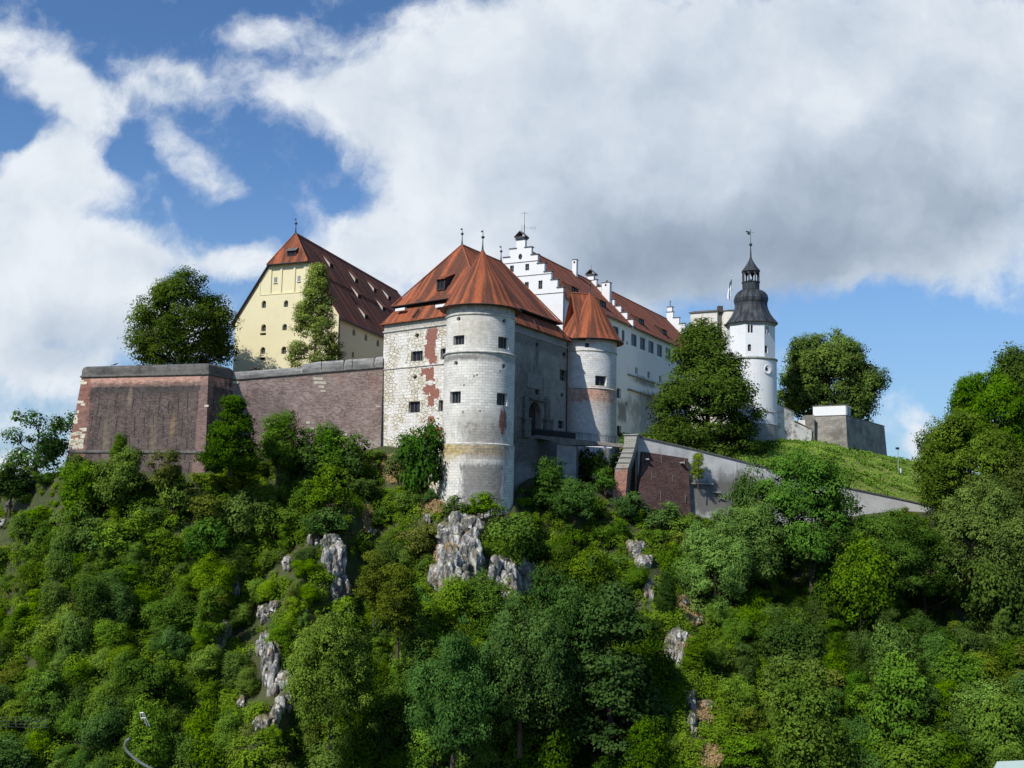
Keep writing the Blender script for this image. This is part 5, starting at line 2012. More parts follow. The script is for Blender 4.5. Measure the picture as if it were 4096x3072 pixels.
rp = lambda r: r / pm
pr = [(27.4, 322.5), (26.6, 321), (23.0, 317.2), (19.8, 313), (17.8, 309), (16.7, 305), (16.6, 302.5), (17.3, 300.5), (17.7, 297.5), (16.9, 294.3), (14.8, 291.7), (11.8, 289.9), (9.2, 289.2)]
dm = oct_lathe([(rp(r), zfr(y, rp(r) * 0.55)) for r, y in pr])
dm.face([(CC[0] + rp(27.4) * math.cos(a), CC[1] + rp(27.4) * math.sin(a), zfr(322.5, rp(27.4) * .55)) for a in angs8])
dome = dm.build('dome', LEAD, ctw)
mb = oct_lathe([(rp(8.8), zc_(290)), (rp(8.8), zc_(283.4)), (rp(9.5), zc_(283.2)), (rp(9.5), zc_(282.2)), (rp(8), zc_(282))])
mb.face([(CC[0] + rp(9.3) * math.cos(a), CC[1] + rp(9.3) * math.sin(a), zc_(282.3)) for a in angs8])
lan = mb.build('lantern_base', LEAD, ctw)
for a in angs8:
    mb = MB()
    x, y = CC[0] + rp(8.2) * math.cos(a), CC[1] + rp(8.2) * math.sin(a)
    mb.tube((x, y, zc_(282.4)), (x, y, zc_(271.5)), 0.15, 0.13, 6)
    for s_ in (-1, 1):
        b_ = a + s_ * R_(17)
        x2, y2 = CC[0] + rp(7.9) * math.cos(b_), CC[1] + rp(7.9) * math.sin(b_)
        mb.prism([Vector((x, y, zc_(276.5))), Vector((x2, y2, zc_(272.5))), Vector((x, y, zc_(271.5)))], [Vector((x, y, zc_(276.5))) * 1, Vector((x2, y2, zc_(272.5))), Vector((x, y, zc_(271.5)))][:0] or
                 [Vector((x * .995 + CC[0] * .005, y * .995 + CC[1] * .005, zc_(276.5))), Vector((x2 * .995 + CC[0] * .005, y2 * .995 + CC[1] * .005, zc_(272.5))), Vector((x * .995 + CC[0] * .005, y * .995 + CC[1] * .005, zc_(271.5)))])
    mb.build('lantern_post', LEAD, lan)
mb = MB()
mb.lathe(CC, [(0.0, zc_(281.5)), (0.35, zc_(281.4)), (0.25, zc_(279.6)), (0.0, zc_(279.2))], 10)
mb.build('bell', IRON, lan)
mb = oct_lathe([(rp(9.0), zc_(272.3)), (rp(9.6), zc_(272.0)), (rp(9.4), zc_(270.9)), (rp(6.6), zc_(267.5)), (rp(4.2), zc_(264)), (rp(2.1), zc_(260.5)), (rp(1.0), zc_(257.5)), (rp(0.6), zc_(250)), (rp(.45), zc_(246.4)), (0.0, zc_(246))])
mb.face([(CC[0] + rp(9.0) * math.cos(a), CC[1] + rp(9.0) * math.sin(a), zc_(272.3)) for a in angs8])
spire = mb.build('spire', LEAD, ctw)
mb = MB()
x, y = CC
zb = zc_(244.6)
mb.lathe(CC, [(0.05, zb - .4), (.26, zb - .22), (.34, zb), (.24, zb + .22), (.05, zb + .36), (.045, zc_(229))], 10)
zv = zc_(233.2)
mb.prism([(x - 1.0, y, zv + .5), (x - .15, y, zv + .35), (x - .05, y, zv - .3), (x - .4, y, zv - .35), (x - .75, y, zv - .15), (x - .6, y, zv + .15), (x - .95, y, zv + .2)],
         [(a, y + .06, c) for a, c in ((x - 1.0, zv + .5), (x - .15, zv + .35), (x - .05, zv - .3), (x - .4, zv - .35), (x - .75, zv - .15), (x - .6, zv + .15), (x - .95, zv + .2))])
mb.tube((x, y, zv + .25), (x + .75, y, zv + .15), 0.03, n=5)
mb.build('weather_vane', COPPER, spire)

# ================================================================== KEEP RUIN, flag
kA, kB = at(690.5, 313.6, 232), at(717.2, 311.0, 229)
SK = Plane((kA.x, kA.y), (kB.x, kB.y))
keep = thing('keep_ruin', 'pale stone keep wall with a dark coping behind the big tree', 'castle building', (kA.x, kA.y, 45))
mb = MB()
kz = kA.z
kb = Vector((0.62, 0.78, 0)) * 9
P0, P1 = Vector((kA.x, kA.y, 45)), Vector((kB.x, kB.y, 45))
bot = [P0, P1, P1 + kb, P0 + kb]
mb.prism(bot, [Vector((p.x, p.y, kz)) for p in bot])
mb.build('wall', PALEST, keep)
mb = MB()
rings(mb, [(p.x, p.y) for p in bot], [(0.05, kz), (0.28, kz + .05), (0.28, kz + .3), (-0.1, kz + .33), (-0.3, kz + .55), (-.6, kz + .6)], cap=True)
mb.build('coping', COPING, keep)
mb = MB()
pk = at(720, 308.4, 229.5)
mb.box((pk.x, pk.y, kz), (1.0, .2, 0), (-.2, 1.0, 0), (0, 0, 1.35))
mb.build('chimney', plain('hood_brown', (0.09, 0.08, 0.075)), keep)
mb = MB()
pk = at(718.6, 318, 230.2)
mb.box((pk.x, pk.y, 45), (.62, .1, 0), (-.1, 1.6, 0), (0, 0, kz - 45.2))
mb.build('dark_corner', COPING, keep)  # dark sliver along the keep's right corner
dc = at(731.5, 320, 231)
drum = thing('drum_tower', 'pale round drum tower top carrying the flagpole, left of the onion dome', 'tower', (dc.x, dc.y, 45))
mb = MB()
zd = at(731.5, 310.4, 228).z
cyl_wall(mb, (dc.x, dc.y), 2.75, 45, zd, [], du=0.5)
mb.build('wall', PALEST, drum, smooth=True)
mb = MB()
mb.lathe((dc.x, dc.y), [(2.72, zd - .05), (2.95, zd), (2.95, zd + .2), (2.4, zd + .28), (0, zd + .3)], 32)
mb.build('coping', COPING, drum, smooth=True)
fp = at(731.4, 309, 230)
fpt = at(732.1, 276.3, 230)
pole = thing('flagpole', 'thin grey flagpole standing on the drum tower', 'flagpole', (fp.x, fp.y, zd + .25))
mb = MB()
mb.tube((fp.x, fp.y, zd + .2), (fp.x, fp.y, fpt.z), 0.085, 0.05, 8)
mb.lathe((fp.x, fp.y), [(0.0, fpt.z - .05), (.13, fpt.z + .05), (.1, fpt.z + .2), (0, fpt.z + .26)], 8)
mb.build('pole', GALV, pole)
mb = MB()
mb.box((fp.x + .8, fp.y, zd + .25), (.45, 0, 0), (0, .4, 0), (0, 0, .5))
mb.build('base_box', WHITEP, pole)
# flag hanging in folds
mb = MB()
edge = [(732.0, 277.2), (731.9, 283.5), (731.7, 290), (731.5, 295), (731.35, 300.2)]
free = [(731.6, 278.2), (727.6, 286.2), (728.0, 289), (727.0, 297.6), (726.6, 299.2)]
G = []
NI, NJ = 16, 8
for i in range(NI + 1):
    t = i / NI
    e0 = at(interp([0, .25, .5, .75, 1], [q[0] for q in edge], t), interp([0, .25, .5, .75, 1], [q[1] for q in edge], t), fp.y)
    f0 = at(interp([0, .25, .5, .75, 1], [q[0] for q in free], t), interp([0, .25, .5, .75, 1], [q[1] for q in free], t) , fp.y)
    G.append([e0.lerp(f0, j / NJ) + Vector((0, 0.32 * math.sin(j * 1.35 + t * 5.0) * (j / NJ) - 0.25 * (j / NJ), 0)) for j in range(NJ + 1)])
for i in range(NI):
    for j in range(NJ):
        mb.face([G[i][j], G[i][j + 1], G[i + 1][j + 1], G[i + 1][j]], [(j / NJ, i / NI), ((j + 1) / NJ, i / NI), ((j + 1) / NJ, (i + 1) / NI), (j / NJ, (i + 1) / NI)], mi=1 if (i >= 12 and 1 <= j <= 4 and (i + j) % 2 == 0) else 0)
fl = mb.build('flag', [CLOTHW, plain('flag_emblem_mauve', (0.30, 0.27, 0.38), 0.8)], None, smooth=True, origin=(fp.x, fp.y, zd + 4))
tag(fl, 'white flag hanging limp in folds from the pole on the drum tower', 'flag')

# ================================================================== RIGHT: stone bastion, white box, low wall
rC = at(845.8, 415.4, 206)
zR_ = rC.z
rL = atz(811.5, 416.6, zR_)
rR = at(884.4, 429.3, 230)
rR.z = zR_
rb = rL + rR - rC
GSTONE = mat_ashlar('bastion_grey_stone', (0.40, 0.375, 0.33), (0.12, 0.11, 0.095), (0.10, 0.095, 0.085), (), bw=0.9, bh=0.36, patch=0.85, wearlo=0.40)
sb = thing('stone_bastion', 'grey rubble stone bastion on the grassy hill at the right, under the white box', 'fortification', (rC.x, rC.y, 38))
mb = MB()
rings(mb, [(p.x, p.y) for p in (rC, rR, rb, rL)], [(0.9, 38), (0.0, zR_)], cap=True)
mb.build('wall', GSTONE, sb)
mb = MB()
rings(mb, [(p.x, p.y) for p in (rC, rR, rb, rL)], [(0.03, zR_ - .02), (0.08, zR_ + .12)], cap=True)
mb.build('coping', COPING, sb)
fdir = (rL - rC)
fdir.z = 0
fdir.normalize()
bdir = (rR - rC)
bdir.z = 0
bdir.normalize()
wb = thing('white_cabin', 'plain white box-shaped cabin on top of the grey stone bastion', 'cabin', (rC.x, rC.y, zR_ + .12))
q0 = rC + fdir * 0.15 + bdir * 0.5
Lw = (rL - rC).length - 0.3
mb = MB()
q0.z = zR_ + .14
hb = at(828, 404.4, q0.y).z - q0.z - .1
b4 = [q0, q0 + bdir * 3.0, q0 + bdir * 3.0 + fdir * Lw, q0 + fdir * Lw]
mb.prism(b4, [p + Vector((0, 0, hb)) for p in b4])
mb.build('wall', WHITEP, wb)
mb = MB()
cc_ = sum(b4, Vector((0, 0, 0))) / 4
b5 = [cc_ + (p - cc_) * 1.04 + Vector((0, 0, hb)) for p in b4]
mb.prism(b5, [p + Vector((0, 0, .18)) for p in b5])
mb.build('roof', COPING, wb)
mb = MB()
for k in (0.1, 0.5, 0.92):
    p = q0 + bdir * 3.0 * k - fdir * 0.12
    mb.tube(p, p + Vector((0, 0, hb)), .09, n=6)
    mb.tube(p + Vector((0, 0, hb - .3)) - fdir * .05, p + Vector((0, 0, hb)) - fdir * .05, .14, n=6)
mb.build_split('frame_post', GALV, wb)
# wall running from the chapel tower
LOWW = mat_plaster('low_wall_stained', (0.62, 0.61, 0.58), (0.13, 0.13, 0.12), 0.95, nscale=0.8, lo=0.46)
lw = thing('low_wall', 'stained grey plaster wall stepping down from the onion dome tower to the stone bastion', 'wall', (at(790, 430, 207).x, 207, 38))
mb = MB()
a, b_ = at(775.5, 402.8, 206.0), at(794.2, 412.2, 208.0)
c_, d_ = at(792, 421.2, 207.4), at(811.6, 429.6, 207.8)
for (p, q, th) in ((a, b_, 0.9), (c_, d_, 0.9)):
    n3 = Vector((0, 1, 0)) * th
    mb.prism([Vector((p.x, p.y, 38)), Vector((q.x, q.y, 38)), Vector((q.x, q.y, 38)) + n3, Vector((p.x, p.y, 38)) + n3], [p, q, q + n3, p + n3])
mb.build('wall', LOWW, lw)
mb = MB()
for (p, q) in ((a, b_), (c_ + Vector((0.6, 0, 0)), d_)):
    o = Vector((0, -.12, 0))
    n3 = Vector((0, 1.15, 0))
    mb.prism([p + o, q + o, q + n3, p + n3], [v + Vector((0, 0, .16)) for v in (p + o, q + o, q + n3, p + n3)])
mb.build('coping', plain('coping_mossy', (0.22, 0.19, 0.10), vary=0.5), lw)
mb = MB()
p = at(802.2, 427.6, 209.5)
mb.box((p.x, p.y, p.z - 2), (1.8, 0, 0), (0, .6, 0), (0, 0, 3.5))
mb.build('parapet_block', WHITE, lw)
mb = MB()
p = at(808.6, 430, 209.6)
mb.box((p.x, p.y, 38), (1.6, 0, 0), (0, 2.6, 0), (0, 0, at(808.6, 415.6, 209.6).z - 38))
mb.build('end_pier', GSTONE, lw)

# ================================================================== RETAINING WALL with brick panel and stepped pier
rwk = [(637.5, 437.0, 170.5), (689, 448.6, 173.2), (768, 468.4, 176.5), (853, 489.6, 181), (894, 498.2, 183), (960, 513, 186)]
rw = [at(*q) for q in rwk]
rwt = thing('retaining_wall', 'long grey concrete retaining wall sloping down to the right below the big tree', 'wall', (rw[1].x, rw[1].y, 28))


def mat_rw():
    mt, n, b = new_mat('retaining_concrete')
    uv = uvc(n)
    pos = wpos(n)
    col = n.mix(n.ss(n.noise(uv, 0.3, 6.0, 0.65), 0.35, 0.65), (0.42, 0.415, 0.40), (0.56, 0.555, 0.54))
    tl, fac = courses(n, uv, 3.2, 1.3, (1, 1, 1), (0.9, 0.9, 0.9), (0.7, 0.7, 0.7), 0.01)
    col = n.mix(0.5, col, tl, 'MULTIPLY')
    col = n.mix(n.m('MULTIPLY', streaks(n, uv, 1.4, .12, .55, .72), .5), col, (0.14, 0.135, 0.125))
    for s in ((at(720, 497, 174.5), (6.2, 9, 2.6), (0.125, 0.118, 0.105), dict(amount=0.85, soft=0.25, nsc=.6, namp=.35, boxy=True)),
              (at(735, 487, 175), (3.4, 9, 2.4), (0.15, 0.142, 0.13), dict(amount=0.7, soft=0.3, nsc=.6, namp=.45, boxy=True))):
        col = stain(n, col, pos, *s[:3], **s[3])
    n.put(b.inputs['Base Color'], col)
    bump(n, b, n.noise(uv, 3.0, 6.0, .65), .4, .06)
    return mt


RWM = mat_rw()
mb = MB()
L = 0
for i in range(len(rw) - 1):
    p, q = rw[i], rw[i + 1]
    dl = (q - p).length
    nn = Vector((q.y - p.y, -(q.x - p.x), 0)).normalized()
    if nn.y > 0:
        nn = -nn
    pb, qb = Vector((p.x, p.y, 27)) + nn * 1.2, Vector((q.x, q.y, 27)) + nn * 1.2
    mb.face([pb, qb, q, p], [(L, 27), (L + dl, 27), (L + dl, q.z), (L, p.z)])
    mb.face([p, q, q - nn * .7, p - nn * .7])
    mb.face([q - nn * .7, p - nn * .7, Vector((p.x, p.y, 27)) - nn * .7, Vector((q.x, q.y, 27)) - nn * .7])
    L += dl
mb.build('wall', RWM, rwt)
mb = MB()
for i in range(len(rw) - 1):
    p, q = rw[i], rw[i + 1]
    nn = Vector((q.y - p.y, -(q.x - p.x), 0)).normalized()
    if nn.y > 0:
        nn = -nn
    b4 = [p + nn * .2, q + nn * .2, q - nn * .8, p - nn * .8]
    mb.prism([v + Vector((0, 0, .003)) for v in b4], [v + Vector((0, 0, .22)) for v in b4])
mb.build('coping', COPING, rwt)
BRK3 = mat_brickwall('brick_panel_maroon', (0.060, 0.036, 0.034), (0.105, 0.062, 0.058), (0.15, 0.065, 0.05), (), cracks=False)
nn = Vector((rw[1].y - rw[0].y, -(rw[1].x - rw[0].x), 0)).normalized()
if nn.y > 0:
    nn = -nn
mb = MB()
tl = onplane(642.4, 451.5, rw[0] + nn * 0.9, nn)
tr = onplane(688.2, 458.5, rw[0] + nn * 0.9, nn)
bl = onplane(638.8, 506, rw[0] + nn * 1.9, nn)
br = onplane(691, 518, rw[0] + nn * 1.9, nn)
mb.prism([bl, br, br - nn * 1.6, bl - nn * 1.6], [tl, tr, tr - nn * 1.2, tl - nn * 1.2])
pnl = mb.build('brick_panel', BRK3, rwt)
mb = MB()
for (px, py, h_) in ((643, 458, 1.0), (661.5, 459.5, 1.2), (684.8, 462.5, 1.2), (651.8, 475.5, 1.2), (673, 478.3, 1.2), (660.8, 496.5, 1.4), (685.6, 498.5, 1.2)):
    k = 0.95 + (py - 455) / 55
    p = onplane(px, py, rw[0] + nn * (k + .03), nn)
    mb.tube(p - Vector((0, 0, h_ / 2)), p + Vector((0, 0, h_ / 2)) - nn * .02, .06, n=5)
mb.build_split('anchor_bar', plain('anchor_rust', (0.20, 0.16, 0.14)), pnl)
mb = MB()
for (px, py) in ((645.8, 459.4), (681.2, 462.8)):
    p = onplane(px, py, rw[0] + nn * 1.1, nn)
    mb.box(p - Vector((0, 0, .1)), Vector((.5, 0, 0)), nn * 1.4, (0, 0, .25))
mb.build_split('bracket', CONC, pnl)
mb = MB()
for (px, py, w_, h_, dep) in ((702, 484.3, 8.2, .22, .45), (716.5, 493, 3.0, .25, .5), (722.5, 499.5, 1.5, .25, .5)):
    p = onplane(px, py, rw[1] + nn * .9, nn)
    mb.box(p, Vector((w_ / 2.2, w_ / 12, 0)), nn * dep, (0, 0, h_))
p = onplane(724.3, 470, rw[1] + nn * .4, nn)
mb.tube(p, p - Vector((0, 0, 1.3)), .07, n=5)
mb.build_split('ledge', CONC, rwt)
# climbing shrub gets added with the vegetation
# stepped end pier
pierpts = [(624.3, 435.4), (623.9, 446.4), (620.6, 455), (615.2, 468.4), (613.4, 484), (612.2, 503), (625.2, 501), (625.8, 492), (627.7, 469), (632, 457), (634.9, 447), (637.2, 435.2)]
PY_ = 167.0
fpt_ = [at(x_, y_, PY_) for x_, y_ in pierpts]
PIERM = mat_ashlar('pier_pale_stone', (0.50, 0.47, 0.41), (0.28, 0.26, 0.22), (0.20, 0.18, 0.15), [(at(618, 492, PY_), (2.2, 3, 3.6), (0.36, 0.15, 0.10), dict(amount=0.8, soft=.2, nsc=.8, namp=.35, boxy=True))], bw=0.9, bh=0.35, patch=.5)
pier = thing('stepped_pier', 'pale stepped stone pier at the outer end of the footbridge', 'pier', (fpt_[5].x, PY_, 32))
ex = Vector((1.15, 4.4, 0))
mb = MB()
mb.face(fpt_)
bkp = [p + ex for p in fpt_]
mb.face(list(reversed(bkp)))
for i in range(len(fpt_)):
    j = (i + 1) % len(fpt_)
    mb.face([fpt_[i], fpt_[j], bkp[j], bkp[i]])
mb.build('wall', [PIERM, BRK3], pier)
mb = MB()
for k, (xa, xb, y_) in enumerate(((623.0, 638.4, 435.2),)):
    p, q = at(xa, y_, PY_ - .15), at(xb, y_ - .2, PY_ - .15)
    mb.prism([p, q, q + ex * 1.05, p + ex * 1.05], [v + Vector((0, 0, .2)) for v in (p, q, q + ex * 1.05, p + ex * 1.05)])
for k, (xa, xb, y_) in enumerate(((622.6, 634.6, 447.6), (620.0, 632.6, 452.6), (618.0, 631.0, 457.4), (616, 629.0, 462.6), (614.6, 627.6, 468.4))):
    p, q = at(xa - .4, y_, PY_ - .12), at(xb, y_, PY_ - .12)
    mb.prism([p, q, q + Vector((0, .3, 0)), p + Vector((0, .3, 0))], [v + Vector((0, 0, .07)) for v in (p, q, q + Vector((0, .3, 0)), p + Vector((0, .3, 0)))])
mb.build_split('step_coping', BANDGR, pier)

# ================================================================== FOOTBRIDGE
bu, bz = SR.hit(534.5, 434.8)
b0 = SR.f(bu, bz)
b1 = at(624.5, 444.2, 168.6)
br_ = thing('footbridge', 'footbridge with dark iron railing leading to the arched castle gate', 'bridge', (b0.x, b0.y, b0.z))
bd = (b1 - b0)
BLn = bd.length
bdu = bd.normalized()
bside = Vector((bdu.y, -bdu.x, 0)).normalized()
if bside.y > 0:
    bside = -bside
WB = 2.9
mb = MB()
NSG = 24


def deck_bot(t):
    tp = 0.36
    if t < tp:
        k = t / tp
        return -0.55 - 0.75 * k ** 2.2
    k = (t - tp) / (1 - tp)
    return -1.3 + 0.75 * min(1, k * 1.6) ** 0.7


for i in range(NSG):
    t0, t1 = i / NSG, (i + 1) / NSG
    A, B = b0 + bd * t0, b0 + bd * t1
    z0, z1 = Vector((0, 0, deck_bot(t0))), Vector((0, 0, deck_bot(t1)))
    s_ = -bside * WB
    mb.face([A + z0, B + z1, B, A])
    mb.face([A + z0 + s_, B + z1 + s_, B + s_, A + s_])
    mb.face([A, B, B + s_, A + s_])
    mb.face([A + z0, B + z1, B + z1 + s_, A + z0 + s_])
mb.build('deck', plain('deck_concrete', (0.20, 0.19, 0.17), vary=.3), br_)
pp = b0 + bd * 0.36
mb = MB()
pw = 3.2
pb = [pp + bdu * (-pw / 2) + bside * -0.2, pp + bdu * (pw / 2) + bside * -0.2, pp + bdu * (pw / 2) - bside * (WB - .2), pp + bdu * (-pw / 2) - bside * (WB - .2)]
mb.prism([Vector((p.x, p.y, 36)) for p in pb], [Vector((p.x, p.y, p.z - 1.2)) for p in pb])
mb.build('pier', plain('pier_concrete', (0.36, 0.355, 0.34), vary=0.25, scale=.6), br_)
for side_, off in ((0, -0.06), (1, -(WB - .06))):
    mb = MB()
    npost = 10
    o = bside * off
    for h_ in (1.12, .85, .58, .3):
        mb.tube(b0 + o + Vector((0, 0, h_)), b1 + o + Vector((0, 0, h_)), .035 if h_ > 1 else .018, n=5)
    for i in range(npost + 1):
        p = b0 + bd * (i / npost) + o
        mb.tube(p, p + Vector((0, 0, 1.12)), .035, n=5)
    mb.build('railing', IRON, br_)
# solid dark sheet behind the railing near the gate
mb = MB()
o = -bside * 0.12
A, B = b0 + o, b0 + bd * 0.46 + o
mb.prism([A, B, B - bside * .04, A - bside * .04], [A + Vector((0, 0, 1.0)), B + Vector((0, 0, 1.0)), B - bside * .04 + Vector((0, 0, 1.0)), A - bside * .04 + Vector((0, 0, 1.0))])
mb.build('parapet_panel', plain('panel_dark_steel', (0.035, 0.038, 0.042), .6), br_)
# white lintel and posts behind the bridge
tg = thing('trellis_gate', 'low fence of thin dark posts under a white beam behind the footbridge', 'fence', (at(600, 458, 178).x, 178, 40))
mb = MB()
a, b_ = at(581.5, 446.2, 178), at(612, 448.2, 178)
mb.prism([a, b_, b_ + Vector((0, .2, 0)), a + Vector((0, .2, 0))], [v + Vector((0, 0, .3)) for v in (a, b_, b_ + Vector((0, .2, 0)), a + Vector((0, .2, 0)))])
mb.build('beam', WHITEP, tg)
mb = MB()
for k in range(6):
    p = a.lerp(b_, k / 5)
    mb.tube(p, p - Vector((0, 0, 3.4)), .06, n=5)
mb.build_split('post', IRON, tg)

# ================================================================== TERRAIN
EDGE = [(-420, 520, 205), (-150, 505, 190), (0, 494, 172), (30, 484, 165), (62, 478, 157), (100, 476, 155), (206, 476, 153), (236, 452, 163), (300, 446, 166), (360, 452, 167), (386, 446, 167), (402, 452, 160),
        (436, 505, 149), (475, 521, 146.5), (512, 514, 149), (522, 485, 160), (560, 482, 165), (600, 494, 167), (614, 505, 167), (640, 511, 167), (690, 520, 170), (768, 530, 173), (853, 517, 179), (893, 512, 181),
        (1020, 520, 184), (1300, 530, 192), (1500, 540, 200)]
EX = [e_[0] for e_ in EDGE]


def edge(px):
    return interp(EX, [e_[1] for e_ in EDGE], px), interp(EX, [e_[2] for e_ in EDGE], px)


SPURS = [((335, 530), (255, 745), 40, 9.0), ((640, 545), (700, 765), 38, 8.0), ((462, 522), (460, 610), 34, 5.0), ((60, 500), (120, 790), 60, 3.0), ((860, 560), (960, 790), 70, 4.0)]


def spur(px, py):
    s = 0.0
    for (a, b, wd, amp) in SPURS:
        dy = min(1.0, max(0.0, (py - a[1]) / (b[1] - a[1])))
        cx = a[0] + (b[0] - a[0]) * dy
        f = math.exp(-((px - cx) / wd) ** 2)
        e_ = 1.0 if a[1] <= py <= b[1] else math.exp(-((min(abs(py - a[1]), abs(py - b[1]))) / 35.0) ** 2)
        s += amp * f * e_
    return s


def terr(px, t):
    pye, Ye = edge(px)
    py = 800 + (pye - 800) * t
    Yb = 113 + 6 * math.sin(px / 190.0) + (abs(px - 512) / 512.0) * 4
    Y = Yb + (Ye - Yb) * (t ** 1.08 if t > 0 else t)
    fade = min(1.0, max(0.0, (1.0 - t) * 6)) * min(1.0, max(0.0, t * 6 + .4))
    Y -= spur(px, py) * fade
    Y += (mnoise.noise(Vector((px * 0.012, t * 4.0, 0))) * 3.0 + mnoise.noise(Vector((px * 0.045, t * 14.0, 3.3))) * 1.2) * fade
    return at(px, py, Y)


def terr_py(px, py):
    pye, _ = edge(px)
    return terr(px, (800 - py) / (800 - pye))


xs = list(range(-420, 1500, 10))
ts = [i / 34.0 for i in range(35)]
grid = []
for t in ts:
    grid.append([terr(x_, t) for x_ in xs])
lowr = []
for x_, p in zip(xs, grid[0]):
    d = Vector((p.x, p.y, 0)) * 1.0
    lowr.append(Vector((p.x * 0.93, p.y * 0.93, 0.8)))
topr = [Vector((p.x * 1.06, p.y + 9, p.z + 1.2)) for p in grid[-1]]
topr2 = [Vector((p.x * 1.3, p.y + 60, p.z - 3.0)) for p in grid[-1]]
topr3 = [Vector((p.x * 2.0, p.y + 220, 0.3)) for p in grid[-1]]
rows = [lowr] + grid + [topr, topr2, topr3]
me = bpy.data.meshes.new('hillside')
V = [tuple(p) for r in rows for p in r]
nx = len(xs)
Fc = [(j * nx + i, j * nx + i + 1, (j + 1) * nx + i + 1, (j + 1) * nx + i) for j in range(len(rows) - 1) for i in range(nx - 1)]
me.from_pydata(V, [], Fc)
me.polygons.foreach_set('use_smooth', [True] * len(Fc))
me.materials.append(mat_ground('hillside_soil', (0.045, 0.06, 0.02), (0.075, 0.085, 0.03), (0.14, 0.105, 0.055), 0.18))
hill = bpy.data.objects.new('hillside', me)
COL.objects.link(hill)
struct(hill)
mb = MB()
mb.face([(-3000, -3000, 0), (3000, -3000, 0), (3000, 3000, 0), (-3000, 3000, 0)])
gnd = struct(mb.build('ground', mat_ground('valley_ground', (0.05, 0.065, 0.03), (0.09, 0.09, 0.06), (0.12, 0.11, 0.09), 0.03)))

# castle terrace (level ground inside the walls)
mb = MB()
zt0 = zBm + 0.35
tp = [(bL_.x + 1.4, bL_.y + 1.5), (bC.x - .6, bC.y + 2.2), (bR_.x - 1, bR_.y + 1.5), (cB.x, cB.y + 3), (gD.x, gD.y), (gD.x + 40, gD.y + 60), (bLb.x, bLb.y + 60)]
mb.prism([Vector((x_, y_, 30)) for x_, y_ in tp], [Vector((x_, y_, zt0)) for x_, y_ in tp])
struct(mb.build('castle_terrace', mat_ground('terrace_gravel', (0.12, 0.12, 0.07), (0.16, 0.14, 0.10), (0.10, 0.11, 0.05), 0.3)))

# grassy slope on the right
gb = [(600, 452, 181), (641, 446, 178), (700, 455, 176), (768, 470, 178), (853, 491, 183), (894, 499.5, 185), (960, 514, 188), (1060, 530, 192), (1250, 545, 200)]
gt = [(640, 436, 201), (700, 434, 204), (776, 440, 206), (812, 441, 206), (846, 447, 207), (887, 456, 222), (930, 464.5, 226), (1000, 480, 228), (1100, 495, 232), (1300, 520, 240)]
GXn = 90
gx = [620 + (1240 - 620) * i / GXn for i in range(GXn + 1)]
rowsG = []
NG = 26
for j in range(NG + 1):
    t = j / NG
    r = []
    for x_ in gx:
        a = at(x_, interp([q[0] for q in gb], [q[1] for q in gb], x_), interp([q[0] for q in gb], [q[2] for q in gb], x_))
        b_ = at(x_, interp([q[0] for q in gt], [q[1] for q in gt], x_), interp([q[0] for q in gt], [q[2] for q in gt], x_))
        p = a.lerp(b_, t)
        bulge = math.sin(math.pi * t) * 0.5
        p.z += bulge + mnoise.noise(Vector((p.x * .25, p.y * .25, 1))) * 0.25 * math.sin(math.pi * t)
        r.append(p)
    rowsG.append(r)
rowsG.append([Vector((p.x * 1.1, p.y + 20, p.z + 0.2)) for p in rowsG[-1]])
rowsG.append([Vector((p.x * 1.3, p.y + 80, p.z - 12)) for p in rowsG[-1]])
me = bpy.data.meshes.new('grass_slope')
V = [tuple(p) for r in rowsG for p in r]
nx2 = len(gx)
Fc = [(j * nx2 + i, j * nx2 + i + 1, (j + 1) * nx2 + i + 1, (j + 1) * nx2 + i) for j in range(len(rowsG) - 1) for i in range(nx2 - 1)]
me.from_pydata(V, [], Fc)
me.polygons.foreach_set('use_smooth', [True] * len(Fc))
me.materials.append(mat_ground('meadow_grass', (0.14, 0.19, 0.03), (0.20, 0.24, 0.05), (0.30, 0.25, 0.09), 0.16))
gs = bpy.data.objects.new('grass_slope', me)
COL.objects.link(gs)
struct(gs)

# ================================================================== ROCK OUTCROPS
ROCKX = []


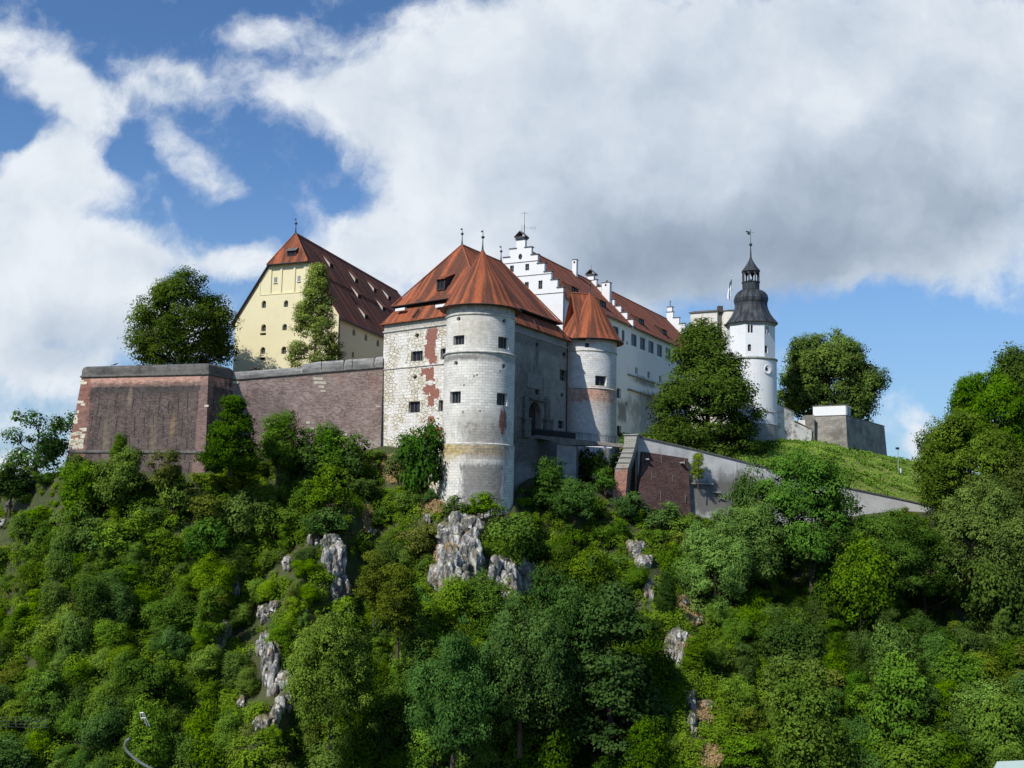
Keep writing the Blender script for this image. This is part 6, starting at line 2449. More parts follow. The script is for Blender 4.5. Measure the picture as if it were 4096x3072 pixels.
def rock(name_label, lobes, seed, cat='rock outcrop', group=None):
    """lobes: (px, py, rx_px, ry_px, bulge m): jagged masses standing out of the hillside, each with its own splinters"""
    rr = random.Random(seed)
    V_, F_ = [], []
    base = None

    def chunk(c, r0, sub, amp, off):
        tmp = bmesh.new()
        bmesh.ops.create_icosphere(tmp, subdivisions=sub, radius=1.0)
        i0 = len(V_)
        for v in tmp.verts:
            d = v.co.normalized()
            d = Vector([math.copysign(abs(t) ** .8, t) for t in d])
            q = Vector((d.x * r0[0], d.y * r0[1], d.z * r0[2]))
            nz = mnoise.fractal(Vector((q.x * .6, q.y * .6, q.z * .30)) + off, 1.0, 2.1, 5)
            rid = abs(mnoise.noise(Vector((q.x * 1.1, q.y * 1.1, q.z * .38)) + off))
            st = mnoise.noise(Vector((math.floor(q.x * 1.6 + .3 * q.z), math.floor(q.y * 1.6), math.floor(q.z * .9 + .4 * q.x))) * 1.7 + off)
            k = 1.0 + amp * (0.45 * nz - 0.6 * rid + 0.34 * st + .08)
            q = Vector((q.x * k, q.y * k, q.z * (1 + (k - 1) * .6)))
            V_.append(tuple(c + q - base))
        F_.extend([tuple(v.index + i0 for v in f.verts) for f in tmp.faces])
        tmp.free()
    for (px, py, rx, ry, bul) in lobes:
        c = terr_py(px, py)
        if base is None:
            base = c.copy()
        sc = c.y / F
        big = rx * ry > 120
        off = Vector((rr.random() * 50, rr.random() * 50, rr.random() * 50))
        r0 = (rx * sc * .85, max(1.3, rx * sc * .75), ry * sc * .9)
        chunk(c + Vector((0, -bul * .7 + r0[1] * .6, 0)), r0, 5 if big else 4, 1.0, off)
        for k in range(14 if big else 6):
            a, r = rr.random() * 6.283, math.sqrt(rr.random())
            cx_, cy_ = px + rx * .85 * r * math.cos(a), py + ry * .85 * r * math.sin(a)
            s_ = rr.uniform(.22, .5)
            rs = (rx * sc * s_ * .8, rx * sc * s_, max(rx, ry) * sc * s_ * rr.uniform(.7, 1.5))
            p_ = terr_py(cx_, cy_)
            dd = (1 - r * r) ** .5 * r0[1] * .35
            chunk(p_ + Vector((0, -bul * .8 - dd + rs[1] * .4, 0)), rs, 3, 1.2, off + Vector((k * 7.7, 0, 0)))
        ROCKX.append((px, py, rx, ry))
    me_ = bpy.data.meshes.new('rock_outcrop')
    me_.from_pydata(V_, [], F_)
    me_.materials.append(ROCK)
    ob = bpy.data.objects.new('rock_outcrop', me_)
    COL.objects.link(ob)
    ob.location = base
    tag(ob, name_label, cat, group)
    return ob


rock('tall pale limestone crag with dry grass directly below the big round tower', [(455, 545, 17, 24, 2.0), (449, 574, 16, 22, 2.4), (470, 560, 13, 30, 1.4), (462, 530, 22, 10, 1.2)], 1)
rock('grey limestone crag right under the floodlight frame', [(330, 548, 10, 16, 1.6), (337, 562, 10, 22, 1.6), (318, 538, 9, 8, 1.2), (342, 592, 9, 18, .8)], 2)
rock('brownish broken rock face half hidden by bushes right of the tall crag', [(500, 572, 11, 18, 1.0), (520, 583, 16, 26, 1.0), (508, 600, 12, 12, .8)], 3)
rock('pale grey rock knob on the slope below the stepped pier', [(634, 549, 10, 9, 1.4), (643, 562, 10, 8, 1.2)], 4)
rock('small upright grey rock straight below the pale rock knob', [(648, 593, 6, 12, .4)], 24)
rock('longest white rock rib on the lower left slope', [(266, 645, 7, 14, 1.8), (272, 664, 10, 22, 2.0), (284, 688, 12, 20, 1.8), (300, 700, 5, 10, 1.2)], 5)
rock('white rock patch above the longest rock rib', [(266, 612, 9, 9, 1.0), (276, 606, 6, 6, 1.0)], 6)
rock('narrow upright white rock among bushes on the left slope', [(237, 586, 6, 16, 1.2)], 7)
rock('grey rock outcrop low on the left slope, left of the longest rib', [(226, 630, 7, 12, 1.3), (219, 645, 7, 9, 1.2)], 8)
rock('white rock at the foot of the longest rib', [(264, 722, 9, 8, 1.4), (276, 718, 6, 12, .8)], 9)
rock('little white rock left of the longest rib near its foot', [(244, 700, 6, 6, 1.0)], 29)
rock('speckled dark and white rock face on the right spur', [(676, 646, 12, 17, 1.4), (667, 652, 8, 9, 1.2)], 10)
rock('scattered small white boulders in dry grass on top of the right spur', [(684, 601, 4, 5, 1.0), (698, 620, 5, 4, 1.0), (706, 624, 3, 4, 1.0), (685, 598, 2, 2, 1.0)], 11)
rock('lowest broken white rock on the right spur', [(690, 704, 6, 14, 1.2), (692, 724, 5, 12, 1.0)], 12)
rock('small white boulder right of the lowest rock on the right spur', [(708, 704, 6, 5, 1.2)], 32)
rock('small white rock at the left edge of the picture', [(10, 507, 3, 5, 1.2), (3, 522, 6, 4, 1.2)], 13)
rock('slanting grey rock beside the path above the floodlight frame', [(288, 563, 6, 9, 1.0)], 14)
rock('small white boulder in the bushes right of the floodlight frame', [(373, 531, 5, 2.5, 1.2), (367, 500, 2.5, 6, 1.0)], 15)
rock('small pale rock with dry grass left of the round tower foot', [(428, 518, 5, 6, 1.2)], 16)

# dry earth patches
DRY = [(392, 470, 10, 13), (431, 508, 14, 7), (470, 530, 24, 7), (692, 610, 20, 14), (706, 712, 13, 9), (368, 512, 5, 20), (836, 545, 9, 14), (600, 478, 8, 3), (710, 757, 12, 10), (600, 758, 25, 6), (444, 556, 9, 12)]
EARTH = mat_ground('dry_grass', (0.26, 0.18, 0.085), (0.20, 0.14, 0.06), (0.13, 0.12, 0.045), 0.5)
# ================================================================== FOLIAGE
def leaf_mesh(name, pts, nrm, size, tint, mat, bn=None):
    """one bent leaf-clump face per point"""
    n = len(pts)
    up = np.tile(np.array([[0.0, 0.0, 1.0]]), (n, 1))
    nr = nrm / np.maximum(1e-6, np.linalg.norm(nrm, axis=1, keepdims=True))
    rnd = RNG.normal(size=(n, 3))
    t = np.cross(nr, rnd)
    t /= np.maximum(1e-6, np.linalg.norm(t, axis=1, keepdims=True))
    b = np.cross(nr, t)
    s = size[:, None] * 0.5
    asp = RNG.uniform(0.55, 1.0, size=(n, 1))
    v0 = pts - t * s - b * s * asp * .25
    v1 = pts - b * s * asp
    v2 = pts + t * s + b * s * asp * .2
    v3 = pts + b * s * asp
    V = np.stack([v0, v1, v2, v3], axis=1).reshape(-1, 3).astype(np.float32)
    me = bpy.data.meshes.new(name)
    me.vertices.add(4 * n)
    me.vertices.foreach_set('co', V.ravel())
    me.loops.add(4 * n)
    me.loops.foreach_set('vertex_index', np.arange(4 * n, dtype=np.int32))
    me.polygons.add(n)
    me.polygons.foreach_set('loop_start', np.arange(0, 4 * n, 4, dtype=np.int32))
    me.polygons.foreach_set('loop_total', np.full(n, 4, dtype=np.int32))
    at_ = me.attributes.new('tint', 'FLOAT', 'FACE')
    at_.data.foreach_set('value', np.clip(tint, 0, 1).astype(np.float32))
    bb = nrm if bn is None else bn
    bb = bb / np.maximum(1e-6, np.linalg.norm(bb, axis=1, keepdims=True))
    ab = me.attributes.new('bn', 'FLOAT_VECTOR', 'FACE')
    ab.data.foreach_set('vector', bb.astype(np.float32).ravel())
    me.update(calc_edges=True)
    me.materials.append(mat)
    return me


def crown(name, rx, ry, rz, nl, lr, spr, lv, leaf, seed, shape='round', low=0.0, flat=1.0, up=0.35, irr=.7):
    """crown centred at z=0. lobes -> sprigs -> leaves"""
    g = np.random.default_rng(seed)
    C, Rl = [], []
    tries = 0
    while len(C) < nl and tries < nl * 60:
        tries += 1
        d = g.normal(size=3)
        d /= np.linalg.norm(d)
        r = g.uniform(0.25, 1.0) ** 0.45
        p = d * r
        if shape == 'cone':
            z = g.uniform(-1, 1)
            wr = (1 - (z + 1) / 2) ** 0.75 * 0.95 + 0.10
            a = g.uniform(0, 2 * np.pi)
            q = g.uniform(0.3, 1) ** .5 * wr
            p = np.array([math.cos(a) * q, math.sin(a) * q, z])
        elif shape == 'pyr':
            z = g.uniform(-1, 1) if g.random() < .6 else g.uniform(-1, .2)
            wr = min(1.0, (1.04 - z) ** .72 * .64) * (1.0 if z > -.75 else .85)
            a = g.uniform(0, 2 * np.pi)
            q = g.uniform(0.3, 1) ** .45 * wr
            p = np.array([math.cos(a) * q, math.sin(a) * q, z])
        elif shape == 'dome':
            p[2] = abs(p[2]) * 1.5 - 0.75 if g.random() < .8 else p[2]
            if p[2] > 1 or (p[0] ** 2 + p[1] ** 2) > 1 - max(0, p[2]) ** 2 * .9:
                continue
        elif shape == 'egg':
            wr = math.sqrt(max(0.02, 1 - p[2] ** 2)) * (1.0 - 0.25 * p[2])
            a = math.atan2(p[1], p[0])
            q = g.uniform(0.35, 1) ** .5 * wr
            p = np.array([math.cos(a) * q, math.sin(a) * q, p[2]])
        if p[2] < -1 + low:
            continue
        k = g.uniform(0.6, 1.4) * lr
        q_ = p / max(.05, np.linalg.norm(p))
        amp_ = 1.0 + irr * mnoise.noise(Vector((q_[0] * 1.6 + seed * 3.1, q_[1] * 1.6, q_[2] * 1.6)))
        p = np.array(p) * amp_
        C.append([p[0] * (rx - k * .6), p[1] * (ry - k * .6), p[2] * (rz - k * .5)])
        Rl.append(k)
    C, Rl = np.array(C), np.array(Rl)
    P, Nn, T, Sz, BN = [], [], [], [], []
    for c, r in zip(C, Rl):
        lt = g.uniform(0.15, 0.85)
        ns = max(6, int(spr * (r / lr) ** 2))
        d = g.normal(size=(ns, 3))
        d[:, 2] += up
        d /= np.linalg.norm(d, axis=1, keepdims=True)
        rad = r * g.uniform(0.72, 1.12, size=(ns, 1))
        sp = c + d * rad * np.array([1, 1, flat])
        ld = g.normal(size=(ns, lv, 3)) * (0.17 * r + 0.10) * np.array([1, 1, 0.6])
        pts = (sp[:, None, :] + ld).reshape(-1, 3)
        outw = pts - c
        outw /= np.maximum(1e-6, np.linalg.norm(outw, axis=1, keepdims=True))
        nr = outw * 0.8 + np.array([0, 0, 0.40]) + g.normal(size=pts.shape) * 0.27
        P.append(pts)
        cout = pts / np.array([rx, ry, rz])
        BN.append(outw * .85 + cout * .45 + np.array([0, 0, .22]) + np.repeat(g.normal(size=(ns, 3)) * .22, lv, axis=0) + g.normal(size=pts.shape) * .12)
        Nn.append(nr)
        st_ = np.repeat(g.normal(0, .12, size=ns), lv)
        T.append(np.clip(lt + st_ + g.normal(0, .1, size=len(pts)), 0, 1))
        Sz.append(g.uniform(0.6, 1.3, size=len(pts)) * leaf)
    P, Nn, T, Sz, BN = np.concatenate(P), np.concatenate(Nn), np.concatenate(T), np.concatenate(Sz), np.concatenate(BN)
    return leaf_mesh(name, P, Nn, Sz, T, LEAF, BN), C


def trunk_mesh(name, rz, h_trunk, r0, C, seed, nl=9, mat=BARK, multi=1):
    """trunk from z=-rz-h_trunk up into the crown with limbs reaching lobes"""
    g = random.Random(seed)
    mb = MB()
    for m_ in range(multi):
        zb = -rz - h_trunk
        ox, oy = (g.uniform(-.5, .5), g.uniform(-.5, .5)) if multi > 1 else (0, 0)
        p = Vector((ox, oy, zb))
        rad = r0
        nseg = 7
        pts = [p]
        for i in range(nseg):
            q = p + Vector((g.uniform(-.12, .12) + ox * .25, g.uniform(-.12, .12) + oy * .25, (h_trunk + rz * 1.5) / nseg))
            mb.tube(p, q, rad * 1.0, rad * .84, 7)
            rad *= .84
            p = q
            pts.append(p)
        idx = list(range(len(C)))
        g.shuffle(idx)
        for i in idx[:nl]:
            t = Vector(C[i])
            s_ = min(pts[2:], key=lambda q: (q - Vector((t.x * .3, t.y * .3, t.z - t.xy.length * .7))).length)
            midp = s_.lerp(t, .5) + Vector((0, 0, -.15 * (t - s_).length * .4))
            rr_ = r0 * .35
            mb.tube(s_, midp, rr_, rr_ * .65, 5)
            mb.tube(midp, t, rr_ * .65, rr_ * .25, 5)
    me = bpy.data.meshes.new(name)
    me.from_pydata(mb.v, [], mb.f)
    me.materials.append(mat)
    return me


PROTO = {}


def proto(key, **k):
    ht, r0, nl_, multi = k.pop('ht'), k.pop('r0'), k.pop('limbs', 9), k.pop('multi', 1)
    bm_ = k.pop('bark', BARK)
    me, C = crown('crown_' + key, **k)
    tm = trunk_mesh('trunk_' + key, k['rz'], ht, r0, C, k['seed'], nl_, bm_, multi)
    PROTO[key] = (me, tm, k['rx'], k['rz'], ht)


proto('broad_a', rx=4.6, ry=4.4, rz=3.9, nl=46, lr=1.35, spr=34, lv=10, leaf=.30, seed=1, ht=2.4, r0=.3)
proto('broad_b', rx=4.2, ry=4.4, rz=4.2, nl=40, lr=1.5, spr=36, lv=10, leaf=.32, seed=2, ht=2.2, r0=.3, shape='dome')
proto('broad_c', rx=4.0, ry=4.0, rz=3.4, nl=54, lr=1.05, spr=26, lv=9, leaf=.27, seed=3, ht=2.0, r0=.26, flat=.75)
proto('tall_a', rx=3.2, ry=3.2, rz=5.2, nl=48, lr=1.2, spr=28, lv=10, leaf=.28, seed=4, ht=2.6, r0=.26, shape='egg')
proto('tall_b', rx=3.0, ry=3.0, rz=5.6, nl=60, lr=.95, spr=22, lv=9, leaf=.27, seed=5, ht=2.4, r0=.24, shape='egg', flat=.6)
proto('shrub_a', rx=2.4, ry=2.3, rz=1.7, nl=24, lr=.75, spr=22, lv=9, leaf=.24, seed=6, ht=.5, r0=.1, limbs=6, multi=3)
proto('shrub_b', rx=2.1, ry=2.2, rz=2.0, nl=20, lr=.8, spr=22, lv=9, leaf=.25, seed=7, ht=.5, r0=.1, limbs=6, multi=2, shape='dome')
proto('shrub_c', rx=2.7, ry=2.3, rz=1.4, nl=30, lr=.6, spr=18, lv=8, leaf=.22, seed=8, ht=.4, r0=.08, limbs=6, multi=3, flat=.8)
proto('cone_a', rx=3.6, ry=3.6, rz=7.0, nl=88, lr=1.1, spr=26, lv=9, leaf=.28, seed=9, ht=2.0, r0=.32, shape='cone', flat=.55, up=.1)
proto('airy_a', rx=4.4, ry=4.0, rz=4.4, nl=30, lr=1.1, spr=26, lv=8, leaf=.30, seed=10, ht=1.6, r0=.26, limbs=22, flat=.6)

proto('field_maple', rx=3.8, ry=3.4, rz=5.2, nl=70, lr=1.05, spr=30, lv=10, leaf=.27, seed=31, ht=.3, r0=.22, limbs=12, shape='pyr', flat=.5, irr=.3)

proto('near_a', rx=5.4, ry=5.0, rz=6.0, nl=150, lr=1.05, spr=34, lv=11, leaf=.21, seed=41, ht=1.0, r0=.32, limbs=18, shape='egg', flat=.8, irr=.5)
proto('near_b', rx=5.6, ry=5.0, rz=5.6, nl=140, lr=1.15, spr=34, lv=11, leaf=.22, seed=42, ht=1.0, r0=.32, limbs=18, flat=.7, irr=.5)

TREES = []
PAL = {'bright': (0.148, 0.240, 0.032), 'mid': (0.112, 0.190, 0.028), 'dark': (0.070, 0.125, 0.022), 'deep': (0.048, 0.090, 0.020), 'olive': (0.150, 0.180, 0.036), 'yellow': (0.185, 0.265, 0.036),
       'rusty': (0.150, 0.165, 0.028), 'bluish': (0.078, 0.155, 0.036), 'pale': (0.18, 0.21, 0.07)}
COLK = 1.6


def plant(key, base, sx, sz, rot, colr, name, label, cat, group=None, lower=None, jitter=.07):
    colr = (colr[0] * .97, colr[1] * 1.12, colr[2] * .76)
    me, tm, rx, rz, ht = PROTO[key]
    root = bpy.data.objects.new(name, None)
    root.empty_display_size = .3
    COL.objects.link(root)
    root.location = base
    root.rotation_euler = (0, 0, rot)
    root.scale = (sx, sx, sz)
    g = random.Random(int(abs(base[0] * 131 + base[1] * 17 + rot * 1000)))
    c = [max(.005, v * (1 + g.uniform(-jitter, jitter))) for v in colr]
    for m_, nm in ((me, 'crown'), (tm, 'trunk')):
        o = bpy.data.objects.new(nm, m_)
        COL.objects.link(o)
        o.parent = root
        o.location = (0, 0, rz + ht)
        o.color = (*c, 1) if nm == 'crown' else (1, 1, 1, 1)
    root['label'] = label
    root['category'] = cat
    if group:
        root['group'] = group
    return root


def tree_px(key, px, top, bot, wpx, Y, colr, name, label, cat='tree', hidden=0.0, group=None, rot=None):
    """crown spans rows top..bot (plus trunk below), wpx wide, at depth Y"""
    me, tm, rx, rz, ht = PROTO[key]
    sc = Y / F
    hcr = (bot - top) * sc
    sz = hcr / (2 * rz)
    sx = wpx * sc / (2 * rx)
    c = at(px, bot, Y)
    base = Vector((c.x, c.y, c.z - ht * sz))
    r = plant(key, base, sx, sz, random.uniform(0, 6.28) if rot is None else rot, PAL[colr] if isinstance(colr, str) else tuple(v * COLK for v in colr), name, label, cat, group)
    TREES.append((px, (top + bot) / 2, wpx / 2, (bot - top) / 2))
    return r


# the bigger single trees get crowns of their own
proto('lime_big', rx=9.0, ry=8.4, rz=8.6, nl=135, lr=1.55, spr=40, lv=11, leaf=.30, seed=21, ht=2.2, r0=.55, limbs=26, shape='egg', irr=.22)
proto('maple_big', rx=11.2, ry=9.0, rz=12.6, nl=190, lr=1.7, spr=38, lv=11, leaf=.32, seed=22, ht=1.5, r0=.6, limbs=40, shape='pyr', flat=.65, irr=.35)
proto('poplar', rx=5.2, ry=4.8, rz=9.0, nl=200, lr=1.0, spr=20, lv=9, leaf=.26, seed=23, ht=1.5, r0=.32, limbs=34, shape='cone', flat=.7, irr=.3)
proto('oak_right', rx=10.2, ry=9.0, rz=8.4, nl=185, lr=1.55, spr=38, lv=11, leaf=.38, seed=24, ht=2.0, r0=.55, limbs=44, shape='egg', irr=.35)
proto('ash_tall', rx=7.2, ry=6.6, rz=8.6, nl=120, lr=1.5, spr=36, lv=11, leaf=.30, seed=25, ht=6.0, r0=.42, limbs=20, shape='egg', flat=.7)

tree_px('lime_big', 181, 270, 382, 118, 181, (0.052, 0.080, 0.018), 'lime_tree', 'large round dark green tree standing behind the brick bastion')
tree_px('poplar', 313, 263, 373, 62, 176, (0.125, 0.175, 0.028), 'poplar_tree', 'slim conical light green tree in front of the cream granary')
tree_px('maple_big', 708, 314, 474, 170, 190, (0.046, 0.076, 0.015), 'maple_tree', 'biggest dark tree in front of the white wing and onion dome tower')
tree_px('oak_right', 827, 329, 428, 108, 226, (0.080, 0.118, 0.026), 'oak_tree', 'wide spreading tree behind the white cabin on the stone bastion')
tree_px('airy_a', 36, 404, 482, 68, 166, (0.045, 0.085, 0.028), 'ash_tree', 'loose airy tree against the sky left of the brick bastion')
tree_px('broad_c', 10, 462, 505, 50, 162, 'dark', 'broadleaf_tree', 'dark bushy tree at the left edge below the airy tree')
tree_px('field_maple', 230, 396, 474, 60, 150, (0.040, 0.076, 0.014), 'field_maple', 'dense green layered tree in the corner between bastion and curtain wall')
tree_px('ash_tall', 812, 443, 578, 98, 150, (0.062, 0.115, 0.028), 'ash_tree', 'tall mid green tree with bare lower trunk in front of the sloping retaining wall')
tree_px('broad_a', 752, 472, 560, 48, 158, (0.060, 0.105, 0.030), 'hornbeam_tree', 'small tree overlapping the retaining wall left of the tall bare-trunked tree')
tree_px('near_b', 742, 498, 590, 88, 150, (0.085, 0.155, 0.030), 'broadleaf_tree', 'bright green rounded tree right below the retaining wall')
tree_px('near_a', 716, 520, 612, 76, 146, (0.090, 0.165, 0.030), 'broadleaf_tree', 'vivid green tree left of the rounded one below the retaining wall')
tree_px('ash_tall', 892, 506, 600, 84, 146, (0.052, 0.095, 0.024), 'tall_tree', 'dark tree on a tall bare trunk at the right, over the wall end', rot=1.0)
tree_px('ash_tall', 925, 520, 606, 70, 150, (0.042, 0.078, 0.022), 'tall_tree', 'second bare trunked dark tree further right behind the first', rot=3.0)
tree_px('oak_right', 988, 368, 478, 96, 176, (0.058, 0.120, 0.022), 'chestnut_tree', 'bright green chestnut rising at the right edge against blue sky')
tree_px('broad_b', 1018, 342, 420, 62, 184, 'dark', 'broadleaf_tree', 'highest dark tree top at the right edge')
tree_px('broad_a', 940, 428, 490, 50, 180, (0.058, 0.095, 0.036), 'hornbeam_tree', 'light airy tree on the skyline right of the lamp post')
tree_px('lime_big', 972, 412, 530, 118, 168, (0.072, 0.108, 0.018), 'maple_tree', 'big olive brown-green tree at the right below the chestnut')
tree_px('broad_a', 1014, 470, 560, 76, 158, (0.058, 0.080, 0.020), 'broadleaf_tree', 'dark olive tree at the right edge under the big olive one')
tree_px('lime_big', 984, 480, 600, 104, 150, (0.086, 0.120, 0.028), 'willow_tree', 'dull pale olive tree with greyish foliage at the right')
tree_px('broad_c', 1006, 560, 660, 88, 142, (0.044, 0.068, 0.018), 'broadleaf_tree', 'dark brownish tree below the pale olive tree')
tree_px('tall_a', 936, 636, 684, 30, 128, (0.060, 0.120, 0.028), 'young_tree', 'small egg shaped bush tree alone before the dark gap at the right')
tree_px('broad_b', 862, 540, 626, 66, 142, 'mid', 'broadleaf_tree', 'mid green tree between the tall bare-trunked tree and the dark one')
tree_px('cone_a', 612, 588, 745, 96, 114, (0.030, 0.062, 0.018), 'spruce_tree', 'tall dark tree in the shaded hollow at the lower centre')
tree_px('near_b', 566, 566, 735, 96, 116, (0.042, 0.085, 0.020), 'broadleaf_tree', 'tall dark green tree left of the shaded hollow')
tree_px('near_a', 520, 600, 745, 100, 112, (0.048, 0.095, 0.020), 'broadleaf_tree', 'broad mid green tree below the brownish rock face')
tree_px('near_b', 452, 628, 765, 92, 108, (0.045, 0.095, 0.022), 'broadleaf_tree', 'rounded dark green tree at the bottom centre left')
tree_px('tall_b', 398, 560, 640, 44, 124, (.072, .084, .02), 'beech_tree', 'olive brown tree right of the grey crag')
tree_px('tall_b', 374, 548, 612, 34, 128, (0.070, 0.084, 0.020), 'beech_tree', 'small olive brown tree touching the right side of the grey crag')
tree_px('near_a', 330, 612, 738, 92, 112, (0.090, 0.140, 0.024), 'broadleaf_tree', 'bright green rounded tree right of the longest rock rib')
tree_px('shrub_b', 455, 497, 520, 34, 145, (0.060, 0.105, 0.020), 'dome_shrub', 'left dome shaped green shrub at the round tower foot')
tree_px('shrub_b', 485, 494, 520, 42, 145, (0.075, 0.125, 0.020), 'dome_shrub', 'right dome shaped green shrub at the round tower foot')
tree_px('shrub_a', 424, 426, 490, 48, 152, (0.040, 0.080, 0.020), 'hazel_shrub', 'tall dark shrub against the stone wall left of the round tower')
tree_px('shrub_b', 402, 436, 482, 36, 154, (0.055, 0.10, 0.022), 'hazel_shrub', 'shrub under the left corner of the gatehouse wall')
tree_px('tall_a', 548, 460, 510, 36, 158, (0.050, 0.105, 0.024), 'elder_shrub', 'tall green shrub below the gate under the footbridge')
tree_px('broad_b', 575, 478, 520, 48, 156, (0.048, 0.098, 0.022), 'elder_shrub', 'round green shrub in front of the footbridge pier')
tree_px('shrub_b', 602, 452, 484, 24, 170, (0.075, 0.12, 0.020), 'elder_shrub', 'yellowish shrub under the footbridge beside the pier')
tree_px('shrub_b', 606, 470, 492, 24, 166, (0.050, 0.105, 0.022), 'elder_shrub', 'small round shrub left of the stepped pier')
tree_px('shrub_a', 588, 451, 486, 30, 174, (.030, .055, .014), 'elder_shrub', 'dark shaded shrub behind the footbridge pier')
tree_px('shrub_b', 614, 456, 494, 22, 174, (.035, .065, .016), 'elder_shrub', 'dark shrub between the footbridge and the stepped pier')
tree_px('shrub_a', 632, 494, 518, 34, 162, (0.042, 0.092, 0.024), 'elder_shrub', 'dark shrub at the foot of the stepped pier')
tree_px('shrub_b', 668, 504, 530, 40, 162, (0.060, 0.125, 0.024), 'elder_shrub', 'green shrub at the foot of the brick panel')
tree_px('broad_c', 116, 446, 515, 54, 147, (0.078, 0.135, 0.022), 'hazel_shrub', 'tall bright bush in front of the bastion base')
tree_px('tall_a', 119, 434, 462, 16, 149, (0.075, 0.125, 0.022), 'young_tree', 'small pointed tree in front of the bastion')
tree_px('airy_a', 166, 446, 492, 42, 147, (0.075, 0.085, 0.026), 'hawthorn_shrub', 'thin reddish green shrub in front of the bastion base')
tree_px('broad_c', 80, 460, 512, 44, 148, (0.065, 0.115, 0.022), 'hazel_shrub', 'light green bush at the left foot of the bastion')
tree_px('tall_a', 278, 412, 470, 40, 158, (0.072, 0.13, 0.022), 'hazel_shrub', 'rounded green shrub top against the curtain wall')
tree_px('tall_a', 328, 425, 472, 34, 160, (0.060, 0.11, 0.022), 'hazel_shrub', 'right hand green shrub against the curtain wall')
tree_px('shrub_b', 302, 430, 472, 40, 160, (0.065, 0.12, 0.022), 'hazel_shrub', 'low shrub between the two taller ones below the curtain wall')
tree_px('shrub_b', 352, 436, 475, 36, 160, (0.055, 0.10, 0.022), 'hazel_shrub', 'dark shrub right of the curtain wall shrubs')
# climbing plant on the concrete wall
tree_px('tall_b', 698, 450, 482, 14, 171.2, 'yellow', 'ivy', 'yellow green climber hanging on the concrete wall right of the brick panel', 'climbing plant')

# ---- generic individuals, spread over the slope in rows of growing size
gr = random.Random(77)
pts = []
cand = []
for k in range(9000):
    px = gr.uniform(-60, 1085)
    t = gr.uniform(-0.10, 0.985)
    p = terr(px, t)
    x_, y_ = proj(p)
    cand.append((px, t, p, x_, y_))


def zone(x, y):
    if y < 560:
        if x < 250:
            return 'on the upper slope under the brick bastion'
        if x < 430:
            return 'on the upper slope under the curtain wall'
        if x < 620:
            return 'on the slope right of the round tower foot'
        if x < 760:
            return 'under the brick panel of the retaining wall'
        return 'below the right end of the retaining wall'
    if x < 220:
        return 'on the lower left slope'
    if x < 345:
        return 'around the rock ribs on the left'
    if x < 500:
        return 'below the grey crag and the tall crag'
    if x < 640:
        return 'in the hollow at the lower centre'
    if x < 760:
        return 'around the rocks of the right spur'
    return 'on the lower right slope'


LANDM = [(455, 550, 'the tall crag'), (332, 565, 'the grey crag'), (510, 583, 'the brown rock face'), (634, 560, 'the pale rock knob'), (275, 668, 'the longest rock rib'), (270, 608, 'the upper white rock patch'),
         (237, 586, 'the narrow white rock'), (222, 637, 'the low grey outcrop'), (262, 718, 'the lowest left rock'), (672, 648, 'the speckled rock face'), (696, 612, 'the scattered boulders'), (696, 710, 'the lowest right rock'),
         (66, 470, "the bastion's left foot"), (140, 470, "the bastion's front foot"), (206, 470, "the bastion's right corner"), (270, 446, "the curtain wall's left half"), (350, 446, "the curtain wall's right half"),
         (475, 512, 'the round tower foot'), (396, 470, 'the dry grass by the gatehouse'), (571, 470, 'the footbridge pier'), (619, 505, 'the stepped pier'), (665, 515, 'the brick panel'), (740, 535, 'the vivid green tree'),
         (814, 590, 'the bare trunk in the middle right'), (878, 508, 'the visible wall end'), (888, 640, 'the pale bare trunk'), (936, 660, 'the egg shaped bush'), (324, 526, 'the floodlights'), (134, 478, 'the bleached dead tree'),
         (138, 755, 'the curved cable'), (144, 720, 'the metal bracket'), (20, 722, 'the mesh fence'), (1005, 764, 'the mint green roof'), (612, 670, 'the tall dark hollow tree'), (520, 650, 'the broad central tree'), (5, 515, 'the left edge rock'),
         (332, 655, 'the bright rounded tree'), (398, 600, 'the olive brown tree'), (812, 510, 'the tall mid green tree'), (984, 540, 'the pale olive tree'), (100, 620, 'the middle of the left slope'), (60, 690, 'the lower left slope'),
         (160, 680, 'the lower left slope centre'), (110, 550, 'the upper left slope'), (290, 500, 'the slope under the curtain wall'), (760, 700, 'the lower right slope start'), (840, 730, 'the lower right slope middle'), (930, 720, 'the lower right corner slope'),
         (430, 720, 'the bottom centre left'), (560, 740, 'the bottom centre'), (1000, 640, 'the dark tree at the right')]
SHP = {'broad_a': 'broad', 'broad_b': 'domed', 'broad_c': 'fine leaved', 'tall_a': 'upright', 'tall_b': 'tapering', 'shrub_a': 'spreading', 'shrub_b': 'rounded', 'shrub_c': 'low'}
USED = set()


def describe(x, y, r, cn, key, kind):
    lms = sorted(LANDM, key=lambda q: (q[0] - x) ** 2 + 1.4 * (q[1] - y) ** 2)[:2]
    opts = []
    for q in lms:
        dx, dy = x - q[0], y - q[1]
        if abs(dx) > 2.2 * abs(dy):
            rel = 'left of' if dx < 0 else 'right of'
        elif abs(dy) > 2.2 * abs(dx):
            rel = 'above' if dy < 0 else 'below'
        else:
            rel = ('above' if dy < 0 else 'below') + ' and ' + ('left of' if dx < 0 else 'right of')
        opts.append(rel + ' ' + q[2])
    size = 'small' if r < 17 else 'large' if r > 27 else 'medium'
    for o in opts:
        for sz in ('', size + ' '):
            lab = '%s%s %s %s %s' % (sz, CN[cn], SHP[key], kind, o)
            if lab not in USED and len(lab.split()) <= 16:
                USED.add(lab)
                return lab
    return '%s %s %s %s %s' % (size, CN[cn], SHP[key], kind, opts[0])


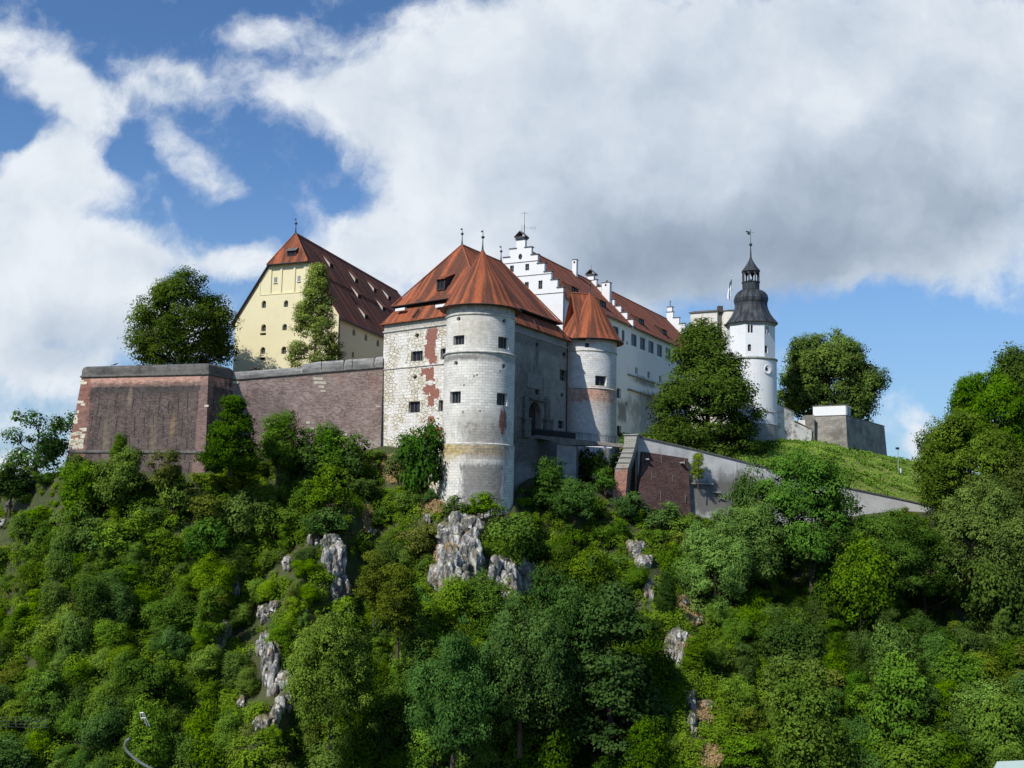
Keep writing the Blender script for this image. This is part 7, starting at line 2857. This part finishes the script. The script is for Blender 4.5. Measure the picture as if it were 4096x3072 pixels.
placed = []
CN = {'bright': 'bright green', 'mid': 'mid green', 'dark': 'dark green', 'deep': 'very dark green', 'olive': 'olive green', 'yellow': 'yellow green', 'rusty': 'brownish green', 'bluish': 'bluish green', 'pale': 'pale grey-green'}
counts = 0
for (px, t, p, x_, y_) in cand:
    if counts >= 480:
        break
    big = t < 0.72
    if big:
        key = gr.choice(['broad_a', 'broad_b', 'broad_c', 'broad_c', 'tall_a', 'tall_b', 'broad_a'])
        s = (.45 + .62 * gr.random() ** 1.6) * (1.0 - .25 * max(0, t))
        left = x_ < 340
        if left:
            s *= .74
    else:
        key = gr.choice(['shrub_a', 'shrub_b', 'shrub_c', 'shrub_a'])
        s = .65 + .85 * gr.random() ** 1.6
        if t > .9:
            s *= .8
    me, tm, rx, rz, ht = PROTO[key]
    sink = ht * s * (.75 if big else .3)
    c = p + Vector((0, 0, (rz + ht) * s - sink))
    cx, cy = proj(c)
    pr_ = rx * s * F / p.y
    pz_ = rz * s * F / p.y
    if cy - pz_ > 790 or cx < -60 or cx > 1085:
        continue
    bad = False
    for (qx, qy, qrx, qrz) in ROCKX + DRY:
        if abs(cx - qx) < (qrx + pr_) * .74 and (cy - qy) < (qrz + pz_) * .74 and (qy - cy) < (qrz * .2 + pz_ * .7):
            bad = True
            break
    if bad:
        continue
    # keep walls clear
    if t > .8 and not (515 < px < 615):
        pye, _ = edge(px)
        if cy - pz_ < pye - (20 if px < 620 else 8):
            continue
    if 515 < px < 615 and cy - pz_ < 462:
        continue
    if any((cx - a) ** 2 / ((pr_ + b) * .42) ** 2 + (cy - d) ** 2 / ((pz_ + e_) * .33) ** 2 < 1 for a, d, b, e_ in placed):
        continue
    if any(abs(cx - a) < b * .55 and abs(cy - d) < e_ * .55 for a, d, b, e_ in TREES):
        continue
    placed.append((cx, cy, pr_, pz_))
    nv = mnoise.noise(Vector((cx * .012, cy * .016, 4.0))) + gr.uniform(-.45, .45)
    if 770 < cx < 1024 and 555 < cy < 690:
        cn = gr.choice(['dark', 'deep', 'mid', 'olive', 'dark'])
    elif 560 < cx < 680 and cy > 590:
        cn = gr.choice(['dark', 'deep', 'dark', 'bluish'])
    elif cx > 900 and cy < 700:
        cn = gr.choice(['dark', 'olive', 'deep', 'dark'])
    elif 200 < cx < 345 and cy > 560:
        cn = gr.choice(['bright', 'olive', 'bright', 'yellow', 'mid'])
    elif nv > .38:
        cn = gr.choice(['bright', 'yellow', 'bright', 'bright'])
    elif nv > .05:
        cn = gr.choice(['mid', 'bright', 'mid', 'olive'])
    elif nv > -.3:
        cn = gr.choice(['mid', 'bluish', 'mid', 'dark'])
    else:
        cn = gr.choice(['dark', 'dark', 'bluish', 'mid'])
    kind = 'tree' if big else 'shrub'
    nm = 'broadleaf_tree' if big else 'hillside_shrub'
    lab = describe(cx, cy, pr_, cn, key, kind)
    zn = zone(cx, cy)
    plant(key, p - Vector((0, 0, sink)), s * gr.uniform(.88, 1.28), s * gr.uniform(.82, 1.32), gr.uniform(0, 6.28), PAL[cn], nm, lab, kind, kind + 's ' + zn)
    counts += 1
print('PLACED', counts)

# ---- undergrowth: low leafy cover over the whole slope, as one mass
gU = np.random.default_rng(5)
Pp, Pn, Pt, Ps = [], [], [], []
nclump = 5200
for k in range(nclump):
    px = float(gU.uniform(-80, 1105))
    t = float(gU.uniform(-.06, .99)) ** 1.0
    p = terr(px, t)
    x_, y_ = proj(p)
    R = float(gU.uniform(.9, 2.3)) * (.62 if t > .9 else 1.0)
    rp_ = R * F / p.y
    if any(((x_ - a) / (b + rp_ * .15)) ** 2 + ((y_ - rp_ * .6 - d) / (e_ + rp_ * .25)) ** 2 < 1 for a, d, b, e_ in ROCKX):
        if gU.random() < .96:
            continue
    if any(((x_ - a) / b) ** 2 + ((y_ - d) / e_) ** 2 < 1 for a, d, b, e_ in DRY) and gU.random() < .9:
        continue
    hue = .5 + .55 * mnoise.noise(Vector((x_ * .018, y_ * .026, 9))) + gU.normal(0, .13)
    for m_ in range(6):
        dd = gU.normal(size=3)
        dd[2] = abs(dd[2]) * 1.1
        dd /= np.linalg.norm(dd)
        c_ = np.array(p) + dd * R * .62
        r = R * float(gU.uniform(.32, .52))
        n = int(20 + 26 * r)
        d = gU.normal(size=(n, 3))
        d[:, 2] += .45
        d[:, 1] -= .25
        d /= np.linalg.norm(d, axis=1, keepdims=True)
        Pp.append(c_ + d * r * gU.uniform(.7, 1.15, size=(n, 1)))
        Pn.append(d * .85 + dd * .35 + np.array([0, 0, .25]) + gU.normal(size=(n, 3)) * .16)
        Pt.append(np.clip(hue + gU.normal(0, .10) + gU.normal(0, .08, size=n), 0, 1))
        Ps.append(gU.uniform(.16, .33, size=n))
me = leaf_mesh('undergrowth', np.concatenate(Pp), np.concatenate(Pn), np.concatenate(Ps), np.concatenate(Pt), LEAF)
ug = bpy.data.objects.new('undergrowth', me)
ug.color = (0.118, 0.215, 0.020, 1)
COL.objects.link(ug)
struct(ug, 'stuff')
ug['label'] = 'dense green undergrowth covering the steep hillside'
ug['category'] = 'undergrowth'

# ---- dry straw coloured grass on rocks and bare spots
gD = np.random.default_rng(15)
Pp, Pn, Pt, Ps = [], [], [], []
DRY2 = DRY + [(452, 552, 8, 8), (458, 534, 9, 3), (684, 640, 5, 5)]
for (cx, cy, rx_, ry_) in DRY2:
    for k in range(int(rx_ * ry_ * 9)):
        a, r = gD.random() * 6.283, math.sqrt(gD.random()) * 1.1
        onr = (cx, cy, rx_, ry_) not in DRY
        p = terr_py(cx + rx_ * r * math.cos(a), cy + ry_ * r * math.sin(a))
        off_ = -2.6 if onr else -.2
        q = np.array([p.x, p.y + off_ + gD.uniform(-.5, .3), p.z + gD.uniform(0, .35)])
        Pp.append(q[None, :])
        Pn.append(np.array([[gD.normal() * .5 - .2, -.6 + gD.normal() * .3, .6]]))
        Pt.append([gD.uniform(.2, .9)])
        Ps.append([gD.uniform(.2, .42)])
me = leaf_mesh('dry_grass', np.concatenate(Pp), np.concatenate(Pn), np.concatenate(Ps), np.concatenate(Pt), LEAF)
dg = bpy.data.objects.new('dry_grass', me)
dg.color = (0.36, 0.265, 0.12, 1)
COL.objects.link(dg)
struct(dg, 'stuff')
dg['label'] = 'dry straw coloured grass in patches on the rocks and slope'
dg['category'] = 'dry grass'

# ---- meadow tufts
Pp, Pn, Pt, Ps = [], [], [], []
for k in range(26000):
    i = gU.uniform(0, GXn - .01)
    j = gU.uniform(0, NG - .01)
    a, b_ = rowsG[int(j)][int(i)], rowsG[int(j) + 1][int(i) + 1]
    p = a.lerp(b_, float(gU.random()))
    tall_ = mnoise.noise(Vector((p.x * .22, p.y * .35, 8))) + .35 * mnoise.noise(Vector((p.x * .9, p.y * .9, 3)))
    h_ = .10 + 1.3 * max(0, tall_ - .02)
    n = 2 if tall_ < .05 else 5
    q = np.array(p) + gU.normal(size=(n, 3)) * np.array([.25, .25, .05 + h_ * .25]) + np.array([0, 0, h_ * .5])
    Pp.append(q)
    Pn.append(gU.normal(size=(n, 3)) * np.array([1, 1, .4]) + np.array([0, -.3, .7]))
    Pt.append(np.clip((.75 if tall_ < .05 else .25) + .5 * mnoise.noise(Vector((p.x * .2, p.y * .2, 2))) + gU.normal(0, .12, size=n), 0, 1))
    Ps.append(np.full(n, .24) + min(h_, .5) * .2)
me = leaf_mesh('meadow_grass', np.concatenate(Pp), np.concatenate(Pn), np.concatenate(Ps), np.concatenate(Pt), LEAF)
mg = bpy.data.objects.new('meadow_grass', me)
mg.color = (0.175, 0.345, 0.042, 1)
COL.objects.link(mg)
struct(mg, 'stuff')
mg['label'] = 'sunlit meadow grass on the slope above the retaining wall'
mg['category'] = 'grass'

# ================================================================== SMALL THINGS
# lamp post on the meadow
p = at(898.4, 473.5, 205)
q = at(899.2, 449.0, 205)
lp = thing('lamp_post', 'slim dark lamp post standing on the meadow near the skyline', 'lamp post', p)
mb = MB()
mb.tube(p, (p.x, p.y, q.z), .09, .06, 8)
mb.build('pole', GALV, lp)
mb = MB()
mb.box((p.x - .1, p.y, q.z - .1), (.62, 0, 0), (0, .3, 0), (0, 0, .42))
mb.build('lamp_head', IRON, lp)
mb = MB()
pq = at(900.6, 473.2, 205)
mb.box(pq, (.2, 0, 0), (0, .2, 0), (0, 0, .95))
wp = mb.build('marker_post', WHITEP, None, origin=pq)
tag(wp, 'short white marker post beside the lamp post', 'post')

# floodlight frame on the crag
fb0 = terr_py(322, 534)
YFq = 146.0
ff = thing('floodlight_frame', 'row of black floodlights on grey posts above the grey crag', 'floodlights', at(323, 532, YFq))
for x_, yb in ((318.6, 533.5), (324.8, 533.5), (327.9, 533.5)):
    mb = MB()
    a, b_ = at(x_, yb + 5, YFq), at(x_ + .2, 524.4, YFq)
    mb.tube(a, Vector((a.x, a.y, b_.z)), .09, n=6)
    mb.build('post', GALV, ff)
mb = MB()
a, b_ = at(317.6, 524.2, YFq), at(331, 523.9, YFq)
mb.tube(a, b_, .06, n=6)
mb.build('crossbar', GALV, ff)
for k, x_ in enumerate((318.0, 320.2, 322.4, 324.6, 330.0)):
    mb = MB()
    a = at(x_, 524.0, YFq)
    mb.prism([a + Vector((-.16, -.1, 0)), a + Vector((.16, -.1, 0)), a + Vector((.12, .28, .05)), a + Vector((-.12, .28, .05))],
             [a + Vector((-.18, -.2, .5)), a + Vector((.18, -.2, .5)), a + Vector((.12, .3, .42)), a + Vector((-.12, .3, .42))])
    mb.build('floodlight', IRON, ff)
mb = MB()
a = at(323.0, 527.6, YFq - .1)
mb.box(a, (.5, 0, 0), (0, .1, 0), (0, 0, .5))
mb.box(at(320.2, 527.2, YFq - .1), (.2, 0, 0), (0, .1, 0), (0, 0, .42))
mb.build('control_box', WHITEP, ff)

# bleached dead trunk
p = terr_py(134, 494)
dt = thing('dead_tree', 'bare bleached forked dead tree among bushes below the bastion', 'dead tree', p)
mb = MB()
Yd = p.y - 3.0
Q = lambda x_, y_: at(x_, y_, Yd)
for a, b_, r0, r1 in (((133.8, 495), (134.6, 484), .12, .09), ((134.6, 484), (132.4, 470), .08, .05), ((132.4, 470), (132.0, 464), .05, .03), ((134.6, 484), (137.2, 474), .08, .05), ((137.2, 474), (137.6, 467), .05, .03), ((137, 475), (140, 470), .04, .02),
                      ((132, 491), (127, 483), .05, .03)):
    mb.tube(Q(*a), Q(*b_), r0, r1, 6)
mb.build('trunk', BARKP, dt)

# cable net arm at the lower left
Yn = 100.0
na = thing('steel_cable_post', 'grey curved steel cable running out of the bushes at the bottom left', 'cable', at(130, 750, Yn))
mb = MB()
prev = None
for (x_, y_) in ((129.8, 738.5), (126.2, 741), (124.4, 746), (127, 751), (133, 757), (141, 763), (150, 768), (162, 775)):
    c = at(x_, y_, Yn)
    if prev is not None:
        mb.tube(prev, c, .13, .13, 7)
    prev = c
mb.build('cable', plain('cable_grey_green', (0.16, 0.18, 0.175), .6), na)
ng = thing('safety_net_post', 'thin grey metal bracket in the bushes above the curved cable', 'post', at(143, 722, 103))
mb = MB()
for a, b_ in (((140, 713), (143.5, 712.5)), ((143.5, 712.5), (149.5, 726)), ((140, 713), (141.5, 720)), ((142, 712.6), (147, 726)), ((141.2, 718), (145.6, 718))):
    mb.tube(at(*a, 103), at(*b_, 103), .05, n=5)
mb.build('frame', GALV, ng)
sn = thing('rock_fall_net', 'low mesh fence in the bushes at the left edge near the bottom', 'fence', at(22, 720, 104))
mb = MB()
for y_ in (717.5, 720.5, 723.5, 726.5):
    mb.tube(at(-20, y_, 104), at(48, y_ + 1.0, 104), .022, n=4)
for k in range(14):
    x_ = -18 + k * 5
    mb.tube(at(x_, 717, 104), at(x_ + .2, 728, 104), .022, n=4)
mb.build('mesh', IRON, sn)

# roof corner at the bottom right
GRN = mat_plaster('roof_pale_green', (0.46, 0.56, 0.50), (0.30, 0.38, 0.33), 0.5, nscale=1.2)
Yh = 88.0
h0 = at(984, 790, Yh)
ha = thing('house', 'pale mint green house roof corner showing between trees at the bottom right', 'house', (h0.x, h0.y, 0))
mb = MB()
r1 = at(997, 761.5, Yh + 4)
r2 = at(1052, 759.0, Yh + 4)
e1_, e2_ = at(986, 800, Yh - 2), at(1050, 800, Yh - 2)
mb.slab([e1_, e2_, r2, r1], .2)
k1, k2 = r1 + Vector((0, 4, -4)), r2 + Vector((0, 4, -4))
mb.slab([r1, r2, k2, k1], .2)
mb.build('roof', GRN, ha)
mb = MB()
zz_ = min(e1_.z, e2_.z) - .25
bb = [Vector((e1_.x + .6, e1_.y + .6, 0)), Vector((e2_.x - .6, e2_.y + .6, 0)), Vector((e2_.x - .6, k2.y - .6, 0)), Vector((e1_.x + .6, k1.y - .6, 0))]
mb.prism(bb, [p + Vector((0, 0, zz_)) for p in bb])
mb.build('wall', CREAM, ha)

# crow on the parapet
cb_ = at(115.2, 365.0, 164)
mbp = at(115.2, 364.8, bL_.y - 3)
bird_p = onplane(115.2, 364.6, Vector((bL_.x, bL_.y, 0)) - SBf.n * 1.3, SBf.n)
bird = bpy.data.meshes.new('crow')
bm = bmesh.new()
sk = bm.verts.layers.skin.verify()
vv = [(0, 0, .28, .12), (.16, 0, .36, .10), (.27, 0, .47, .07), (.36, 0, .47, .03), (.44, 0, .45, .012), (-.18, 0, .22, .09), (-.36, 0, .15, .05), (-.58, 0, .08, .04), (0.0, .05, .14, .02), (0.0, .05, 0.0, .012), (0.02, -.05, .14, .02), (0.02, -.05, 0.0, .012)]
bv = []
for x_, y_, z_, r in vv:
    v = bm.verts.new((x_ * 1.3, y_, z_ * 1.1))
    v[sk].radius = (r, r)
    bv.append(v)
for a, b_ in ((0, 1), (1, 2), (2, 3), (3, 4), (0, 5), (5, 6), (6, 7), (0, 8), (8, 9), (0, 10), (10, 11)):
    bm.edges.new((bv[a], bv[b_]))
bv[0][sk].use_root = True
bm.to_mesh(bird)
bm.free()
bird.materials.append(IRON)
bo = bpy.data.objects.new('crow', bird)
COL.objects.link(bo)
bo.location = (bird_p.x, bird_p.y, zBm + hcap - 0.03)
mo = bo.modifiers.new('skin', 'SKIN')
mo2 = bo.modifiers.new('sub', 'SUBSURF')
mo2.levels = mo2.render_levels = 1
tag(bo, 'small dark bird perched on the rounded parapet of the brick bastion', 'bird')

# three people looking over the wall


def person(px, py_head, Y, coat, hair, label, arm=0.3, height=1.72):
    top = at(px, py_head, Y)
    base = Vector((top.x, top.y, top.z - height))
    root = thing('person', label, 'person', base)
    me = bpy.data.meshes.new('body')
    bm = bmesh.new()
    sk = bm.verts.layers.skin.verify()
    H_ = height
    J = {'pelvis': (0, 0, .53, .15), 'waist': (0, 0, .62, .13), 'chest': (0, 0, .73, .165), 'neckb': (0, 0, .82, .09), 'neck': (0, 0, .86, .055), 'head': (0, -.01, .905, .085), 'crown_': (0, 0, .955, .082), 'topp': (0, 0, .985, .05),
         'shl': (-.115, 0, .80, .07), 'ell': (-.17, -.03, .64, .05), 'wrl': (-.13, -.14, .60, .035), 'hal': (-.10, -.19, .60, .035), 'shr': (.115, 0, .80, .07), 'elr': (.17, -.03, .64, .05), 'wrr': (.13, -.14, .60, .035), 'har': (.10, -.19, .60, .035),
         'hil': (-.055, 0, .50, .10), 'knl': (-.06, -.01, .28, .065), 'anl': (-.06, .01, .05, .045), 'tol': (-.06, -.10, .02, .04), 'hir': (.055, 0, .50, .10), 'knr': (.06, -.01, .28, .065), 'anr': (.06, .01, .05, .045), 'tor': (.06, -.10, .02, .04)}
    V_ = {}
    for k, (x_, y_, z_, r) in J.items():
        v = bm.verts.new((x_ * H_, y_ * H_, z_ * H_))
        v[sk].radius = (r, r)
        V_[k] = v
    for a, b_ in (('pelvis', 'waist'), ('waist', 'chest'), ('chest', 'neckb'), ('neckb', 'neck'), ('neck', 'head'), ('head', 'crown_'), ('crown_', 'topp'), ('neckb', 'shl'), ('shl', 'ell'), ('ell', 'wrl'), ('wrl', 'hal'),
                  ('neckb', 'shr'), ('shr', 'elr'), ('elr', 'wrr'), ('wrr', 'har'), ('pelvis', 'hil'), ('hil', 'knl'), ('knl', 'anl'), ('anl', 'tol'), ('pelvis', 'hir'), ('hir', 'knr'), ('knr', 'anr'), ('anr', 'tor')):
        bm.edges.new((V_[a], V_[b_]))
    V_['pelvis'][sk].use_root = True
    bm.to_mesh(me)
    bm.free()
    mt, n, b = new_mat('person_' + label.split()[1] + '_' + label.split()[0])
    ob_ = n.node('ShaderNodeTexCoord').outputs['Object']
    s_ = n.node('ShaderNodeSeparateXYZ')
    n.l.new(ob_, s_.inputs[0])
    z1 = n.m('GREATER_THAN', s_.outputs[2], .845 * H_)
    n.put(b.inputs['Base Color'], n.mix(z1, coat, (0.50, 0.33, 0.25)))
    me.materials.append(mt)
    bo = bpy.data.objects.new('body', me)
    COL.objects.link(bo)
    bo.parent = root
    bo.modifiers.new('skin', 'SKIN')
    m2 = bo.modifiers.new('sub', 'SUBSURF')
    m2.levels = m2.render_levels = 2
    mb = MB()
    hx, hy = base.x, base.y + .015
    mb.lathe((hx, hy), [(.115, base.z + H_ * .915), (.122, base.z + H_ * .95), (.10, base.z + H_ * .985), (.05, base.z + H_ * 1.003), (0, base.z + H_ * 1.007)], 12)
    mb.lathe((hx, hy + .02), [(.09, base.z + H_ * .875), (.118, base.z + H_ * .92)], 12, a0=R_(10), a1=R_(170))
    mb.build('hair', plain('hair_' + label.split()[0] + label.split()[1], hair), root, smooth=True)
    return root


person(251.3, 367.0, 169.6, (0.045, 0.025, 0.02), (0.10, 0.06, 0.035), 'leftmost person with fair brown hair and dark top leaning behind the wall')
person(255.4, 365.6, 169.6, (0.02, 0.022, 0.024), (0.05, 0.04, 0.035), 'middle person of three in a black jacket behind the wall')
person(258.6, 366.3, 169.6, (0.035, 0.032, 0.015), (0.03, 0.025, 0.015), 'rightmost person of three in a dark olive jacket behind the wall')
